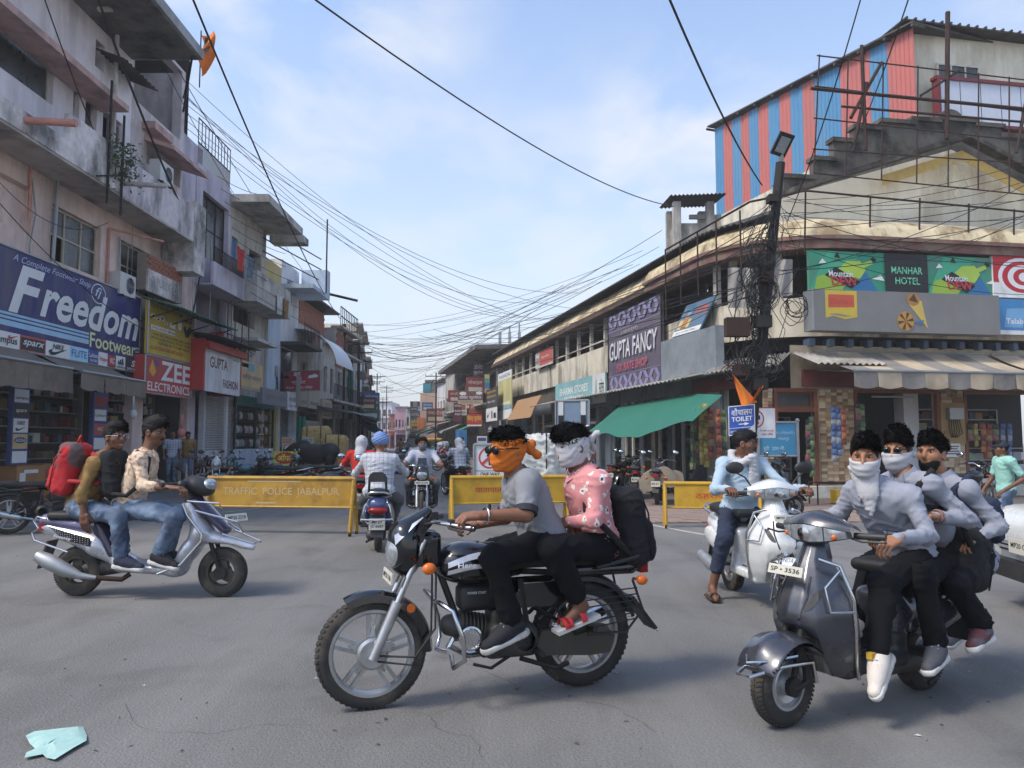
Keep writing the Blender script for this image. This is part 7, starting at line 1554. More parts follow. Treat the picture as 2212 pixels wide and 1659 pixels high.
mb.build('spectacles',m_dark,t,smooth=1);fw,lat,up_t,nk,hp_=T;mb=MB();w=Vector(tuple(J['wrl']));d=Vector(tuple(J['ell']-J['wrl'])).normalized();mb.torus(w+d*.01,d,.038,.007,18,6);mb.torus(w+d*.03,d,.038,.006,18,6);mb.build('bracelet',m_redf,t,smooth=1)
c2_=hp_+up_t*.0+fw*.0+lat*.21;backpack(V2,'slumped black school bag with grey flap hanging behind the second student',c2_,np.array(Matrix.Rotation(-.25,3,'Y')),(.22,.26,.4),MATS['black_bag'],m_black,[[J['sh'+s]+up_t*.066-fw*.06,J['sh'+s]+up_t*.04+fw*.07,J['sh'+s]-up_t*.1+fw*.1,J['sh'+s]-up_t*.25-fw*.06+lat*(.05 if s=='l' else-.05),c2_+V3_((.1,.1 if s=='l' else-.1,.1))]for s in 'lr'])
J=riderJ(V2,head=(2012,981,-.02),neck=(2034,1030,0),shl=(2086,1056,.19),shr=(2000,1050,-.19),ell=(2156,1138,.3),wrl=(2110,1162,.25),elr=(2040,1130,-.28),wrr=(1990,1150,-.22),hip=(2096,1206,0),knl=(2062,1262,.27),knr=(2030,1240,-.22),anl=(2122,1356,.3),anr=(2080,1340,-.22),toel=(2104,1396,.33),toer=(2060,1380,-.24))
t,J,H,T=person(V2,'bearded third student sitting last on the dark scooter',J,m_sh_unif,m_tr_b,m_skin3,'long',hairtop=.03,look=(1,.12,.06),beard=True,shoes=mat('maroon_grey_shoe','#57464a',.8,var=.2,pattern=pat_two('#5a3338','#56575c',9)))
fw,lat,up_t,nk,hp_=T;c3=hp_+up_t*.24-fw*.16;backpack(V2,'navy backpack worn by the bearded third student',c3-V3_((.0,0,.02)),np.array(Matrix.Rotation(.1,3,'Y')),(.12,.26,.3),m_tr_n,m_tr_n,[[J['sh'+s]+up_t*.066-fw*.06,J['sh'+s]+up_t*.035+fw*.075,J['sh'+s]-up_t*.2+fw*.09]for s in 'lr'])
def seated(hz=.72,hx=.1,lean=.12,hand_x=.86,hand_z=1.0,hy=.34,kx=.42,ky=.2,kz=.62,ax=.36,ay=.16,az=.42,H=.0,tx=.2,**k):
 """a seated rider on the vehicle's own frame"""
 d=dict(hip=(hx,0,hz+.07),neck=(hx+lean,0,hz+.565),head=(hx+lean+.05,0,hz+.715),shl=(hx+lean,.18,hz+.525),shr=(hx+lean,-.18,hz+.525))
 for s,g in(('l',1),('r',-1)):
  d['wr'+s]=(hand_x-.1,hy*g,hand_z+.02);sh=V3_(d['sh'+s]);w=V3_(d['wr'+s]);d['el'+s]=tuple((sh+w)/2+V3_((-.06,.08*g,-.12)));d['kn'+s]=(hx+kx,ky*g,kz);d['an'+s]=(hx+ax,ay*g,az);d['toe'+s]=(hx+ax+tx,(ay+.02)*g,az-.07)
 d.update(k);return d
J=seated(.78,.22,.06,.88,1.0,H=0,lean_=0)if False else seated(.69,.2,.1,.9,.99,anr=(.42,-.36,.1),knr=(.5,-.27,.55),toer=(.62,-.4,.03),anl=(.62,.14,.4),toel=(.82,.16,.33))
t,J,H,T=person(V4,'man with moustache and white neck scarf riding the white scooter, one foot down',J,m_sh_pale,m_tr_n,m_skin2,'long',look=(.55,.9,-.05),shoes='sandal',sole=col('#3c2f27',.8),foot_m=col('#5a4030',.8),moust=True,short_tr=.3,belly=.03)
F_,L_,U_,MH,q=H;fw,lat,up_t,nk,hp_=T;S=SDF(nk-.45,nk+.25,.01)
for i in range(14):
 a,b=i/14*6.283,(i+1)/14*6.283;g=lambda a:nk+up_t*(.02+.035*math.sin(a*2))+lat*.105*math.sin(a)+fw*(.1*math.cos(a)+.01);S.cone(g(a),g(b),.033,k=.01)
S.cone(nk+fw*.12+lat*.06,nk+fw*.15+lat*.07-up_t*.28,.045,.05,k=.02,flat=(fw,.5));sdfobj('neck_scarf',S,m_scw,t,(.008,(25,25,16),3))
J=seated(.68,.1,.06,.86,1.0,kx=.46,ky=.24,kz=.62,ax=.5,az=.38)
t,J,H,T=person(V5,'man in a blue turban and white checked shirt seen from behind',J,m_sh_chk,m_tr_g,m_skin,'long',hair=False,look=(1,0,0),width=1.22,belly=.06,hd=.009,bd=.016,eyes=False,hem=.14)
F_,L_,U_,MH,q=H;S=SDF(J['head']-.22,J['head']+.24,.009);S.ell(q(-.01,0,.055),(.125,.12,.085),M=MH);S.ell(q(.0,0,.11),(.09,.08,.06),M=MH,k=.03);S.half(q(0,0,-.02),-U_,.02);V_,Fq=S.mesh();N=vnormals(V_,Fq);zz=(V_-J['head'])@U_+.5*((V_-J['head'])@L_);V_=V_+N*(.006*np.sin(zz*190))[:,None];npmesh('turban',[(V_,Fq,0)],m_turb,t)
J=seated(.68,.12,.08,.86,1.0,kx=.5,ky=.26,kz=.66,ax=.3,ay=.22,az=.32)
t,J,H,T=person(V6,'masked man in a white polo shirt riding towards the camera',J,m_sh_white,m_tr_g,m_skin,'short',look=(1,0,-.08),width=1.08,belly=.02,hd=.008,bd=.016)
F_,L_,U_,MH,q=H;scarf(t,q,MH,F_,U_,mat('grey_mask','#5f6a74',.9,var=.1),-.12,-.02,.006,name='face_mask',fold=.002)
def far_rider(V,label,shirt,tr=m_tr_b,cloth=None,sleeve='long',**k):
 t,J,H,T=person(V,label,seated(.68,.12,.12,.86,1.0,kx=.5,ky=.2,kz=.62,ax=.3,ay=.2,az=.32),shirt,tr,m_skin2,sleeve,hd=.011,bd=.02,eyes=False,**k);F_,L_,U_,MH,q=H
 if cloth:S=SDF(J['head']-.3,J['head']+.25,.012);S.ell(q(-.01,0,.025),(.125,.105,.12),M=MH);S.cone(q(-.03,0,-.05),q(-.1,0,-.2),.09,.1,k=.04);S.ell(q(.13,0,-.0),(.07,.07,.07),M=MH,op='cut',k=.02);sdfobj('head_cloth',S,cloth,t,(.008,(22,22,14),4))
 return t,J,H,T
t,J,H,T=far_rider(V7,'rider in a red shirt and white head cloth behind the turbaned man',m_sh_red,cloth=m_scw,sleeve='short',look=(1,-.3,0));fw,lat,up_t,nk,hp_=T
mb=MB();B=Board(Vector(tuple(nk-up_t*.16+lat*.12-fw*.148)),Vector(tuple(-lat*.24)),Vector(tuple(up_t*.06)));B.text(mb,'ZOMATO',0,1,0,1,.004,.03);mb.build('lettering',c_white,t)
for s in 'lr':mb=MB();mb.tube([Vector(tuple(J['sh'+s]*.3+J['el'+s]*.7)),Vector(tuple(J['el'+s])),Vector(tuple(J['wr'+s]))],[.05,.052,.04],10);mb.build('arm_sleeve',m_scw,t,smooth=1)
far_rider(V8,'rider in a checked shirt with white head cloth beside the one way board',m_sh_plaid,cloth=m_scw);far_rider(V9,'rider in a light grey shirt riding away down the street',mat('light_grey_shirt','#b3b2b4',.9,var=.08))
def standing(loc,ang,label,shirt,tr,sc=1.0,skin=None,stride=.0,arm=0,look=(1,0,0),cap=None,**k):
 V=Veh(None,None,1,loc=loc,ang=ang,sc=sc);a=stride
 J=dict(hip=(0,0,.93),neck=(.03,0,1.44),head=(.05,0,1.585),shl=(.02,.19,1.40),shr=(.02,-.19,1.40),ell=(-.05-a*.5,.25,1.13),wrl=(.05+arm,.25,.9+arm*.5),elr=(-.02+a*.5,-.25,1.13),wrr=(.12+a*.6,-.24,.92),knl=(.04+a,.1,.5),anl=(a*1.2,.1,.09),toel=(.14+a*1.2,.11,.03),knr=(.03-a*.6,-.1,.5),anr=(-.05-a*1.4,-.1,.12),toer=(.08-a*1.4,-.11,.03))
 t,J,H,T=person(V,label,J,shirt,tr,skin or m_skin2,k.pop('sleeve','short'),look=look,hd=.01,bd=.017,**k);F_,L_,U_,MH,q=H
 if cap:S=SDF(J['head']-.2,J['head']+.25,.01);S.ell(q(-.01,0,.045),(.108,.09,.09),M=MH);S.cone(q(.06,0,.05),q(.15,0,.04),.05,.05,k=.01,flat=(U_,.2));S.half(q(0,0,.025),-U_,.005);sdfobj('cap',S,cap,t)
 return t
p=P(2176,1100,10.2);standing((p.x,p.y,0),R_(172),'man in a mint polo shirt, jeans and navy cap walking behind the white car',m_sh_mint,m_jean,.84,stride=.2,arm=.1,cap=col('#232638',.8))
p=P(1272,955,19);standing((p.x,p.y,0),R_(190),'shopkeeper with a white cloth round his neck behind the pink shirt pillion',m_scw,m_tr_g,.98,collar=False)
p=P(742,955,42);standing((p.x,p.y,0),R_(-60),'man in a pale cap standing by the parked bikes far on the left',m_sh_white,m_tr_b,1,eyes=False,cap=m_scw)
for k,(px,Y,sh,an,l)in enumerate(((962,62,m_sh_white,90,'pedestrian in white by the far red motorcycles'),(880,75,m_sh_grey,80,'pedestrian in a grey shirt far down the street'),(1000,46,m_sh_white,200,'man in white bending over the parked red motorcycles'),(866,60,m_sh_must,100,'pedestrian in a brown shirt far down the street'))):
 p=P(px,955,Y);standing((p.x,p.y,0),R_(an),l,sh,m_tr_g,1,eyes=False,collar=False)
 # signs: a board with its print as flat geometry
def zb(pl,pxL,pxR,pm,yB,yT,off=.15):
 u0,u1=U(pl,pxL,900,off),U(pl,pxR,900,off);z0,z1=Z(pl,pm,yB,off),Z(pl,pm,yT,off)
 return Board(pl.pt(u0,z0,off),pl.d*(u1-u0),(0,0,z1-z0))
def fb(pxL,pxR,yB,yT,Y,Y2=None,roll=0):
 a,b=P(pxL,yB,Y),P(pxR,yB,Y2 or Y);return Board(a,Vector((b.x-a.x,b.y-a.y,roll)),(0,0,P(pxL,yT,Y).z-a.z))
def sign(label,B,base,L,t=.05,name='shop_sign',cat='sign',rim=None,group=None):
 th=thing(name,label,cat,B.p(.5,0),group=group);mb=MB();B.slab(mb,t);mb.build('board',base if not isinstance(base,str)else mat('board_'+base.strip('#'),base,.6,var=.1,vs=1.6,dirt='#77706a',damt=.4,dscale=1.3,streak=4,bump=.08,bs=5),th,world=True)
 for part,kinds in(('artwork','qpd'),('lettering','t')):
  ms=[];mb=MB()
  for i,e in enumerate(L):
   if e[0]not in kinds:continue
   c=e[-1];m=col(c)if isinstance(c,str)else c
   if m not in ms:ms.append(m)
   mb.cur=ms.index(m);d=.003+.0012*i
   if e[0]=='t':B.text(mb,e[1],*e[2:6],d,*(e[6:-1]))
   elif e[0]=='q':B.quad(mb,*e[1:5],d,*(e[5:-1]))
   elif e[0]=='p':B.poly(mb,e[1],d)
   else:B.disc(mb,*e[1:5],d,24,*(e[5:-1]))
  if mb.v:mb.build(part,ms,th,world=True)
 if rim is not None:
  mb=MB();c=[B.p(a,b,.01)for a,b in((0,0),(1,0),(1,1),(0,1))]
  for k in range(4):mb.cyl(c[k],c[(k+1)%4],.025,n=5)
  mb.build('frame',rim,th,world=True)
 return th
W_,K_='#dcdcda','#17181c';swoosh=lambda a,b,w,h:[(a,b+h*.45),(a+w*.12,b),(a+w*.3,b+h*.05),(a+w,b+h),(a+w*.3,b+h*.4),(a+w*.16,b+h*.42),(a+w*.2,b+h*.8)]
three=lambda a,b,w,h:[('p',[(a+w*x,b),(a+w*(x+.26),b),(a+w*(x+.1),b+h*(.45+x*.6)),(a+w*(x-.05),b+h*(.36+x*.6))],K_)for x in(.05,.36,.68)]
N='#262b68'
o=Board(PL.pt(U(PL,-40,900,.3),Z(PL,295,805,.3),.3),PL.d*(U(PL,295,900,.3)-U(PL,-40,900,.3)),(0,0,Z(PL,295,640,.3)-Z(PL,295,805,.3)))
L=[('q',0,.59,.335,.36,'#9cc3dd'),('q',0,.59,.295,.32,'#9cc3dd'),('q',0,.59,.225,.28,'#9cc3dd'),('q',.965,1,.3,.33,'#9cc3dd'),('q',.965,1,.26,.28,'#9cc3dd'),('t','F',.1,.29,.37,.87,.06,.3,W_),('t','reedom',.27,.985,.4,.84,.05,.3,W_),('t','A Complete Footwear Shop',.11,.585,.865,.955,.0,.35,'#b9bfd6'),('t','Footwear',.595,.965,.2,.375,.03,0,'#d9d9a0'),('d',.645,.85,.055,.12,.9,'#ccd2e6'),('t','fj',.62,.67,.78,.93,0,.3,'#ccd2e6'),('q',0,.165,.0,.165,W_),('q',.165,.31,.0,.165,'#c0503f'),('q',.17,.305,.02,.145,'#2c2c2e'),('q',.31,.46,0,.165,W_),('q',.46,.585,0,.165,'#a9cfe6'),('q',.585,.66,0,.165,'#2f4a8f'),('q',.66,.73,0,.165,W_),('q',.735,.79,.02,.15,'#b93a32'),('q',.795,.875,0,.165,W_),('q',.88,.995,0,.165,'#34353a'),('t','campus',.03,.15,.03,.1,.02,0,K_),('p',swoosh(.1,.1,.06,.05),'#b93a32'),('t','sparx',.18,.3,.05,.12,.03,.3,W_),('t','NIKE',.35,.42,.09,.145,.03,.2,K_),('p',swoosh(.325,.02,.12,.09),K_),('t','FLITE',.47,.575,.05,.13,.01,0,'#2f7fae'),('t','Lakhani',.59,.655,.08,.13,.02,0,W_),('t','SHOES',.595,.65,.03,.06,.02,0,W_),('t','Paragon',.665,.725,.05,.11,.02,.3,'#b93a32'),('t','VKC',.742,.783,.05,.12,.03,0,W_),('t','adidas',.8,.87,.015,.05,.02,0,K_),*three(.81,.06,.05,.1),('t','S',.92,.955,.06,.145,.06,.2,W_),('t','SKECHERS',.885,.99,.015,.045,.02,0,W_)]
sign('long blue shoe shop sign with big white script and a strip of brand logos',o,N,L,.12,rim=m_galv)
o=zb(PL,312,412,412,786,681,.6)
cams=[x for a,b,r in((.1,.72,.05),(.2,.68,.045),(.28,.72,.05),(.36,.66,.04))for x in(('d',a,b,r,r*.8,'#d8d8d6'),('d',a,b,r*.5,r*.42,K_))]
sign('tall yellow security camera shop board above the red and white board',o,'#c4a72e',[('t','CCTV SECURITY SYSTEM',.05,.72,.88,.95,.02,0,K_),('t','REMOTE',.74,.96,.8,.87,.02,0,K_),*cams,('q',.44,.56,.6,.7,'#d8d8d6'),('d',.66,.7,.05,.1,'#d8d8d6'),('p',[(.78,.6),(.86,.5),(.95,.7),(.9,.76)],K_),('p',[(.74,.68),(.8,.5),(.85,.52),(.8,.74)],'#333333'),('q',.05,.55,.46,.55,W_),('t','CP PLUS',.07,.2,.48,.53,.01,0,K_),('t','HIKVISION',.22,.38,.48,.53,.01,0,'#b3261f'),('t','alhua',.4,.54,.48,.54,.02,0,K_),('t','HARD DISC, DVR, PENDRIVE, S.M.P.S. ADAPTER,',.1,.97,.36,.415,.015,0,K_),('t','LAPTOP CHAGER, DTH-AIRTEL, TATA SKY, TELEPHONE,',.05,.97,.285,.34,.015,0,K_),('t','CORDLESS, LED TV, HOME THEATRE',.2,.9,.21,.265,.015,0,K_),('t','ALL ELECTRONIC SPARE PARTS & GOODS',.05,.75,.1,.17,.02,0,'#a03222')],.08,rim=m_galv)
o=zb(PL,309,410,409,861,788,.62)
sign('red board with white three letter electronics shop name under the yellow board',o,'#b8382f',[('t','ZEE',.32,.97,.4,.93,.05,0,W_),('t','ELECTRONICS',.06,.97,.08,.32,.025,0,W_),('p',[(.08,.6),(.16,.45),(.22,.6),(.14,.92)],'#d89a2a'),('p',[(.16,.92),(.22,.72),(.28,.8),(.22,.95)],'#5a4a8f')],.3,rim=m_galv)
fs_=thing('sign_box','red fascia box jutting out round the white fashion shop panel','fascia',PL.pt(27.5,3.3,.5));q0,q1=U(PL,438,900,1.0),U(PL,516,900,1.0);za,zc_=Z(PL,516,856,1.0),Z(PL,438,750,1.0)
mb=MB();mb.pbox(PL,q0-.12,q0,za,zc_+.3,0.3,1.03);mb.pbox(PL,q0-.1,q1+.1,zc_,zc_+.22,0,1.2);mb.pbox(PL,q1,q1+.1,za,zc_,0,.99);mb.build('box',col('#a8322a'),fs_,world=True)
mb=MB();corrugated(mb,PL.pt(q0-.5,zc_+.55,.1),PL.d*(q1-q0+1),PL.n*1.5+Vector((0,0,-.2)),18,.025,.012);mb.build('tin_roof',m_tind,fs_,world=True)
o=Board(PL.pt(q0,za,1.0),PL.d*(q1-q0),(0,0,zc_-za));sign('white fashion shop panel with dark red slab letters in a red surround',o,'#cfd0d2',[('t','GUPTA',.14,.62,.58,.85,.045,0,'#5d2230'),('t','FASHION',.5,.93,.14,.36,.05,0,'#5d2230'),('t','M 94251 54477',.78,.97,.88,.92,.01,0,K_)],.06)
o=zb(PL,519,565,565,849,790,.9);sign('cream kitchen shop board with blue Hindi letters beside the white fashion panel',o,'#bfa274',[('q',0,1,0,.12,'#8f866e'),('t','किचन कार्नर',.05,.93,.32,.58,.02,0,'#3c4a6b'),('p',[(.3,.7),(.6,.7),(.58,.95),(.32,.95)],'#4f8fa5')],.08)
o=fb(609,692,846,803,36,35.2);sign('red Hindi shoe shop board with a white shoe jutting over the left pavement',o,'#a92a35',[('t','शू',.3,.52,.6,.95,.03,0,W_),('t','प्वाईट',.25,.62,.32,.56,.02,0,W_),('t','जेन्टस, लेडीज, किड्स',.1,.8,.08,.26,.01,0,W_),('p',[(.68,.62),(.92,.66),(.94,.74),(.86,.84),(.78,.78),(.7,.76)],W_),('p',[(.03,.7),(.15,.62),(.2,.7),(.1,.85)],'#3a1a22')],.06,rim=m_galv)
o=zb(PL,621,642,642,888,850,.8);sign('white vertical Hindi board below the red shoe shop board',o,'#cfd2d6',[('t','रोगिया',.1,.9,.45,.75,.02,0,K_),('t','ज्ञान मंदिर',.1,.9,.15,.32,.02,0,K_)],.06)
for k,(a,b,yb,yt,c,l)in enumerate(((566,620,880,848,'#70727a','grey faded board beside the shoe display'),(648,664,880,812,'#8d877b','faded grey hoarding on the far left row'),(666,690,885,815,'#a09a8a','faded beige hoarding beside the faded grey one'),(655,697,925,912,'#8b8377','low brown board with worn Hindi letters'),(697,716,905,866,'#b5a89c','narrow portrait poster board near the dark pole'))):sign(l,zb(PL,a,b,b,yb,yt,1.0),c,[('t','सुधारे जूते',.1,.9,.3,.7,.01,0,'#55524c')]if k in(0,3)else[('q',.1,.9,.1,.2,'#6d675c'),('q',.15,.85,.6,.85,'#8f8577')],.2)
o=zb(PL,27,63,63,1002,838,.12);sign('blue pillar of shoe brand panels at the far left shop',o,'#3a4a86',[('q',.06,.94,.8,.97,W_),('q',.06,.94,.61,.78,'#3a3634'),('q',.06,.94,.41,.59,W_),('q',.06,.94,.2,.39,'#c9ad80'),('q',.06,.94,.02,.17,W_),('t','campus',.12,.9,.83,.87,.01,0,K_),('t','sparx',.15,.85,.66,.71,.02,.3,W_),('t','NIKE',.25,.75,.51,.56,.02,.2,K_),('p',swoosh(.15,.43,.7,.06),K_),('d',.5,.31,.36,.04,'#2c3c66'),('t','ADDA',.2,.8,.29,.33,.02,0,W_)],.1)
o=zb(PL,201,232,232,1000,850,.12);sign('narrow blue pillar of brand labels beside the second left shop',o,'#3a4a86',[('q',.1,.9,.8,.95,'#8f2f2c'),('q',.1,.9,.6,.76,W_),('q',.1,.9,.4,.56,'#b0564c'),('q',.1,.9,.2,.36,W_),('t','VKC',.3,.7,.46,.51,.02,0,W_),('t','Lakhani',.15,.85,.66,.7,.01,0,K_)],.1)
goods_shelf('shoe shelf glowing dimly inside the far left shop',PL,15.9,21.5,.6,3.0,-1.2,6,12,['#20222a','#3d3f46','#8a3230','#c9c9c5','#3f6a7c','#7a6a4a','#15161a'],.85)
goods_shelf('shelf of boxed electronics behind the second left awning',PL,22.4,25.4,.6,3.0,-1.0,7,13,['#b7b7b2','#8a8a88','#a03a34','#c9b37a','#40506a'],.9)
mb=MB();mb.pbox(PL,10.6,yend,.02,3.6,-3.2,-3.1);mb.pbox(PL,10.6,yend,0,.15,-3.1,.4);mb.build('shop_room',m_room,pk,world=True)
sh_=thing('rolling_shutter','closed grey rolling shutter under the white fashion panel','shutter',PL.pt(29,.2,-.1));ua,ub=U(PL,432,950),U(PL,500,950);z1=3.1;me=None;nS=34;inv=wmat(sh_).inverted()
for i in range(nS):
 if me is None:b=MB();b.hexa([(0,-.02,0),(ub-ua,-.02,0),(ub-ua,-.02,(z1-.2)/nS*.94),(0,-.02,(z1-.2)/nS*.94)],[(0,.005,.012),(ub-ua,.005,.012),(ub-ua,.016,(z1-.2)/nS*.5),(0,.016,(z1-.2)/nS*.5)]);o=b.build('slat',m_shutter,sh_);me=o.data
 else:o=bpy.data.objects.new('slat',me);link(o,sh_)
 o.location=inv@PL.pt(ua,.2+(z1-.2)*i/nS,.06);o.rotation_euler=(0,0,R_(90));o.scale=(1,-1,1)
mb=MB()
for u in(ua,(ua*.3+ub*.7),ub):mb.pbox(PL,u-.07,u+.07,.15,3.2,-.05,.14)
mb.build('guide_rail',m_whitew,sh_,world=True)
sc_=thing('display_case','glazed display case with rows of shoes at the left shoe shop','display case',PL.pt(32,.2,.1));ua,ub=U(PL,508,950,.2),U(PL,590,950,.2)
mb=MB();mb.pbox(PL,ua,ub,.15,1.15,-.2,.2);mb.build('cabinet',m_bluew,sc_,world=True)
mb=MB()
for u in(ua,(ua+ub)/2,ub):mb.pbox(PL,u-.04,u+.04,1.15,3.2,.12,.2)
for z in(1.15,1.7,2.25,2.8):mb.pbox(PL,ua+.04,ub-.04,z-.015,z+.015,-.1,.12)
mb.build('case_frame',m_iron,sc_,world=True);mb=MB();mb.pbox(PL,ua,ub,1.15,3.2,-.22,-.16);mb.build('case_back',m_roomd,sc_,world=True)
mb=MB();mb.pbox(PL,ua,ub,2.85,3.25,.21,.24);mb.build('green_print',col('#1f6a5c'),sc_,world=True)
rs=random.Random(6);mb=MB();msx=[col('#9ba0a6'),col('#4a4d52'),col('#c9c9c6'),col('#6a4030')]
for z in(1.18,1.73,2.28):
 for i in range(14):
  u=ua+.12+(ub-ua-.24)*i/14;mb.cur=rs.randrange(4);c=PL.pt(u,z+.2,.0);mb.sphere(c,.1,8,5,(.9,.45,1.7),M=Matrix.Rotation(.3,3,'X'))
mb.build('shoes',msx,sc_,world=True)
bpy.data.objects['shoes']['kind']='stuff'
def stand(label,pxL,pxR,yB,yT,Y,base,L):
 o=fb(pxL,pxR,yB,yT,Y);t=sign(label,o,base,L,.03,'standing_board','board');mb=MB()
 for a in(.03,.97):p=o.p(a,0);mb.cyl(p,(p.x,p.y+.25,0),.02,n=5);mb.cyl(o.p(a,.9,-.03),(p.x,p.y+.5,0),.015,n=5)
 mb.build('leg',m_iron,t,world=True)
stand('yellow offer board with red starburst and Hindi price list',590,641,1026,975,26,'#c3c84a',[('p',[(.5+(.46 if i%2 else.41)*math.cos(i*math.pi/20),.72+(.27 if i%2 else.23)*math.sin(i*math.pi/20))for i in range(40)],'#b3261f'),('t','ऑफर',.16,.85,.58,.9,.04,0,'#d9d34a'),('t','जीन्स   1299/- में 3',.04,.95,.22,.36,.02,0,'#b3261f'),('t','कॉटन   999/- में 3',.04,.95,.03,.16,.02,0,'#b3261f')])
stand('left one of two narrow shoe stall boards with a blue shoe',608,632,1000,944,28,'#bda184',[('t','SHOE',.1,.9,.86,.93,.03,0,'#7a3a2c'),('t','POINT',.1,.9,.76,.83,.03,0,'#7a3a2c'),('d',.5,.45,.38,.2,W_),('p',[(.2,.4),(.8,.4),(.75,.5),(.5,.56),(.35,.5)],'#2c3c66')])
stand('right one of two narrow shoe stall boards with a grey shoe',652,684-8,1000,944,29,'#a9b0a0',[('t','SHOE',.1,.9,.86,.93,.03,0,'#7a3a2c'),('t','POINT',.1,.9,.76,.83,.03,0,'#7a3a2c'),('d',.5,.45,.38,.2,W_),('p',[(.2,.4),(.8,.4),(.75,.5),(.5,.56),(.35,.5)],'#77787c')])
stand('white board with hand painted black letters by the closed shutter',441,475,1022,974,25,'#cdd0d3',[('t','TOP FORCE',.3,.85,.84,.92,.01,0,'#a03a34'),('t','NXT',.22,.78,.5,.75,.02,.1,K_)])
# signs of the right side
o=zb(PR,1316,1432,1316,849,684,.38);tri=[('p',[(x,y),(x+.05,y),(x+.1,y+.09),(x+.05,y+.09)]if(i+j)%2 else[(x+.05,y),(x+.1,y),(x+.05,y+.09),(x,y+.09)],'#8a86a8')for j,y in enumerate((.02,.1,.81,.89))for i,x in enumerate([.02+.0955*k for k in range(10)])]
sign('large purple fancy store hoarding with jagged white letters and zigzag border',o,'#5c5266',tri+[('q',0,1,.2,.205,'#8a86a8'),('q',0,1,.77,.775,'#8a86a8'),('t','GUPTA FANCY',.05,.95,.4,.63,.03,.12,'#d2d2d6'),('t','FIX RATE SHOP',.2,.78,.24,.34,.035,.1,'#c05a68'),('t','(आदर्श)',.3,.62,.68,.74,.01,0,'#a59a9a')],.08,rim=m_iron)
o=zb(PR,1430,1549,1430,827,738,.55);sign('blank grey metal sheet hoarding right of the purple hoarding',o,mat('blank_sheet','#8f969c',.5,.1,var=.12,vs=3,dirt='#6b6f70',damt=.5),[],.25)
o=Board(PR.pt(U(PR,1454,900,.5),Z(PR,1454,728,.5),.5),PR.d*(U(PR,1514,900,.5)-U(PR,1454,900,.5))+Vector((0,0,-.02)),Vector((0,0,Z(PR,1463,660,.5)-Z(PR,1454,728,.5)))+PR.d*-.45+PR.n*-.3)
sign('tilted blue tobacco board with orange Hindi letters resting on the grey sheet',o,'#4c7391',[('q',0,1,0,.16,W_),('t','मुन्ना पान महल (टेलर)',.1,.8,.03,.12,.01,0,K_),('t','तलब',.52,.96,.52,.82,.04,.1,'#c8603a'),('q',.06,.2,.2,.5,'#c9b37a'),('q',.22,.36,.2,.62,'#b8763a'),('q',.38,.5,.2,.48,'#c9b37a'),('q',.25,.4,.62,.8,'#7fa5c0')],.05)
o=zb(PR,1200,1308,1308,868,803,.5);sign('pale teal stationery shop board with white italic letters',o,'#7fb0b5',[('q',.78,1,0,1,'#c9ccca'),('t','SHARMA STORES',.1,.7,.5,.78,.03,.2,W_),('t','STATIONERS',.2,.6,.16,.4,.03,.2,W_),('p',[(.82,.2),(.87,.2),(.86,.8),(.84,.85)],'#8fa5a0'),('t','स्टोर्स',.9,.98,.2,.8,.02,0,K_)],.06)
o=zb(PR,1157,1194,1157,798,764,.3);sign('small peeling red and white board on the verandah rail',o,'#c6c2b8',[('q',.25,1,.12,1,'#b8564a'),('t','Ayushi',.35,.8,.5,.66,.01,.3,W_),('p',[(.0,.3),(.22,.2),(.25,.6),(.05,.7)],'#8f8a80')],.04)
o=Board(PR.pt(U(PR,1146,900,1.1),Z(PR,1146,902,1.1),1.1),PR.d*-(U(PR,1104,900)-U(PR,1150,900))*-1,Vector((0,0,1.15))+PR.n*-.6);sign('brown plywood sheet leaning out over the pale shop doors',o,mat('plywood','#a07c55',.9,var=.1),[],.03,'plywood_board','board')
o=zb(PR,1076,1105,1105,903,797,.9);sign('tall pale yellow and white banner on the right row',o,'#c6bf82',[('q',0,1,.84,1,W_),('q',0,1,.2,.27,'#5b9ab5'),('q',0,1,0,.19,W_),('t','FASHION',.1,.9,.88,.95,.02,0,'#3a5a50'),('q',.1,.9,.3,.36,'#dcd9c0'),('t','JABALPUR',.2,.9,.215,.255,.01,0,W_)],.05)
o=zb(PR,1050,1074,1074,908,834,1.3);sign('black board with yellow Hindi letters and shoe pictures',o,'#2a2828',[('q',0,1,0,.4,W_),('t','मध्यप्रदेश',.08,.9,.84,.93,.02,0,'#c9a93a'),('t','की दुकान',.08,.9,.7,.79,.02,0,'#c9a93a'),('t','मेन रोड',.15,.8,.56,.62,.01,0,W_),('p',swoosh(.1,.1,.3,.2),K_),('q',.5,.6,.08,.3,K_),('q',.7,.9,.08,.24,K_)],.05)
br='#6f4a45'
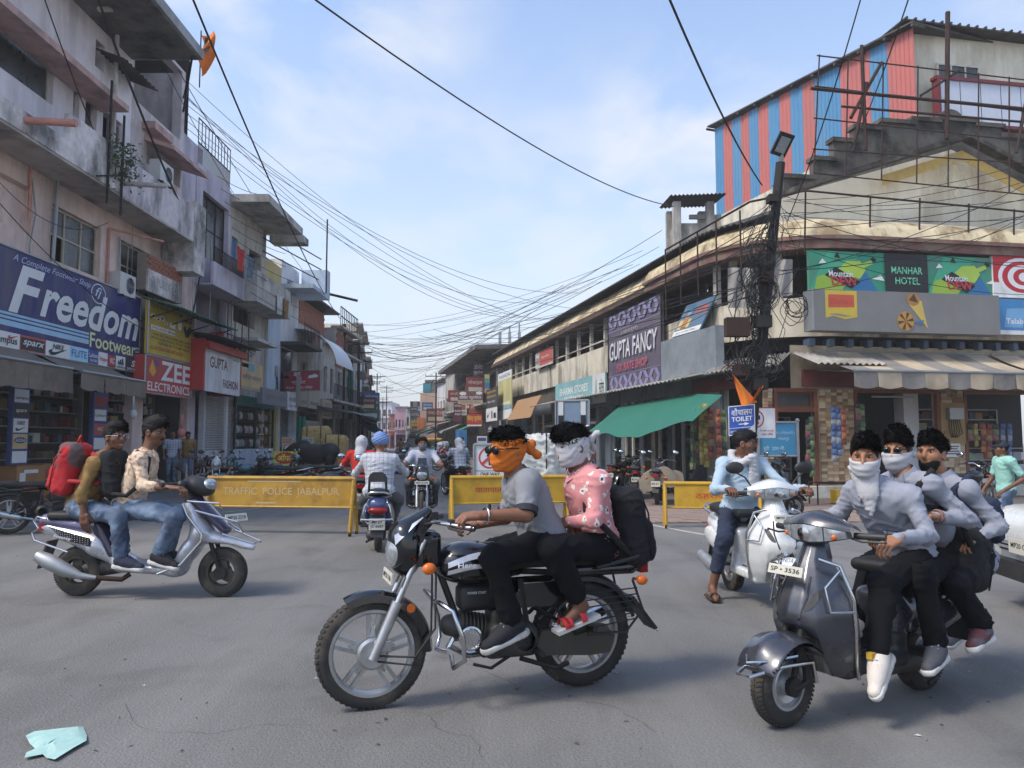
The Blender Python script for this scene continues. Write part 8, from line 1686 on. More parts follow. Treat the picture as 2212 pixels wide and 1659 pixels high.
for px0,px1,yb,yt,Y,c,L,l in((989,1043,873,845,52,br,[('q',0,1,0,.3,'#b5a58a'),('d',.2,.82,.14,.13,W_),('d',.85,.85,.13,.13,W_),('t','डीसेंट फुटवेयर',.06,.94,.34,.68,.02,0,W_),('t','कलेक्शन चौक जबलपुर',.1,.9,.08,.22,.01,0,br)],'brown jutting Hindi footwear board with two white ovals'),(1013,1043,893,862,56,'#a1503c',[('t','DECENT',.15,.9,.35,.75,.01,0,'#d8c0a8')],'rust orange board with thin cream letters below the brown board'),(1008,1041,921,895,50,'#b2322a',[('t','डीसेन्ट फुटवेयर',.02,.96,.35,.95,.03,0,'#d9b43a'),('q',.02,.98,.02,.14,W_)],'bright red board with bold yellow Hindi letters'),(980,997,910,870,54,'#5e2530',[('t','कोल्ड',.1,.9,.75,.9,.02,0,W_),('t','फैमिली',.1,.9,.5,.62,.02,0,W_),('t','बस्ता',.1,.9,.3,.42,.02,0,W_)],'narrow maroon board on the right row'),(1022,1046,813,782,58,'#5d4546',[('t','डीसेंट',.1,.9,.5,.85,.02,0,W_),('t','फुटवेयर',.1,.9,.12,.42,.02,0,W_)],'upright brown board high on the right row'),(995,1008,897,868,57,'#c9c0b0',[('q',.2,.8,.4,.8,'#a8504a'),('q',.2,.8,.1,.3,'#8a8a80')],'small white board with a red patch beside the maroon board'),(1046,1058,850,808,50,'#3b3a3e',[('q',.05,.95,.76,.98,'#a8a45a'),('q',.05,.95,.52,.74,'#4f8f8a'),('q',.05,.95,.28,.5,'#3a6f9c'),('q',.05,.95,.04,.26,'#b09a6a')],'narrow column of small brand panels'),(1049,1068,935,915,46,'#1c1c20',[*[(e[0],e[1],W_)for e in three(.3,.35,.4,.5)],('t','adidas',.25,.75,.1,.28,.02,0,W_)],'black board with three white stripes on the right row'),(1110,1132,948,936,38,'#34404f',[('t','CASIO',.1,.9,.25,.75,.02,0,'#aab4c0')],'small dark blue watch shop sign'),(984,1008,972,928,52,'#2f77ad',[('q',.45,.5,0,1,'#1f4f78'),('q',.1,.35,.1,.9,'#3f8ac0')],'bright blue cupboard standing by the right shops'),(1030,1052,966,942,44,'#c9ccd0',[('q',.1,.9,.55,.85,'#3a4a78'),('t','The Lion Furniture',.05,.95,.3,.42,.01,0,K_)],'white furniture shop board low on the right row')):
 sign(l,fb(px0,px1,yb,yt,Y),c,L,.08)
vp=thing('sign_tower','tall stack of dark hotel and shop signs far down the street','sign',P(897,955,100))
for k,(t_,c)in enumerate((('O',K_),('VIJAN PALACE','#2a2c34'),('HOTEL','#3a3438'),('GULMOHAR','#26282f'),('PREMSONS','#3a3438'),('GULMOHAR','#26282f'),('VIJAN','#2c2c30'))):
 y0=867+k*11.5;o=fb(886,907,y0+(11 if k else 11),y0,100);mb=MB();o.slab(mb,.2);b_=mb.build('panel',col(c),vp,world=True);mb=MB();(o.disc(mb,.5,.5,.22,.4,.01,20,.8),o.text(mb,'V',.4,.6,.3,.7,.012,.05))if k==0 else o.text(mb,t_,.06,.94,.25,.75,.01,.02);mb.build('lettering',col('#b5b8bd'),b_,world=True)
o=zb(PF,1757,2157,1757,636,540,.45);G2='#2f8f70'
def dew(a):return[('p',[(a,.1),(a+.12,.1),(a+.28,.98),(a+.1,.98)],'#3f9f7c'),('p',[(a+.2,0),(a+.38,0),(a+.3,.55)],'#2b6a9a'),('p',[(a+.02,.05),(a+.16,.05),(a+.2,.3),(a+.1,.5),(a+.04,.4)],'#8fae3c'),('p',[(a+.14,.55),(a+.2,.78),(a+.27,.8),(a+.3,.6),(a+.27,.4),(a+.2,.38)],'#a3bf4a'),('p',[(a+.26,.7),(a+.33,.82),(a+.34,.74),(a+.28,.62)],'#a3bf4a'),('p',[(a+.325,.84),(a+.35,.78),(a+.36,.84),(a+.34,.9)],K_),('p',[(a+.08,.45),(a+.14,.64),(a+.27,.32),(a+.22,.16)],K_),('t','Mountain',a+.1,a+.23,.42,.56,.02,-.2,W_),('t','DEW',a+.11,a+.25,.22,.42,.05,-.2,'#b8323a'),('p',[(a+.33,.4),(a+.38,.5),(a+.4,.36)],W_),('p',[(a+.05,.7),(a+.07,.82),(a+.09,.72)],W_),('p',[(a+.13,.86),(a+.15,.98),(a+.165,.84)],K_)]
sign('green soft drink hoarding with the black hotel name panel between two bottles',o,G2,dew(0)+dew(.63)+[('q',.4,.635,0,1,'#1d1d20'),('t','MANHAR',.435,.605,.54,.7,.025,0,'#6cc49a'),('t','HOTEL',.455,.59,.3,.46,.025,0,'#6cc49a')],.1)
o=zb(PF,1765,2170,1765,713,624,.85);cone=lambda a,b:[('p',[(a,b),(a+.09,b+.28),(a+.02,b+.5),(a-.02,b+.4)],'#b98a3c'),('d',a-.01,b+.42,.03,.14,'#c79a4a')]
sign('long grey ice cream sign box with yellow label and two cones',o,'#7b7a78',[('q',.06,.225,.42,.98,'#c9b040'),('p',[(.06,.42),(.06,.3),(.1,.36),(.16,.28),(.225,.34),(.225,.42)],'#c9b040'),('p',[(.075,.56),(.21,.58),(.21,.88),(.075,.88)],'#c2553c'),('t',"Dinshaw's",.085,.2,.64,.8,.0,.3,'#b0402c'),('p',[(.07,.4),(.12,.42),(.2,.36),(.16,.35)],'#8a8578'),('p',[(.5,.7),(.6,.1),(.57,.78),(.53,.92)],'#c9ae58'),('d',.525,.82,.035,.16,'#a8783a'),('p',[(.5,.8),(.55,.74),(.53,.97)],'#4a3524'),('d',.48,.28,.045,.24,'#b98a3c'),*[('p',[(.48,.28),(.48+.042*math.cos(i*1.05),.28+.22*math.sin(i*1.05)),(.48+.042*math.cos(i*1.05+.4),.28+.22*math.sin(i*1.05+.4))],'#4a3524')for i in range(6)],('p',[(.52,.25),(.58,.32),(.56,.2)],'#3f6fa0')],.4)
mb=MB();o.slab(mb,.41,-.008,0,0,1.0,.001);mb.build('end_cap',m_galv,bpy.data.objects[[x.name for x in bpy.data.objects if x.get('label','').startswith('long grey ice')][0]],world=True)
o=zb(PF,2160,2330,2160,642,552,.5);sign('red and white spiral heart ice cream sign at the right edge',o,W_,[('q',0,1,.36,1,'#b3222c'),('d',.36,.5,.3,.46,W_),('d',.36,.5,.25,.38,'#b3222c'),('d',.37,.5,.19,.29,W_),('d',.38,.5,.13,.2,'#b3222c'),('d',.39,.5,.07,.11,W_)],.1)
o=zb(PF,2166,2330,2166,722,645,.6);sign('blue packet advertisement with white border below the spiral sign',o,W_,[('q',.02,1,.12,1,'#3f7fb0'),('p',[(.08,.2),(.32,.2),(.36,.75),(.12,.72)],'#6fa0c8'),('p',[(.38,.2),(.62,.18),(.64,.8),(.42,.8)],'#2f5f98'),('t','Talab',.1,.33,.3,.45,.03,0,'#d9d9d6'),('t','Talab',.4,.62,.36,.55,.03,0,'#d9d9d6')],.06)
o=fb(1574,1632,942,878,16.42,16.36,.05);t=sign('blue and white toilet sign with an arrow fixed to the leaning pole',o,'#2450a8',[('q',0,1,.0,.03,W_),('q',0,1,.97,1,W_),('q',0,.03,.03,.97,W_),('q',.97,1,.03,.97,W_),('t','शौचालय',.12,.9,.66,.92,.02,0,W_),('t','TOILET',.12,.9,.46,.62,.05,0,W_),('q',.38,.62,.35,.38,W_),('p',[(.6,.31),(.78,.365),(.6,.42)],W_),('q',0,1,.24,.255,W_),('t','नगर पालिक निगम',.06,.7,.07,.19,.01,0,W_),('p',[(.6,.03),(.98,.03),(.98,.34),(.8,.2),(.66,.14)],'#b9bbb9')],.02,'street_sign')
o=fb(1628,1677,946,880,16.5,16.5);sign('white sign with a red prohibition ring half hidden by the toilet sign',o,W_,[('q',0,1,.97,1,'#a83430'),('q',.97,1,0,1,'#a83430'),('d',.1,.62,.38,.3,.86,'#b3262a'),('p',[(-.0,.72),(.2,.44),(.26,.48),(.05,.78)],'#b3262a'),('q',.1,.3,.6,.74,K_),('t','तीन पहिया चार पहिया',.28,.9,.2,.27,.01,0,'#8f2a2a'),('t','वाहन निषेध',.35,.85,.08,.16,.01,0,'#8f2a2a')],.02,'street_sign')
o=fb(1640,1722,985,912,17.2);t=sign('sky blue municipal distance board on grey posts behind the toilet sign',o,'#3f8fb5',[('t','नगर निगम ( विज्ञापित )',.2,.95,.62,.74,.01,0,'#b5d5e0'),('t','जबलपुर',.5,.8,.44,.54,.01,0,'#b5d5e0'),('t','दूरी  200 मी.',.12,.68,.14,.3,.02,0,'#b5d5e0')],.04,'street_sign',rim=m_galv);mb=MB()
for a in(-.03,1.03):p=o.p(a,1.05);mb.cyl((p.x,p.y,0),p,.035,n=8);mb.sphere(p,.05,8,6)
mb.build('post',m_galv,t,world=True)
o=fb(1201,1273,921,866,19,18.6);t=sign('grey blue back of a traffic board on black and white striped posts',o,mat('board_back','#6d8096',.6,.2,var=.1),[],.03,'street_sign',rim=m_galv);mb=MB()
for a in(.17,.84):
 for i in range(8):z=2.24-i*.33;p=o.p(a,0,.04);mb.cur=i%2;mb.box((p.x,p.y,z),(.12,.04,.33))
mb.build('striped_post',[m_pearl,c_black],t,world=True)
o=fb(1024,1092,1032,960,14.2);t=sign('white one way board with a struck out arrow in a red ring',o,'#c9cbcb',[('d',.5,.6,.36,.33,.84,'#b53a38'),('q',.46,.58,.38,.66,K_),('p',[(.38,.64),(.52,.84),(.66,.64)],K_),('p',[(.2,.42),(.26,.36),(.78,.8),(.72,.86)],'#b53a38'),('q',0,1,.2,.215,K_),('t','ONE WAY',.2,.82,.05,.16,.03,0,K_)],.03,'street_sign',rim=m_galv);mb=MB();p=o.p(.5,0);mb.cyl(p,(p.x,p.y,.05),.03,n=6);mb.box((p.x,p.y,.03),(.5,.4,.06));mb.build('stand',m_iron,t,world=True)
m_barr=mat('barrier_yellow','#b08628',.5,var=.1,vs=3,dirt='#6d4a22',damt=.6,dscale=3.5);m_barr2=mat('barrier_yellow_bright','#bd921f',.45,var=.06,vs=3,dirt='#7d5a22',damt=.4,dscale=3.5)
def barrier(label,a,b,yT,yM,text,tc,m,tx=(.1,.9),panel=(0,1),rnd=False):
 a,b=Vector(a),Vector(b);t=thing('police_barrier',label,'barrier',((a.x+b.x)/2,(a.y+b.y)/2,0),0,'yellow police barriers across the road');zt,zm=yT,yM;d=(b-a).normalized();n=Vector((d.y,-d.x,0));L=(b-a).length
 mb=MB();q=lambda s,z,o=0:a+d*L*s+n*o+Vector((0,0,z));mb.cyl(q(0,zt),q(1,zt),.035,n=8);mb.cyl(q(0,zm),q(1,zm),.02,n=6);mb.build('rail',m,t,world=True,smooth=40)
 for s in(.012,.988):
  for o in(.16,-.16):mb=MB();mb.cyl(q(s,zt),q(s,.03,o),.032,n=8);mb.build('leg',m,t,world=True,smooth=40);mb=MB();mb.cyl(q(s,.035,o)-d*.015,q(s,.035,o)+d*.015,.04,n=10);mb.build('castor',m_iron,t,world=True)
 B=Board(q(panel[0]+.012,zm+.01,.012),d*L*(panel[1]-panel[0]-.024),(0,0,zt-zm-.03));mb=MB();B.slab(mb,.012);p_=mb.build('panel',m,t,world=True);mb=MB();B.text(mb,text,tx[0],tx[1],.34,.7,.003,.02)
 if tc is W_:B.quad(mb,.27,.64,.9,.96);B.quad(mb,.33,.47,.09,.15)
 mb.build('lettering',col('#b9a070')if tc is W_ else col(tc),p_,world=True)
A0_,B0_=P(452,955,12.2),P(770,955,11.9);barrier('weathered yellow barrier with faded white English lettering on the left',(A0_.x,A0_.y,0),(B0_.x,B0_.y,0),.86,.42,'TRAFFIC  POLICE  JABALPUR',W_,m_barr)
A0_,B0_=P(973,955,12.9),P(1226,955,13.3);barrier('yellow barrier with red Hindi lettering behind the two masked riders',(A0_.x,A0_.y,0),(B0_.x,B0_.y,0),.83,.40,'यातायात पुलिस जबलपुर','#a8301e',m_barr2,(.2,.85))
A0_,B0_=P(1432,955,13.0),P(1640,955,12.8);barrier('bright yellow barrier with red Hindi stop word beside the white scooter',(A0_.x,A0_.y,0),(B0_.x,B0_.y,0),.73,.33,'ठहरिये','#c03a1c',m_barr2,(.25,.6),(.1,1))
# poles and wires
m_wire=mat('black_cable','#151517',.7,var=0)
def pole(label,p0,p1,r=.09,arms=(),lamp=False,name='utility_pole'):
 t=thing(name,label,'pole',(p0.x,p0.y,0));mb=MB();mb.cyl((p0.x,p0.y,0),p1,r,r*.8,8);mb.build('shaft',m_iron,t,world=True,smooth=40)
 for z,w,a in arms:
  p=p0.lerp(p1,(z-0)/p1.z);d=Vector((math.cos(a),math.sin(a),0))*w;mb=MB();mb.cyl(p-d,p+d,.04,n=5)
  for k in(-1,-.4,.4,1):mb.cyl(p+d*k,p+d*k+Vector((0,0,.16)),.03,n=6)
  mb.build('cross_arm',m_iron,t,world=True)
 return t
pA0,pA1=P(1606,955,16.6),P(1686,352,16.6);pt_=pole('leaning dark iron pole wrapped in cable tangles at the hotel corner',pA0,pA1,.13)
mb=MB();mb.cyl(pA1,P(1690,322,16.5),.06,n=6);mb.build('lamp_arm',m_galv,pt_,world=True)
mb=MB();c=P(1690,312,16.4);mb.box(c,(.34,.5,.07),M=Matrix.Rotation(-.95,3,'X')@Matrix.Rotation(.3,3,'Z'));mb.build('lamp_head',m_iron,pt_,world=True);mb=MB();mb.box(c+Vector((0,-.033,-.024)),(.22,.34,.02),M=Matrix.Rotation(-.95,3,'X')@Matrix.Rotation(.3,3,'Z'));mb.build('lamp_lens',col('#8a9094',.2),pt_,world=True)
rs=random.Random(21)
for k,(x,y,s)in enumerate(((1592,707,.5),(1648,695,.32),(1600,800,.3),(1640,830,.3),(1655,600,.26),(1668,430,.2))):mb=MB();mb.box(P(x,y,16.35),(s,.25,s*.8));mb.build('junction_box',m_iron if k%2 else m_rust,pt_,world=True)
def coil(label,c,R,n,seed,ax=(0.1,-1,.1)):
 rs=random.Random(seed);t=thing('cable_coil',label,'cable coil',c,group='cable coils on the corner pole');mb=MB();a,b,z=basis(ax)
 for k in range(n):
  r=R*rs.uniform(.75,1.15);e=rs.uniform(.8,1.25);o=Vector((rs.gauss(0,.06),rs.gauss(0,.05),rs.gauss(0,.07)));mb.tube([o+a*r*math.cos(i*.3491)+b*r*e*math.sin(i*.3491)+z*.05*math.sin(i+k)for i in range(18)],.008,4,True)
 mb.build('loop',m_wire,t);return t
coil('big round coil of black cable hung midway up the leaning pole',P(1645,625,16.2),.34,9,1);coil('oval cable coil near the top of the tangle on the leaning pole',P(1650,545,16.2),.26,12,2);coil('coil of cable hung beside the pole against the white parapet',P(1718,660,16.6),.22,8,3);coil('loose cable loops below the boxes on the leaning pole',P(1628,775,16.2),.26,9,4);coil('low loose cable loops left of the leaning pole',P(1590,800,16.3),.2,6,5);coil('small cable coil at the foot of the tin canopy',P(1660,795,16.3),.2,7,6)
tg=thing('cable_tangle','tangle of drooping service cables hanging all along the leaning pole','cables',P(1640,700,16.4));mb=MB()
for k in range(90):
 y0=rs.uniform(400,760);y1=y0+rs.uniform(40,330);x0=1686-(y0-352)*.155;x1=1686-(min(y1,850)-352)*.155;w=rs.gauss(0,34);pts=[]
 for i in range(9):s=i/8;pts.append(P(x0+(x1-x0)*s+w*math.sin(s*math.pi)+rs.gauss(0,5),y0+(min(y1,850)-y0)*s,16.4+rs.uniform(-.15,.15)))
 mb.tube(pts,rs.choice((.005,.007,.01)),4)
setp(mb.build('cable',m_wire,tg,world=True),kind='stuff')
def wire(a,b,sag,r=.012,label='black overhead cable strung across the junction',grp='overhead cables across the street',n=20):
 t=MB();a,b=Vector(a),Vector(b);mid=(a+b)/2;t.tube([a.lerp(b,i/n)-mid-Vector((0,0,sag*4*(i/n)*(1-i/n)))for i in range(n+1)],r,4);o=t.build('cable',m_wire);o.location=mid;return setp(o,label,'cable',grp)
wire(P(640,-30,9),P(1456,446,28),.5,.016,'thick cable slanting from the top left of the sky down to the roof tower');wire(P(1430,-40,9),P(1646,400,16.6),.2,.017,'thick cable dropping from the top edge to the leaning pole');wire(P(1870,-40,11),P(1700,480,16.6),.2,.011,'thin cable from the top edge passing the striped shed');wire(P(1975,-40,11),P(1840,320,19.5),.15,.012,'cable from the top edge to the rusty roof frame')
wire(P(405,-30,13),P(736,690,48),.6,.022,'thickest dark cable running along the left facades');wire(P(385,150,24),P(700,640,46),.5,.014,'cable from the roof canopy down the left facades');wire(P(205,-20,16),P(440,545,25),.3,.03,'thick cable bundle in front of the pink block');wire(P(440,545,25),P(412,700,24),.1,.03,'thick cable dropping down beside the lilac house');wire(P(0,440,14),P(330,720,22),.3,.012,'thin cable drooping across the pink wall');wire(P(285,0,20),P(560,500,33),.4,.012,'long cable across the rough grey bay');wire(P(0,395,15),P(235,480,20),.5,.009,'thin cable looping under the balcony');wire(P(90,-20,14.5),P(235,360,19),.1,.014,'pale drop cable in front of the lilac wall')
pB=P(738,955,49);pB1=P(744,700,49);pole('dark utility pole with transformer arms on the left pavement',pB,pB1,.14,((7.6,1.0,.2),(8.4,.8,.2)))
pC=P(775,955,52);pole('steel lattice pole with three cross arms by the green netting',pC,P(775,735,52),.12,((6.6,.9,0),(7.3,.9,0),(8.0,.7,0)))
for k,(px,Y,h)in enumerate(((813,85,9),(834,110,9.5),(800,75,8),(941,66,7.4),(826,130,9))):p=P(px,955,Y);pole(['thin far pole with cross arms left of the pale grey block','second thin far pole near the pale grey block','far pole crowded with wires on the left row','slim pole with orange flag on the right row','farthest thin pole at the end of the left row'][k],p,Vector((p.x,p.y,h)),.07,((h-.4,.9,0),(h-1.1,.8,0)))
rs=random.Random(33);hub=lambda:pB1.lerp(P(775,760,52),rs.random())+Vector((rs.gauss(0,.3),rs.gauss(0,.5),rs.gauss(0,.5)))
for k in range(24):e=rs.random();wire(hub(),P(1440-420*e+rs.gauss(0,10),520+215*e+rs.gauss(0,16),24+34*e),rs.uniform(.5,2.2),rs.choice((.008,.010,.014)),'one of the drooping cables fanned between the left pole and the right roofs')
for k in range(14):wire(P(1640+rs.gauss(0,14),rs.uniform(480,640),16.6),P(rs.uniform(900,1250),rs.uniform(690,800),rs.uniform(45,75)),rs.uniform(.3,1.0),rs.choice((.009,.012)),'one of the cables running from the leaning pole along the right eaves')
for k in range(12):wire(P(rs.uniform(790,850),rs.uniform(780,860),rs.uniform(60,100)),P(rs.uniform(940,1060),rs.uniform(760,860),rs.uniform(55,80)),rs.uniform(.3,1.2),.012,'one of the far cables crossing the street')
for k in range(8):wire(P(rs.uniform(375,400),rs.uniform(150,260),25),P(rs.uniform(1050,1330),rs.uniform(630,700),45),rs.uniform(1,2.5),.011,'one of the thin cables crossing high above the street')
for k in range(16):wire(P(1690+rs.gauss(0,8),rs.uniform(420,640),16.7),P(rs.uniform(2200,2330),rs.uniform(330,640),19),rs.uniform(.05,.35),rs.choice((.007,.009)),'one of the thin cables strung in front of the hotel gable')
for k in range(10):y=380+k*28;wire(P(470+k*8,y,26),P(560+k*14,y+40+k*4,33+k),.1,.012,'one of the cables stapled along the left facades','cables along the left facades')
jb=random.Random(17)
for side,pl_,us_ in(('left',PL2,[3,8,12,17,21,26,34,41,50]),('right',PR2,[4,11,19,24,30,36,42,47])):
 for k,u in enumerate(us_):
  cn,c,c2=jb.choice((('red','#96403a','#d0c8b8'),('white','#c2c0b8','#555a66'),('blue','#3f5a86','#c9ccd0'),('yellow','#b8a048','#5a3a30'),('maroon','#5f3038','#c9b58a'),('green','#3f6a52','#d0d0c0')))
  w,h,z=jb.uniform(1,1.7),jb.uniform(.6,1.6),jb.uniform(2.9,5.2);B=Board(pl_.pt(u,z,.3),pl_.n*w,(0,0,h))if side=='left' else Board(pl_.pt(u,z,.3+w),pl_.n*-w,(0,0,h))
  sign(f'{cn} board jutting over the street, {["nearest", "second", "third", "fourth", "fifth", "sixth", "seventh", "eighth", "farthest"][k]} along the far {side} row',B,c,[('t',jb.choice(('वस्त्र भंडार','ज्वेलर्स','मोबाइल','साड़ी सेंटर','टेलर')),.1,.9,.55,.85,.02,0,c2),('q',.12,.88,.12,.4,c2)],.08)
for k in range(9):
 pl_=PL2 if k%2 else PR2;u=2+k*5.5;t=thing('sun_tarp',['dull green','faded blue','grey'][k%3]+' tarp slung over the pavement, '+['nearest','second','third','fourth','fifth','sixth','seventh','eighth','farthest'][k]+' of the far street','tarpaulin',pl_.pt(u,2.9,.8));mb=MB();mb.sheet(lambda s,q_:pl_.pt(u+3.2*s,3.1-.75*q_-.2*math.sin(s*math.pi),.1+2*q_),10,6);mb.build('cloth',[m_green,col('#5a7890',.9),col('#8a8880',.9)][k%3],t,world=True,smooth=1)
lc=random.Random(44);mb=MB()
for k in range(13):
 u=lc.uniform(15,44);z0,z1=lc.uniform(3.4,5),lc.uniform(6,9);o_=.06 if u<24 else.12;pts=[PL.pt(u+.05*lc.gauss(0,1),z0+(z1-z0)*i/5,o_+.02*lc.random())for i in range(6)];mb.tube(pts,lc.choice((.012,.02,.03)),5)
o=mb.build('service_pipe',m_galv,pk,world=True,split=True)
for k,(u,z,c,l)in enumerate(((26.6,8.3,m_sh_red,'red garment drying on the lilac house balcony'),(27.6,8.25,m_jean,'blue cloth drying on the lilac house balcony'),(31.2,7.5,m_fabw,'white sheet drying over the concrete balcony'),(32.2,7.5,m_sh_must,'brown cloth drying over the concrete balcony'),(37.5,6.7,m_sh_pink,'patterned cloth drying on the railing of the white house'))):
 t=thing('laundry',l,'laundry',PL.pt(u,z,1.15));mb=MB();mb.sheet(lambda s,q_:PL.pt(u+.75*s,z-.8*q_,1.14+.03*math.sin(s*9+q_*2)),12,6);mb.build('cloth',c,t,world=True,smooth=1)
for k,(u,z)in enumerate(((24.3,4.2),(29.6,3.9),(34.6,4.6),(39.2,4.4))):
 t=thing('meter_box',['nearest','second','third','farthest'][k]+' grey cable junction box on the left facades','junction box',PL.pt(u,z,.1));mb=MB();mb.box((0,0,0),(.18,.4,.5));mb.build('box',m_galv,t);mb=MB()
 for q_ in range(4):mb.tube([(.09,-.12+q_*.08,-.25),(.12,-.15+q_*.1,-.6-.1*q_),(.05,-.1+q_*.12,-1.0)],.012,5)
 mb.build('cable',m_wire,t,split=True)
fl2=thing('pennant','pair of saffron pennants tied to the leaning pole above the toilet sign','flag',P(1605,870,16.2));mb=MB()
mb.sheet(lambda s,t_:P(1580+22*t_+34*s*t_,805+72*t_-8*s*t_,16.1+.12*math.sin(5*s+3*t_)),8,12);mb.sheet(lambda s,t_:P(1650-22*t_-10*s,832+38*t_+6*s,16.15+.1*math.sin(4*s)),6,8);mb.build('cloth',m_or,fl2,world=True,smooth=1)
for label,a,b_,c,m in(('stained white sheet hung in the left verandah bay behind the pole',(1572,578),(1640,665),19.4,mat('grimy_sheet','#94908a',.95,var=.25,vs=3)),('stained white sheet hung in the right verandah bay behind the pole',(1650,560),(1712,640),19.2,MATS['grimy_sheet']),('green shade netting hung beside the left pole',(752,745),(762,905),50,m_green),('striped blue and white towel hanging at the shoe stall',(621,962-25),(637,1000-20),30,m_sh_plaid),('green cloth sheet behind the shoe stall boards',(640,900),(660,985),33,m_green)):
 o=thing('hanging_cloth',label,'cloth',P((a[0]+b_[0])/2,(a[1]+b_[1])/2,c));mb=MB();mb.sheet(lambda s,t_:P(a[0]+(b_[0]-a[0])*s,a[1]+(b_[1]-a[1])*t_,c+.06*math.sin(s*14+t_*3)),24,8);mb.build('cloth',m,o,world=True,smooth=1)
 # hanging strips of snack packets
def strip_of(label,p,n,cs,w=.12,h=.15,seed=0):
 rs=random.Random(seed);t=thing('packet_strip',label,'packet strip',p,rs.uniform(-.3,.3),'strips of snack packets');b=MB();b.sheet(lambda s,t_:((s-.5)*w,-.03*math.sin(s*math.pi)*math.sin(t_*math.pi),-t_*h),3,3,.03,(0,1,0));
 for i in range(n):
  c=cs[i%len(cs)];
  key='pk_'+c;me=bpy.data.meshes.get(key)
  if me is None:o=b.build(key,col(c,.35),t);me=o.data;o.name='packet'
  else:o=bpy.data.objects.new('packet',me);link(o,t)
  o.location=(rs.gauss(0,.008),rs.gauss(0,.01),-i*h*.95);o.rotation_euler=(0,0,rs.gauss(0,.15))
snack=[['#8f8440','#a39a58','#7a6a34'],['#8a4a34','#a8683c','#6d3a30'],['#4a6440','#76865a','#3a4a3a'],['#703430','#8f4a3a','#8a7a5a'],['#3f5480','#55698f','#8a8f98'],['#2c2c2c','#6f7352','#8a4f58','#3a3a3c']];nm=['yellow','orange','green','red','blue','mixed dark']
for k,(px,y,n,c,Y,w)in enumerate(((1496,905,8,2,19,'under the tarpaulin edge'),(1506,885,9,5,19,'second from the tarpaulin tip'),(1515,880,9,0,18.8,'left of the twin yellow strips'),(1524,872,10,0,18.8,'right twin of the yellow strips'),(1534,880,8,3,18.7,'beside the orange packets'),(1552,884,9,1,18.5,'nearest the toilet sign'),(1562,886,9,2,18.6,'just left of the toilet sign'),(1745,905,9,5,20.0,'left of the stone pier'),(1752,900,10,2,20.0,'against the door frame'),(1800,878,9,4,19.7,'on the stone pier, left'),(1811,880,8,4,19.7,'on the stone pier, middle'),(1822,882,6,1,19.7,'on the stone pier, right'),(1853,868,7,5,20.1,'at the dark doorway'),(1862,872,6,2,20.1,'inside the dark doorway'),(2096,915,3,5,21,'left in the sweet shop'),(2108,915,4,0,21,'second in the sweet shop'),(2124,915,5,1,21,'third in the sweet shop'),(2136,915,6,3,21,'fourth in the sweet shop'),(2150,915,4,5,21,'fifth in the sweet shop'),(2166,915,6,4,21,'sixth in the sweet shop'),(2180,915,6,4,21,'seventh in the sweet shop'))):strip_of(f'{nm[c]} strip of snack packets hanging {w}',P(px,y,Y-.25),n,snack[c],.13,.16,k)
# parked motorcycles and scooters
PKG='motorcycles parked along the shops'
mat('lime_paint','#9fb02a',.3,coat=.5);mat('red_paint','#8f1c1a',.25,coat=.5);mat('teal_paint','#2a5560',.25,coat=.5)
def park(px,Y,ang,label,swap=None,group=PKG,src=None):p=P(px,955,Y);return dup(src or pb,(p.x,p.y,.0),R_(ang),label,group,'motorcycle' if src is None else 'scooter',swap)
lv=G(-6,1156);lvo=thing('motorcycle','black and lime motorcycle parked at the far left by the cartons','motorcycle',(lv.x+.1,lv.y+.1,0),R_(38),PKG);motorbike(lvo,text='LIVO',stripe=MATS['lime_paint'],mir=(1,-1),visor=False,h=.014,hi=False)
for k,(px,Y,a,l,sw)in enumerate(((437,22,-60,'dark motorcycle parked in front of the closed shutter',None),(470,21,-70,'motorcycle with a white cowl parked beside the shutter motorcycle',{'gloss_black':'pearl_white'}),(545,20.5,190,'black motorcycle parked before the shoe display',None),(590,20,188,'teal tanked motorcycle parked behind the left barrier',{'gloss_black':'teal_paint'}),(655,20.4,187,'third black motorcycle parked behind the left barrier',None),(1418,17.5,75,'black motorcycle parked under a dusty cover by the magazines',None),(1330,22,60,'dark motorcycle parked under the green tarpaulin',None),(1372,19.5,80,'motorcycle parked against the brown doors',None),(2058,15,30,'black and orange motorcycle parked by the sweet counter',None))):park(px,Y,a,l,sw)
sw2=thing('scooter','x','scooter',(0,0,0));scooter(sw2,m_gloss,hi=False,guard=False,rail=1,h=.018,mir=(1,-1))
park(715,20.5,186,'black scooter with silver grab rail at the end of the left barrier',src=sw2);park(1580,14.3,12,'dark scooter half hidden behind the bright yellow barrier',src=sw2);park(640,19.2,170,'dark scooter parked just behind the left barrier',src=sw2)
for k in range(9):park(752+k*4.5,30+k*4.5,10+6*(k%3),['nearest','second','third','fourth','fifth','sixth','seventh','eighth','farthest'][k]+' motorcycle of the long parked row on the left',{'gloss_black':'red_paint'}if k%4==1 else None,'dark motorcycles in the long row on the left')
for k in range(7):park(986-k*1.5+10*(k<3),38+k*4.0,165+7*(k%3),['nearest','second','third','fourth','fifth','sixth','farthest'][k]+' red motorcycle of the parked row on the right',{'gloss_black':'red_paint'},'red motorcycles in the row on the right')
cv=thing('bike_cover','dusty brown and black cloth thrown over the parked motorcycle','cover',P(1425,990,17.4));mb=MB();c=P(1425,985,17.4);mb.sheet(lambda s,t_:(c.x-.5+1.0*s,c.y-.3+.6*t_,c.z-.32-.4*(2*t_-1)**2+.12*s-.2*(2*s-1)**2+.03*math.sin(s*17+t_*8)),20,12);mb.build('cloth',mat('dusty_tarp','#6f6556',.95,var=.25,vs=5),cv,world=True,smooth=1)
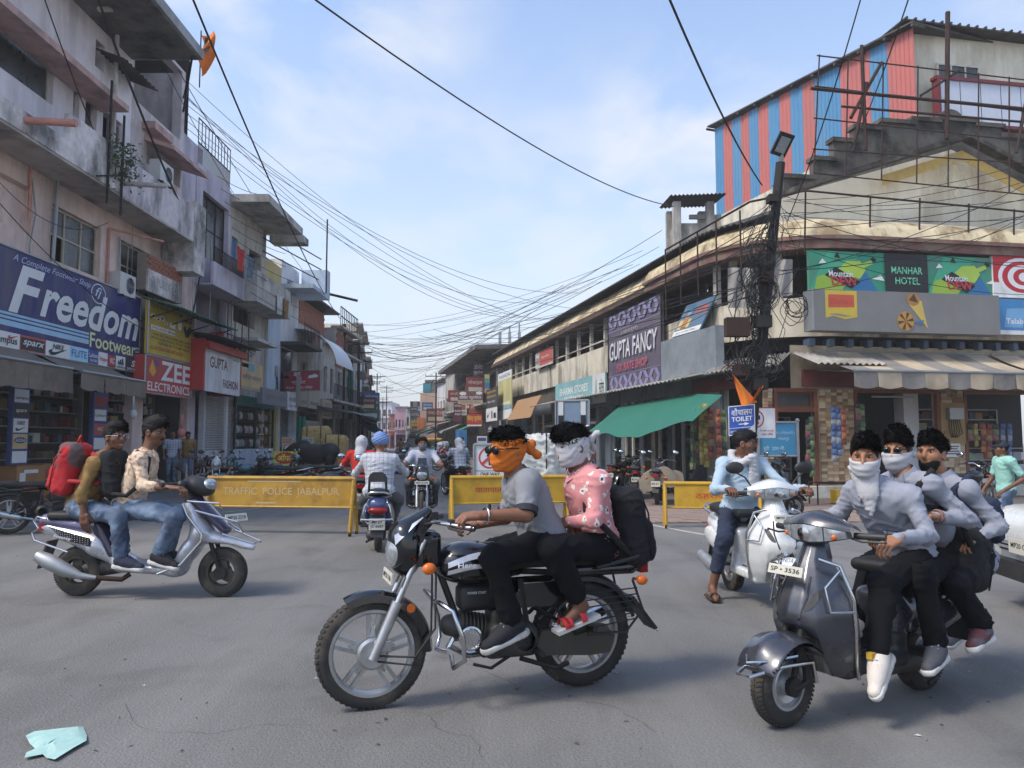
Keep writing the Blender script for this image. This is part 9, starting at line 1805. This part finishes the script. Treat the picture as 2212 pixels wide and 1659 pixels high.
# white car at the right edge
vc=thing('car','white hatchback entering at the right edge with dark slatted grille','car',(6.07,6.05,0),R_(172));s=SDF((-1.9,-.95,.12),(2.1,.95,1.55),.022)
s.box((0,0,.56),(3.75,1.66,.56),.22);s.box((1.35,0,.72),(1.1,1.5,.34),.16,M=Matrix.Rotation(.1,3,'Y'),k=.1);s.ell((-.4,0,1.0),(1.45,.74,.5),k=.08)
for x in(1.22,-1.22):
 for y in(.78,-.78):s.cone((x,y-.2,.3),(x,y+.2,.3),.36,op='cut',k=.02)
sdfobj('body',s,m_pearl,vc)
s=SDF((-1.7,-.9,.8),(1.2,.9,1.6),.022);s.ell((-.4,0,1.02),(1.4,.755,.46));s.half((0,0,.98),(0,0,-1));s.half((0,0,1.38),(0,0,1));sdfobj('windows',s,m_glass,vc)
for x in(1.22,-1.22):
 for y in(.74,-.74):wheel(vc,x,.3,.18,'disc',y=y,n=28)
mb=MB();mb.hexa([(1.83,-.56,.52),(1.83,.56,.52),(1.78,.6,.76),(1.78,-.6,.76)],[(1.9,-.5,.5),(1.9,.5,.5),(1.86,.55,.77),(1.86,-.55,.77)]);g_=mb.build('grille',m_plast,vc)
for k in range(5):mb=MB();mb.box((1.905-k*.009,0,.53+k*.05),(.04,1.0+k*.025,.014));mb.build('slat',m_galv,g_)
mb=MB();mb.hexa([(1.75,-.7,.28),(1.75,.7,.28),(1.8,.66,.44),(1.8,-.66,.44)],[(1.92,-.6,.27),(1.92,.6,.27),(1.93,.58,.42),(1.93,-.58,.42)]);mb.build('lower_intake',m_plast,vc)
for sg in(1,-1):s=SDF((1.45,.35 if sg>0 else-.85,.62),(1.95,.85 if sg>0 else-.35,.95),.014);s.ell((1.70,.64*sg,.79),(.2,.13,.07),M=Matrix.Rotation(-.5*sg,3,'Z'));sdfobj('headlight',s,m_lens,vc)
plate(vc,(1.94,0,.56),(1,0,0),.5,.12,'MP20 CJ 2910');mirror(vc,(.62,-.78,.95),(.66,-.95,1.02),(-1,0,0),.09,m_pearl)
def auto(px,Y,an,label):
 p=P(px,955,Y);t=thing('auto_rickshaw',label,'auto rickshaw',(p.x,p.y,0),R_(an),'auto rickshaws far down the street');s=SDF((-1.3,-.7,.2),(1.4,.7,1.1),.05);s.box((-.2,0,.6),(1.9,1.2,.6),.15);s.ell((.95,0,.6),(.4,.45,.4),k=.1);sdfobj('body',s,col('#2f6a4a'),t)
 s=SDF((-1.3,-.8,1.2),(1.0,.8,1.95),.05);s.box((-.25,0,1.62),(1.9,1.3,.36),.17);sdfobj('hood',s,col('#c9a224'),t);mb=MB()
 for x in(.65,-1.05):
  for y in(.55,-.55):mb.cyl((x,y,.8),(x,y,1.5),.03,n=5)
 mb.build('post',m_iron,t);mb=MB();mb.hexa([(1.0,-.5,.9),(1.0,.5,.9),(.7,.5,1.5),(.7,-.5,1.5)],[(1.02,-.5,.9),(1.02,.5,.9),(.72,.5,1.5),(.72,-.5,1.5)]);mb.build('windscreen',m_glassd,t)
 for x,y in((1.0,0),(-.75,.55),(-.75,-.55)):wheel(t,x,.22,.1,'disc',y=y,n=14)
auto(812,70,-80,'yellow hooded auto rickshaw by the left row');auto(925,78,100,'yellow hooded auto rickshaw in mid street');auto(938,72,-75,'yellow hooded auto rickshaw nearest the right row')
for px,Y,l in((874,80,'small white car far down the street on the left'),(958,68,'small white car parked far down on the right')):p=P(px,955,Y);dup(vc,(p.x,p.y,0),R_(-85),l,'white cars far down the street','car')
# cow, bales, cartons and small things
V=Veh(None,None,1,loc=tuple(P(680,955,27).xy)+(0,),ang=R_(172),sc=1);cw=V.root('cow','black cow seen from the side behind the left barrier','cow');s=SDF((-1.2,-.5,0),(1.6,.5,1.7),.03)
s.ell((0,0,1.0),(.75,.33,.36));s.ell((.5,0,1.08),(.4,.28,.36),k=.1);s.ell((-.55,0,1.1),(.35,.29,.3),k=.1);s.cone((.75,0,1.15),(1.15,0,.95),.22,.15,k=.12);s.cone((1.15,0,.95),(1.4,0,.7),.13,.08,k=.06);s.ell((.4,0,1.38),(.2,.12,.12),k=.1)
for x,y,k_ in((.5,.16,1),(.5,-.16,1),(-.6,.17,-1),(-.6,-.17,-1)):s.cone((x,y,.85),(x+(.05 if k_>0 else.08),y,.45),.13,.07,k=.08);s.cone((x+(.05 if k_>0 else.08),y,.45),(x+(.02 if k_>0 else-.04),y,.05),.06,.05,k=.02)
for y in(1,-1):s.cone((1.12,.1*y,1.02),(1.05,.3*y,1.0),.05,.03,k=.02,flat=((0,0,1),.5))
s.cone((-.88,0,1.2),(-.98,0,.5),.03,.02,k=.03);sdfobj('body',s,mat('black_hide','#1a1614',.6,var=.2),cw);mb=MB()
for y in(1,-1):mb.tube([(1.18,.07*y,1.08),(1.2,.14*y,1.2),(1.14,.16*y,1.32)],[.03,.022,.006],6)
mb.build('horn',m_iron,cw,smooth=1)
def bundle(label,c,size,m,band=None,name='bale',f=.02):
 t=thing(name,label,name,c);s=SDF(V3_(size)*-.6,V3_(size)*.6,.035);s.box((0,0,0),size,min(size)*.25);sdfobj('wrapping',s,m,t,(f,(6,6,6),len(label)));mb=MB()
 for x in(-.25,.25):w,h=size[1]*.52,size[2]*.52;mb.tube([(x*size[0],-w,-h),(x*size[0],w,-h),(x*size[0],w,h),(x*size[0],-w,h)],.018,5,True)
 mb.build('rope',band or m_rust,t)
bundle('tall straw bale beside the black cow',P(740-18,985,30),(1.0,.8,1.6),m_straw,f=.03);bundle('cloth wrapped straw bundle behind the black cow',P(683,972,31),(1.1,.8,1.9),m_straw);bundle('green and white cloth bundle on top of the straw bundle',P(680,947,31),(.9,.6,.5),m_green)
ct=thing('hand_cart','wooden hand cart loaded with white plastic wrapped bales','cart',P(1182,1020,19.2));mb=MB();c=P(1182,1020,19.2);mb.box((c.x,c.y,.42),(1.9,1.1,.07));mb.cyl((c.x+.9,c.y,.42),(c.x+1.7,c.y,.75),.03,n=6);mb.build('platform',m_wood,ct,world=True)
for x in(-.6,.6):
 for y in(-.5,.5):mb=MB();mb.torus((c.x+x,c.y+y,.25),(0,1,0),.22,.03,18,6);mb.build('wheel',m_tyre,ct,world=True,smooth=1)
for k,(x,y,s_)in enumerate(((1150,992,(1.3,.9,1.2)),(1195,985,(1.2,.9,1.1)),(1215,1005,(.9,.8,.8)),(1180,1015,(1.0,.7,.7)))):bundle(['white plastic wrapped bale left of the white head scarf','white plastic wrapped bale on the loaded cart','yellowish wrapped bale under the white head scarf','bale with white paper patch on the loaded cart'][k],P(x,y,19+k*.2),s_,m_sack if k!=2 else m_straw,f=.035)
for k,(x,y,Y,s_,l)in enumerate(((38,1028,17.2,(1.0,.6,.45),'upper brown carton with a white label at the far left shop'),(88,1020,18.4,(.8,.6,.4),'brown carton standing right of the labelled carton'),(95,1060,17.6,(.7,.6,.5),'lower brown carton printed with red letters'),(45,1062,17.0,(.8,.6,.45),'lower brown carton below the labelled carton'),(745,1003,24,(.5,.4,.4),'small brown carton behind the end of the left barrier'))):
 p=P(x,y,Y);t=thing('carton',l,'carton',p,R_(90 if Y<20 else 20));mb=MB();mb.box((0,0,0),s_);mb.build('box',m_card,t);mb=MB();mb.box((0,-s_[1]/2,.1),(s_[0]*.5,.006,.08));mb.box((-s_[0]*.3,-s_[1]/2,-.02),(s_[0]*.2,.008,.2));mb.build('label',c_white if k==0 else col('#a8503a'),t);mb=MB();mb.box((0,0,s_[2]/2),(s_[0],.05,.004));mb.build('tape',col('#b59a6a'),t)
lt=thing('paper_litter','crumpled pale mint paper lying on the road in the lower left corner','litter',G(120,1615));mb=MB();rs=random.Random(2)
ol=[(55,1598),(75,1588),(180,1573),(188,1592),(186,1608),(160,1622),(118,1648),(100,1642),(92,1636),(52,1644),(57,1632),(85,1630),(64,1612)];pts=[G(x,y)for x,y in ol];ce=G(125,1608);vs=[]
for r in(1,.75,.45):vs+=[ce.lerp(p,r)+Vector((0,0,.006+(1-r)*.028+rs.uniform(0,.014)))for p in pts]
n_=len(pts);fs=[(k*n_+i,k*n_+(i+1)%n_,(k+1)*n_+(i+1)%n_,(k+1)*n_+i)for k in(0,1)for i in range(n_)];vs.append(ce+Vector((0,0,.03)));fs+=[(2*n_+i,2*n_+(i+1)%n_,3*n_)for i in range(n_)];mb.add(vs,fs);mb.build('paper',mat('mint_paper','#9dc0b8',.8,var=.12,vs=14,dirt='#8a9a92',damt=.4,dscale=9),lt,world=True,smooth=30)
for k,(px,Y,m,l)in enumerate(((405,24.2,m_sh_must,'mannequin in a yellow patterned shirt outside the fashion shop'),(372,23.5,m_sh_plaid,'mannequin in a pale shirt beside the yellow shirt mannequin'))):
 p=P(px,955,Y);standing((p.x,p.y,.12),R_(-60),l,m,m_jean,.95,hair=k==0,eyes=False,cat='mannequin')
for k,(x,y)in enumerate(((222,892),(287,895),(392,935))):t=thing('bulb',['left white lamp bulb hanging under the brown awning','right white lamp bulb hanging under the brown awning','pink disc hanging beside the rackets under the red board'][k],'bulb',P(x,y,21));mb=MB();mb.sphere((0,0,0),.11,12,8,(1,1,1.2));mb.cyl((0,0,.1),(0,0,.5),.03,n=6);mb.build('lamp',col('#c9c9c5')if k<2 else col('#b56a6a'),t,smooth=1)
t=thing('bench','small rusty iron table with a yellow crate below the stone pier','table',P(1800,1090,17.6));mb=MB();c=P(1805,1075,17.6)
for x in(-.5,.5):
 for y in(-.25,.25):mb.cyl((c.x+x,c.y+y,0),(c.x+x,c.y+y,.5),.018,n=5)
for y in(-.25,.25):mb.cyl((c.x-.5,c.y+y,.5),(c.x+.5,c.y+y,.5),.018,n=5)
mb.build('frame',m_rust,t,world=True);t=thing('crate','yellow plastic crate under the rusty iron table','crate',(c.x+.2,c.y,.03));mb=MB();mb.box((0,0,.16),(.5,.36,.3));mb.build('box',col('#c9a227'),t)
for k in range(4):o=bpy.data.objects.new('rib',None)if False else None
mb=MB();rs=random.Random(8)
for k in range(70):p=G(rs.uniform(0,2212),rs.uniform(1130,1640));s=rs.uniform(.003,.008);a=rs.uniform(0,6);d=Vector((math.cos(a),math.sin(a),0));e=Vector((-d.y,d.x,0));mb.add([p+d*s*2+Vector((0,0,.004)),p+e*s+Vector((0,0,.012)),p-d*s*2+Vector((0,0,.004)),p-e*s+Vector((0,0,.005))],[(0,1,2,3)])
for k in range(26):p=G(rs.uniform(0,2212),rs.uniform(1120,1630));s=rs.uniform(.004,.012);a=rs.uniform(0,6);mb.cur=1;d=Vector((math.cos(a),math.sin(a),0));e=Vector((-d.y,d.x,0));mb.add([p+d*s*2+Vector((0,0,.004)),p+e*s+Vector((0,0,.01)),p-d*s*2+Vector((0,0,.004)),p-e*s+Vector((0,0,.005))],[(0,1,2,3)])
mc=MB()
for k in range(6):
 p=G(rs.uniform(100,2100),rs.uniform(1180,1600));a=rs.uniform(0,6.28);prev=None
 for i in range(rs.randrange(14,30)):
  a+=rs.gauss(0,.35);q_=p+Vector((math.cos(a),math.sin(a),0))*.07;w_=Vector((-math.sin(a),math.cos(a),0))*rs.uniform(.0006,.0018);cur=(q_-w_+Vector((0,0,.004)),q_+w_+Vector((0,0,.004)))
  if prev:mc.add([prev[0],cur[0],cur[1],prev[1]],[(0,1,2,3)])
  prev=cur;p=q_
setp(mc.build('road_crack',mat('crack','#4a4640',.95)),kind='stuff')
setp(mb.build('road_grit',[mat('grit','#4a4641',.95),mat('paper_bits','#a8a59e',.9)]),kind='stuff')
for o_ in(pb,sw2):
 for o in[bpy.data.objects[c]for k in[o_.name]+KIDS.get(o_.name,[])for c in KIDS.get(k,[])]+[o_]:bpy.data.objects.remove(o)
 # air
mb=MB();mb.box((0,165,12),(760,420,26));hz=mb.build('haze',(hm:=bpy.data.materials.new('haze_air')));hz['kind']='stuff';hm.use_nodes=True;nt=hm.node_tree;nt.nodes.clear()
o_=nt.nodes.new('ShaderNodeOutputMaterial');v_=nt.nodes.new('ShaderNodeVolumePrincipled');v_.inputs['Color'].default_value=(1,.975,.945,1);v_.inputs['Density'].default_value=.0013;nt.links.new(v_.outputs[0],o_.inputs['Volume'])
bpy.data.objects.remove(pb)if False else None
for o in list(bpy.data.objects):
 if '_m' in o:del o['_m']
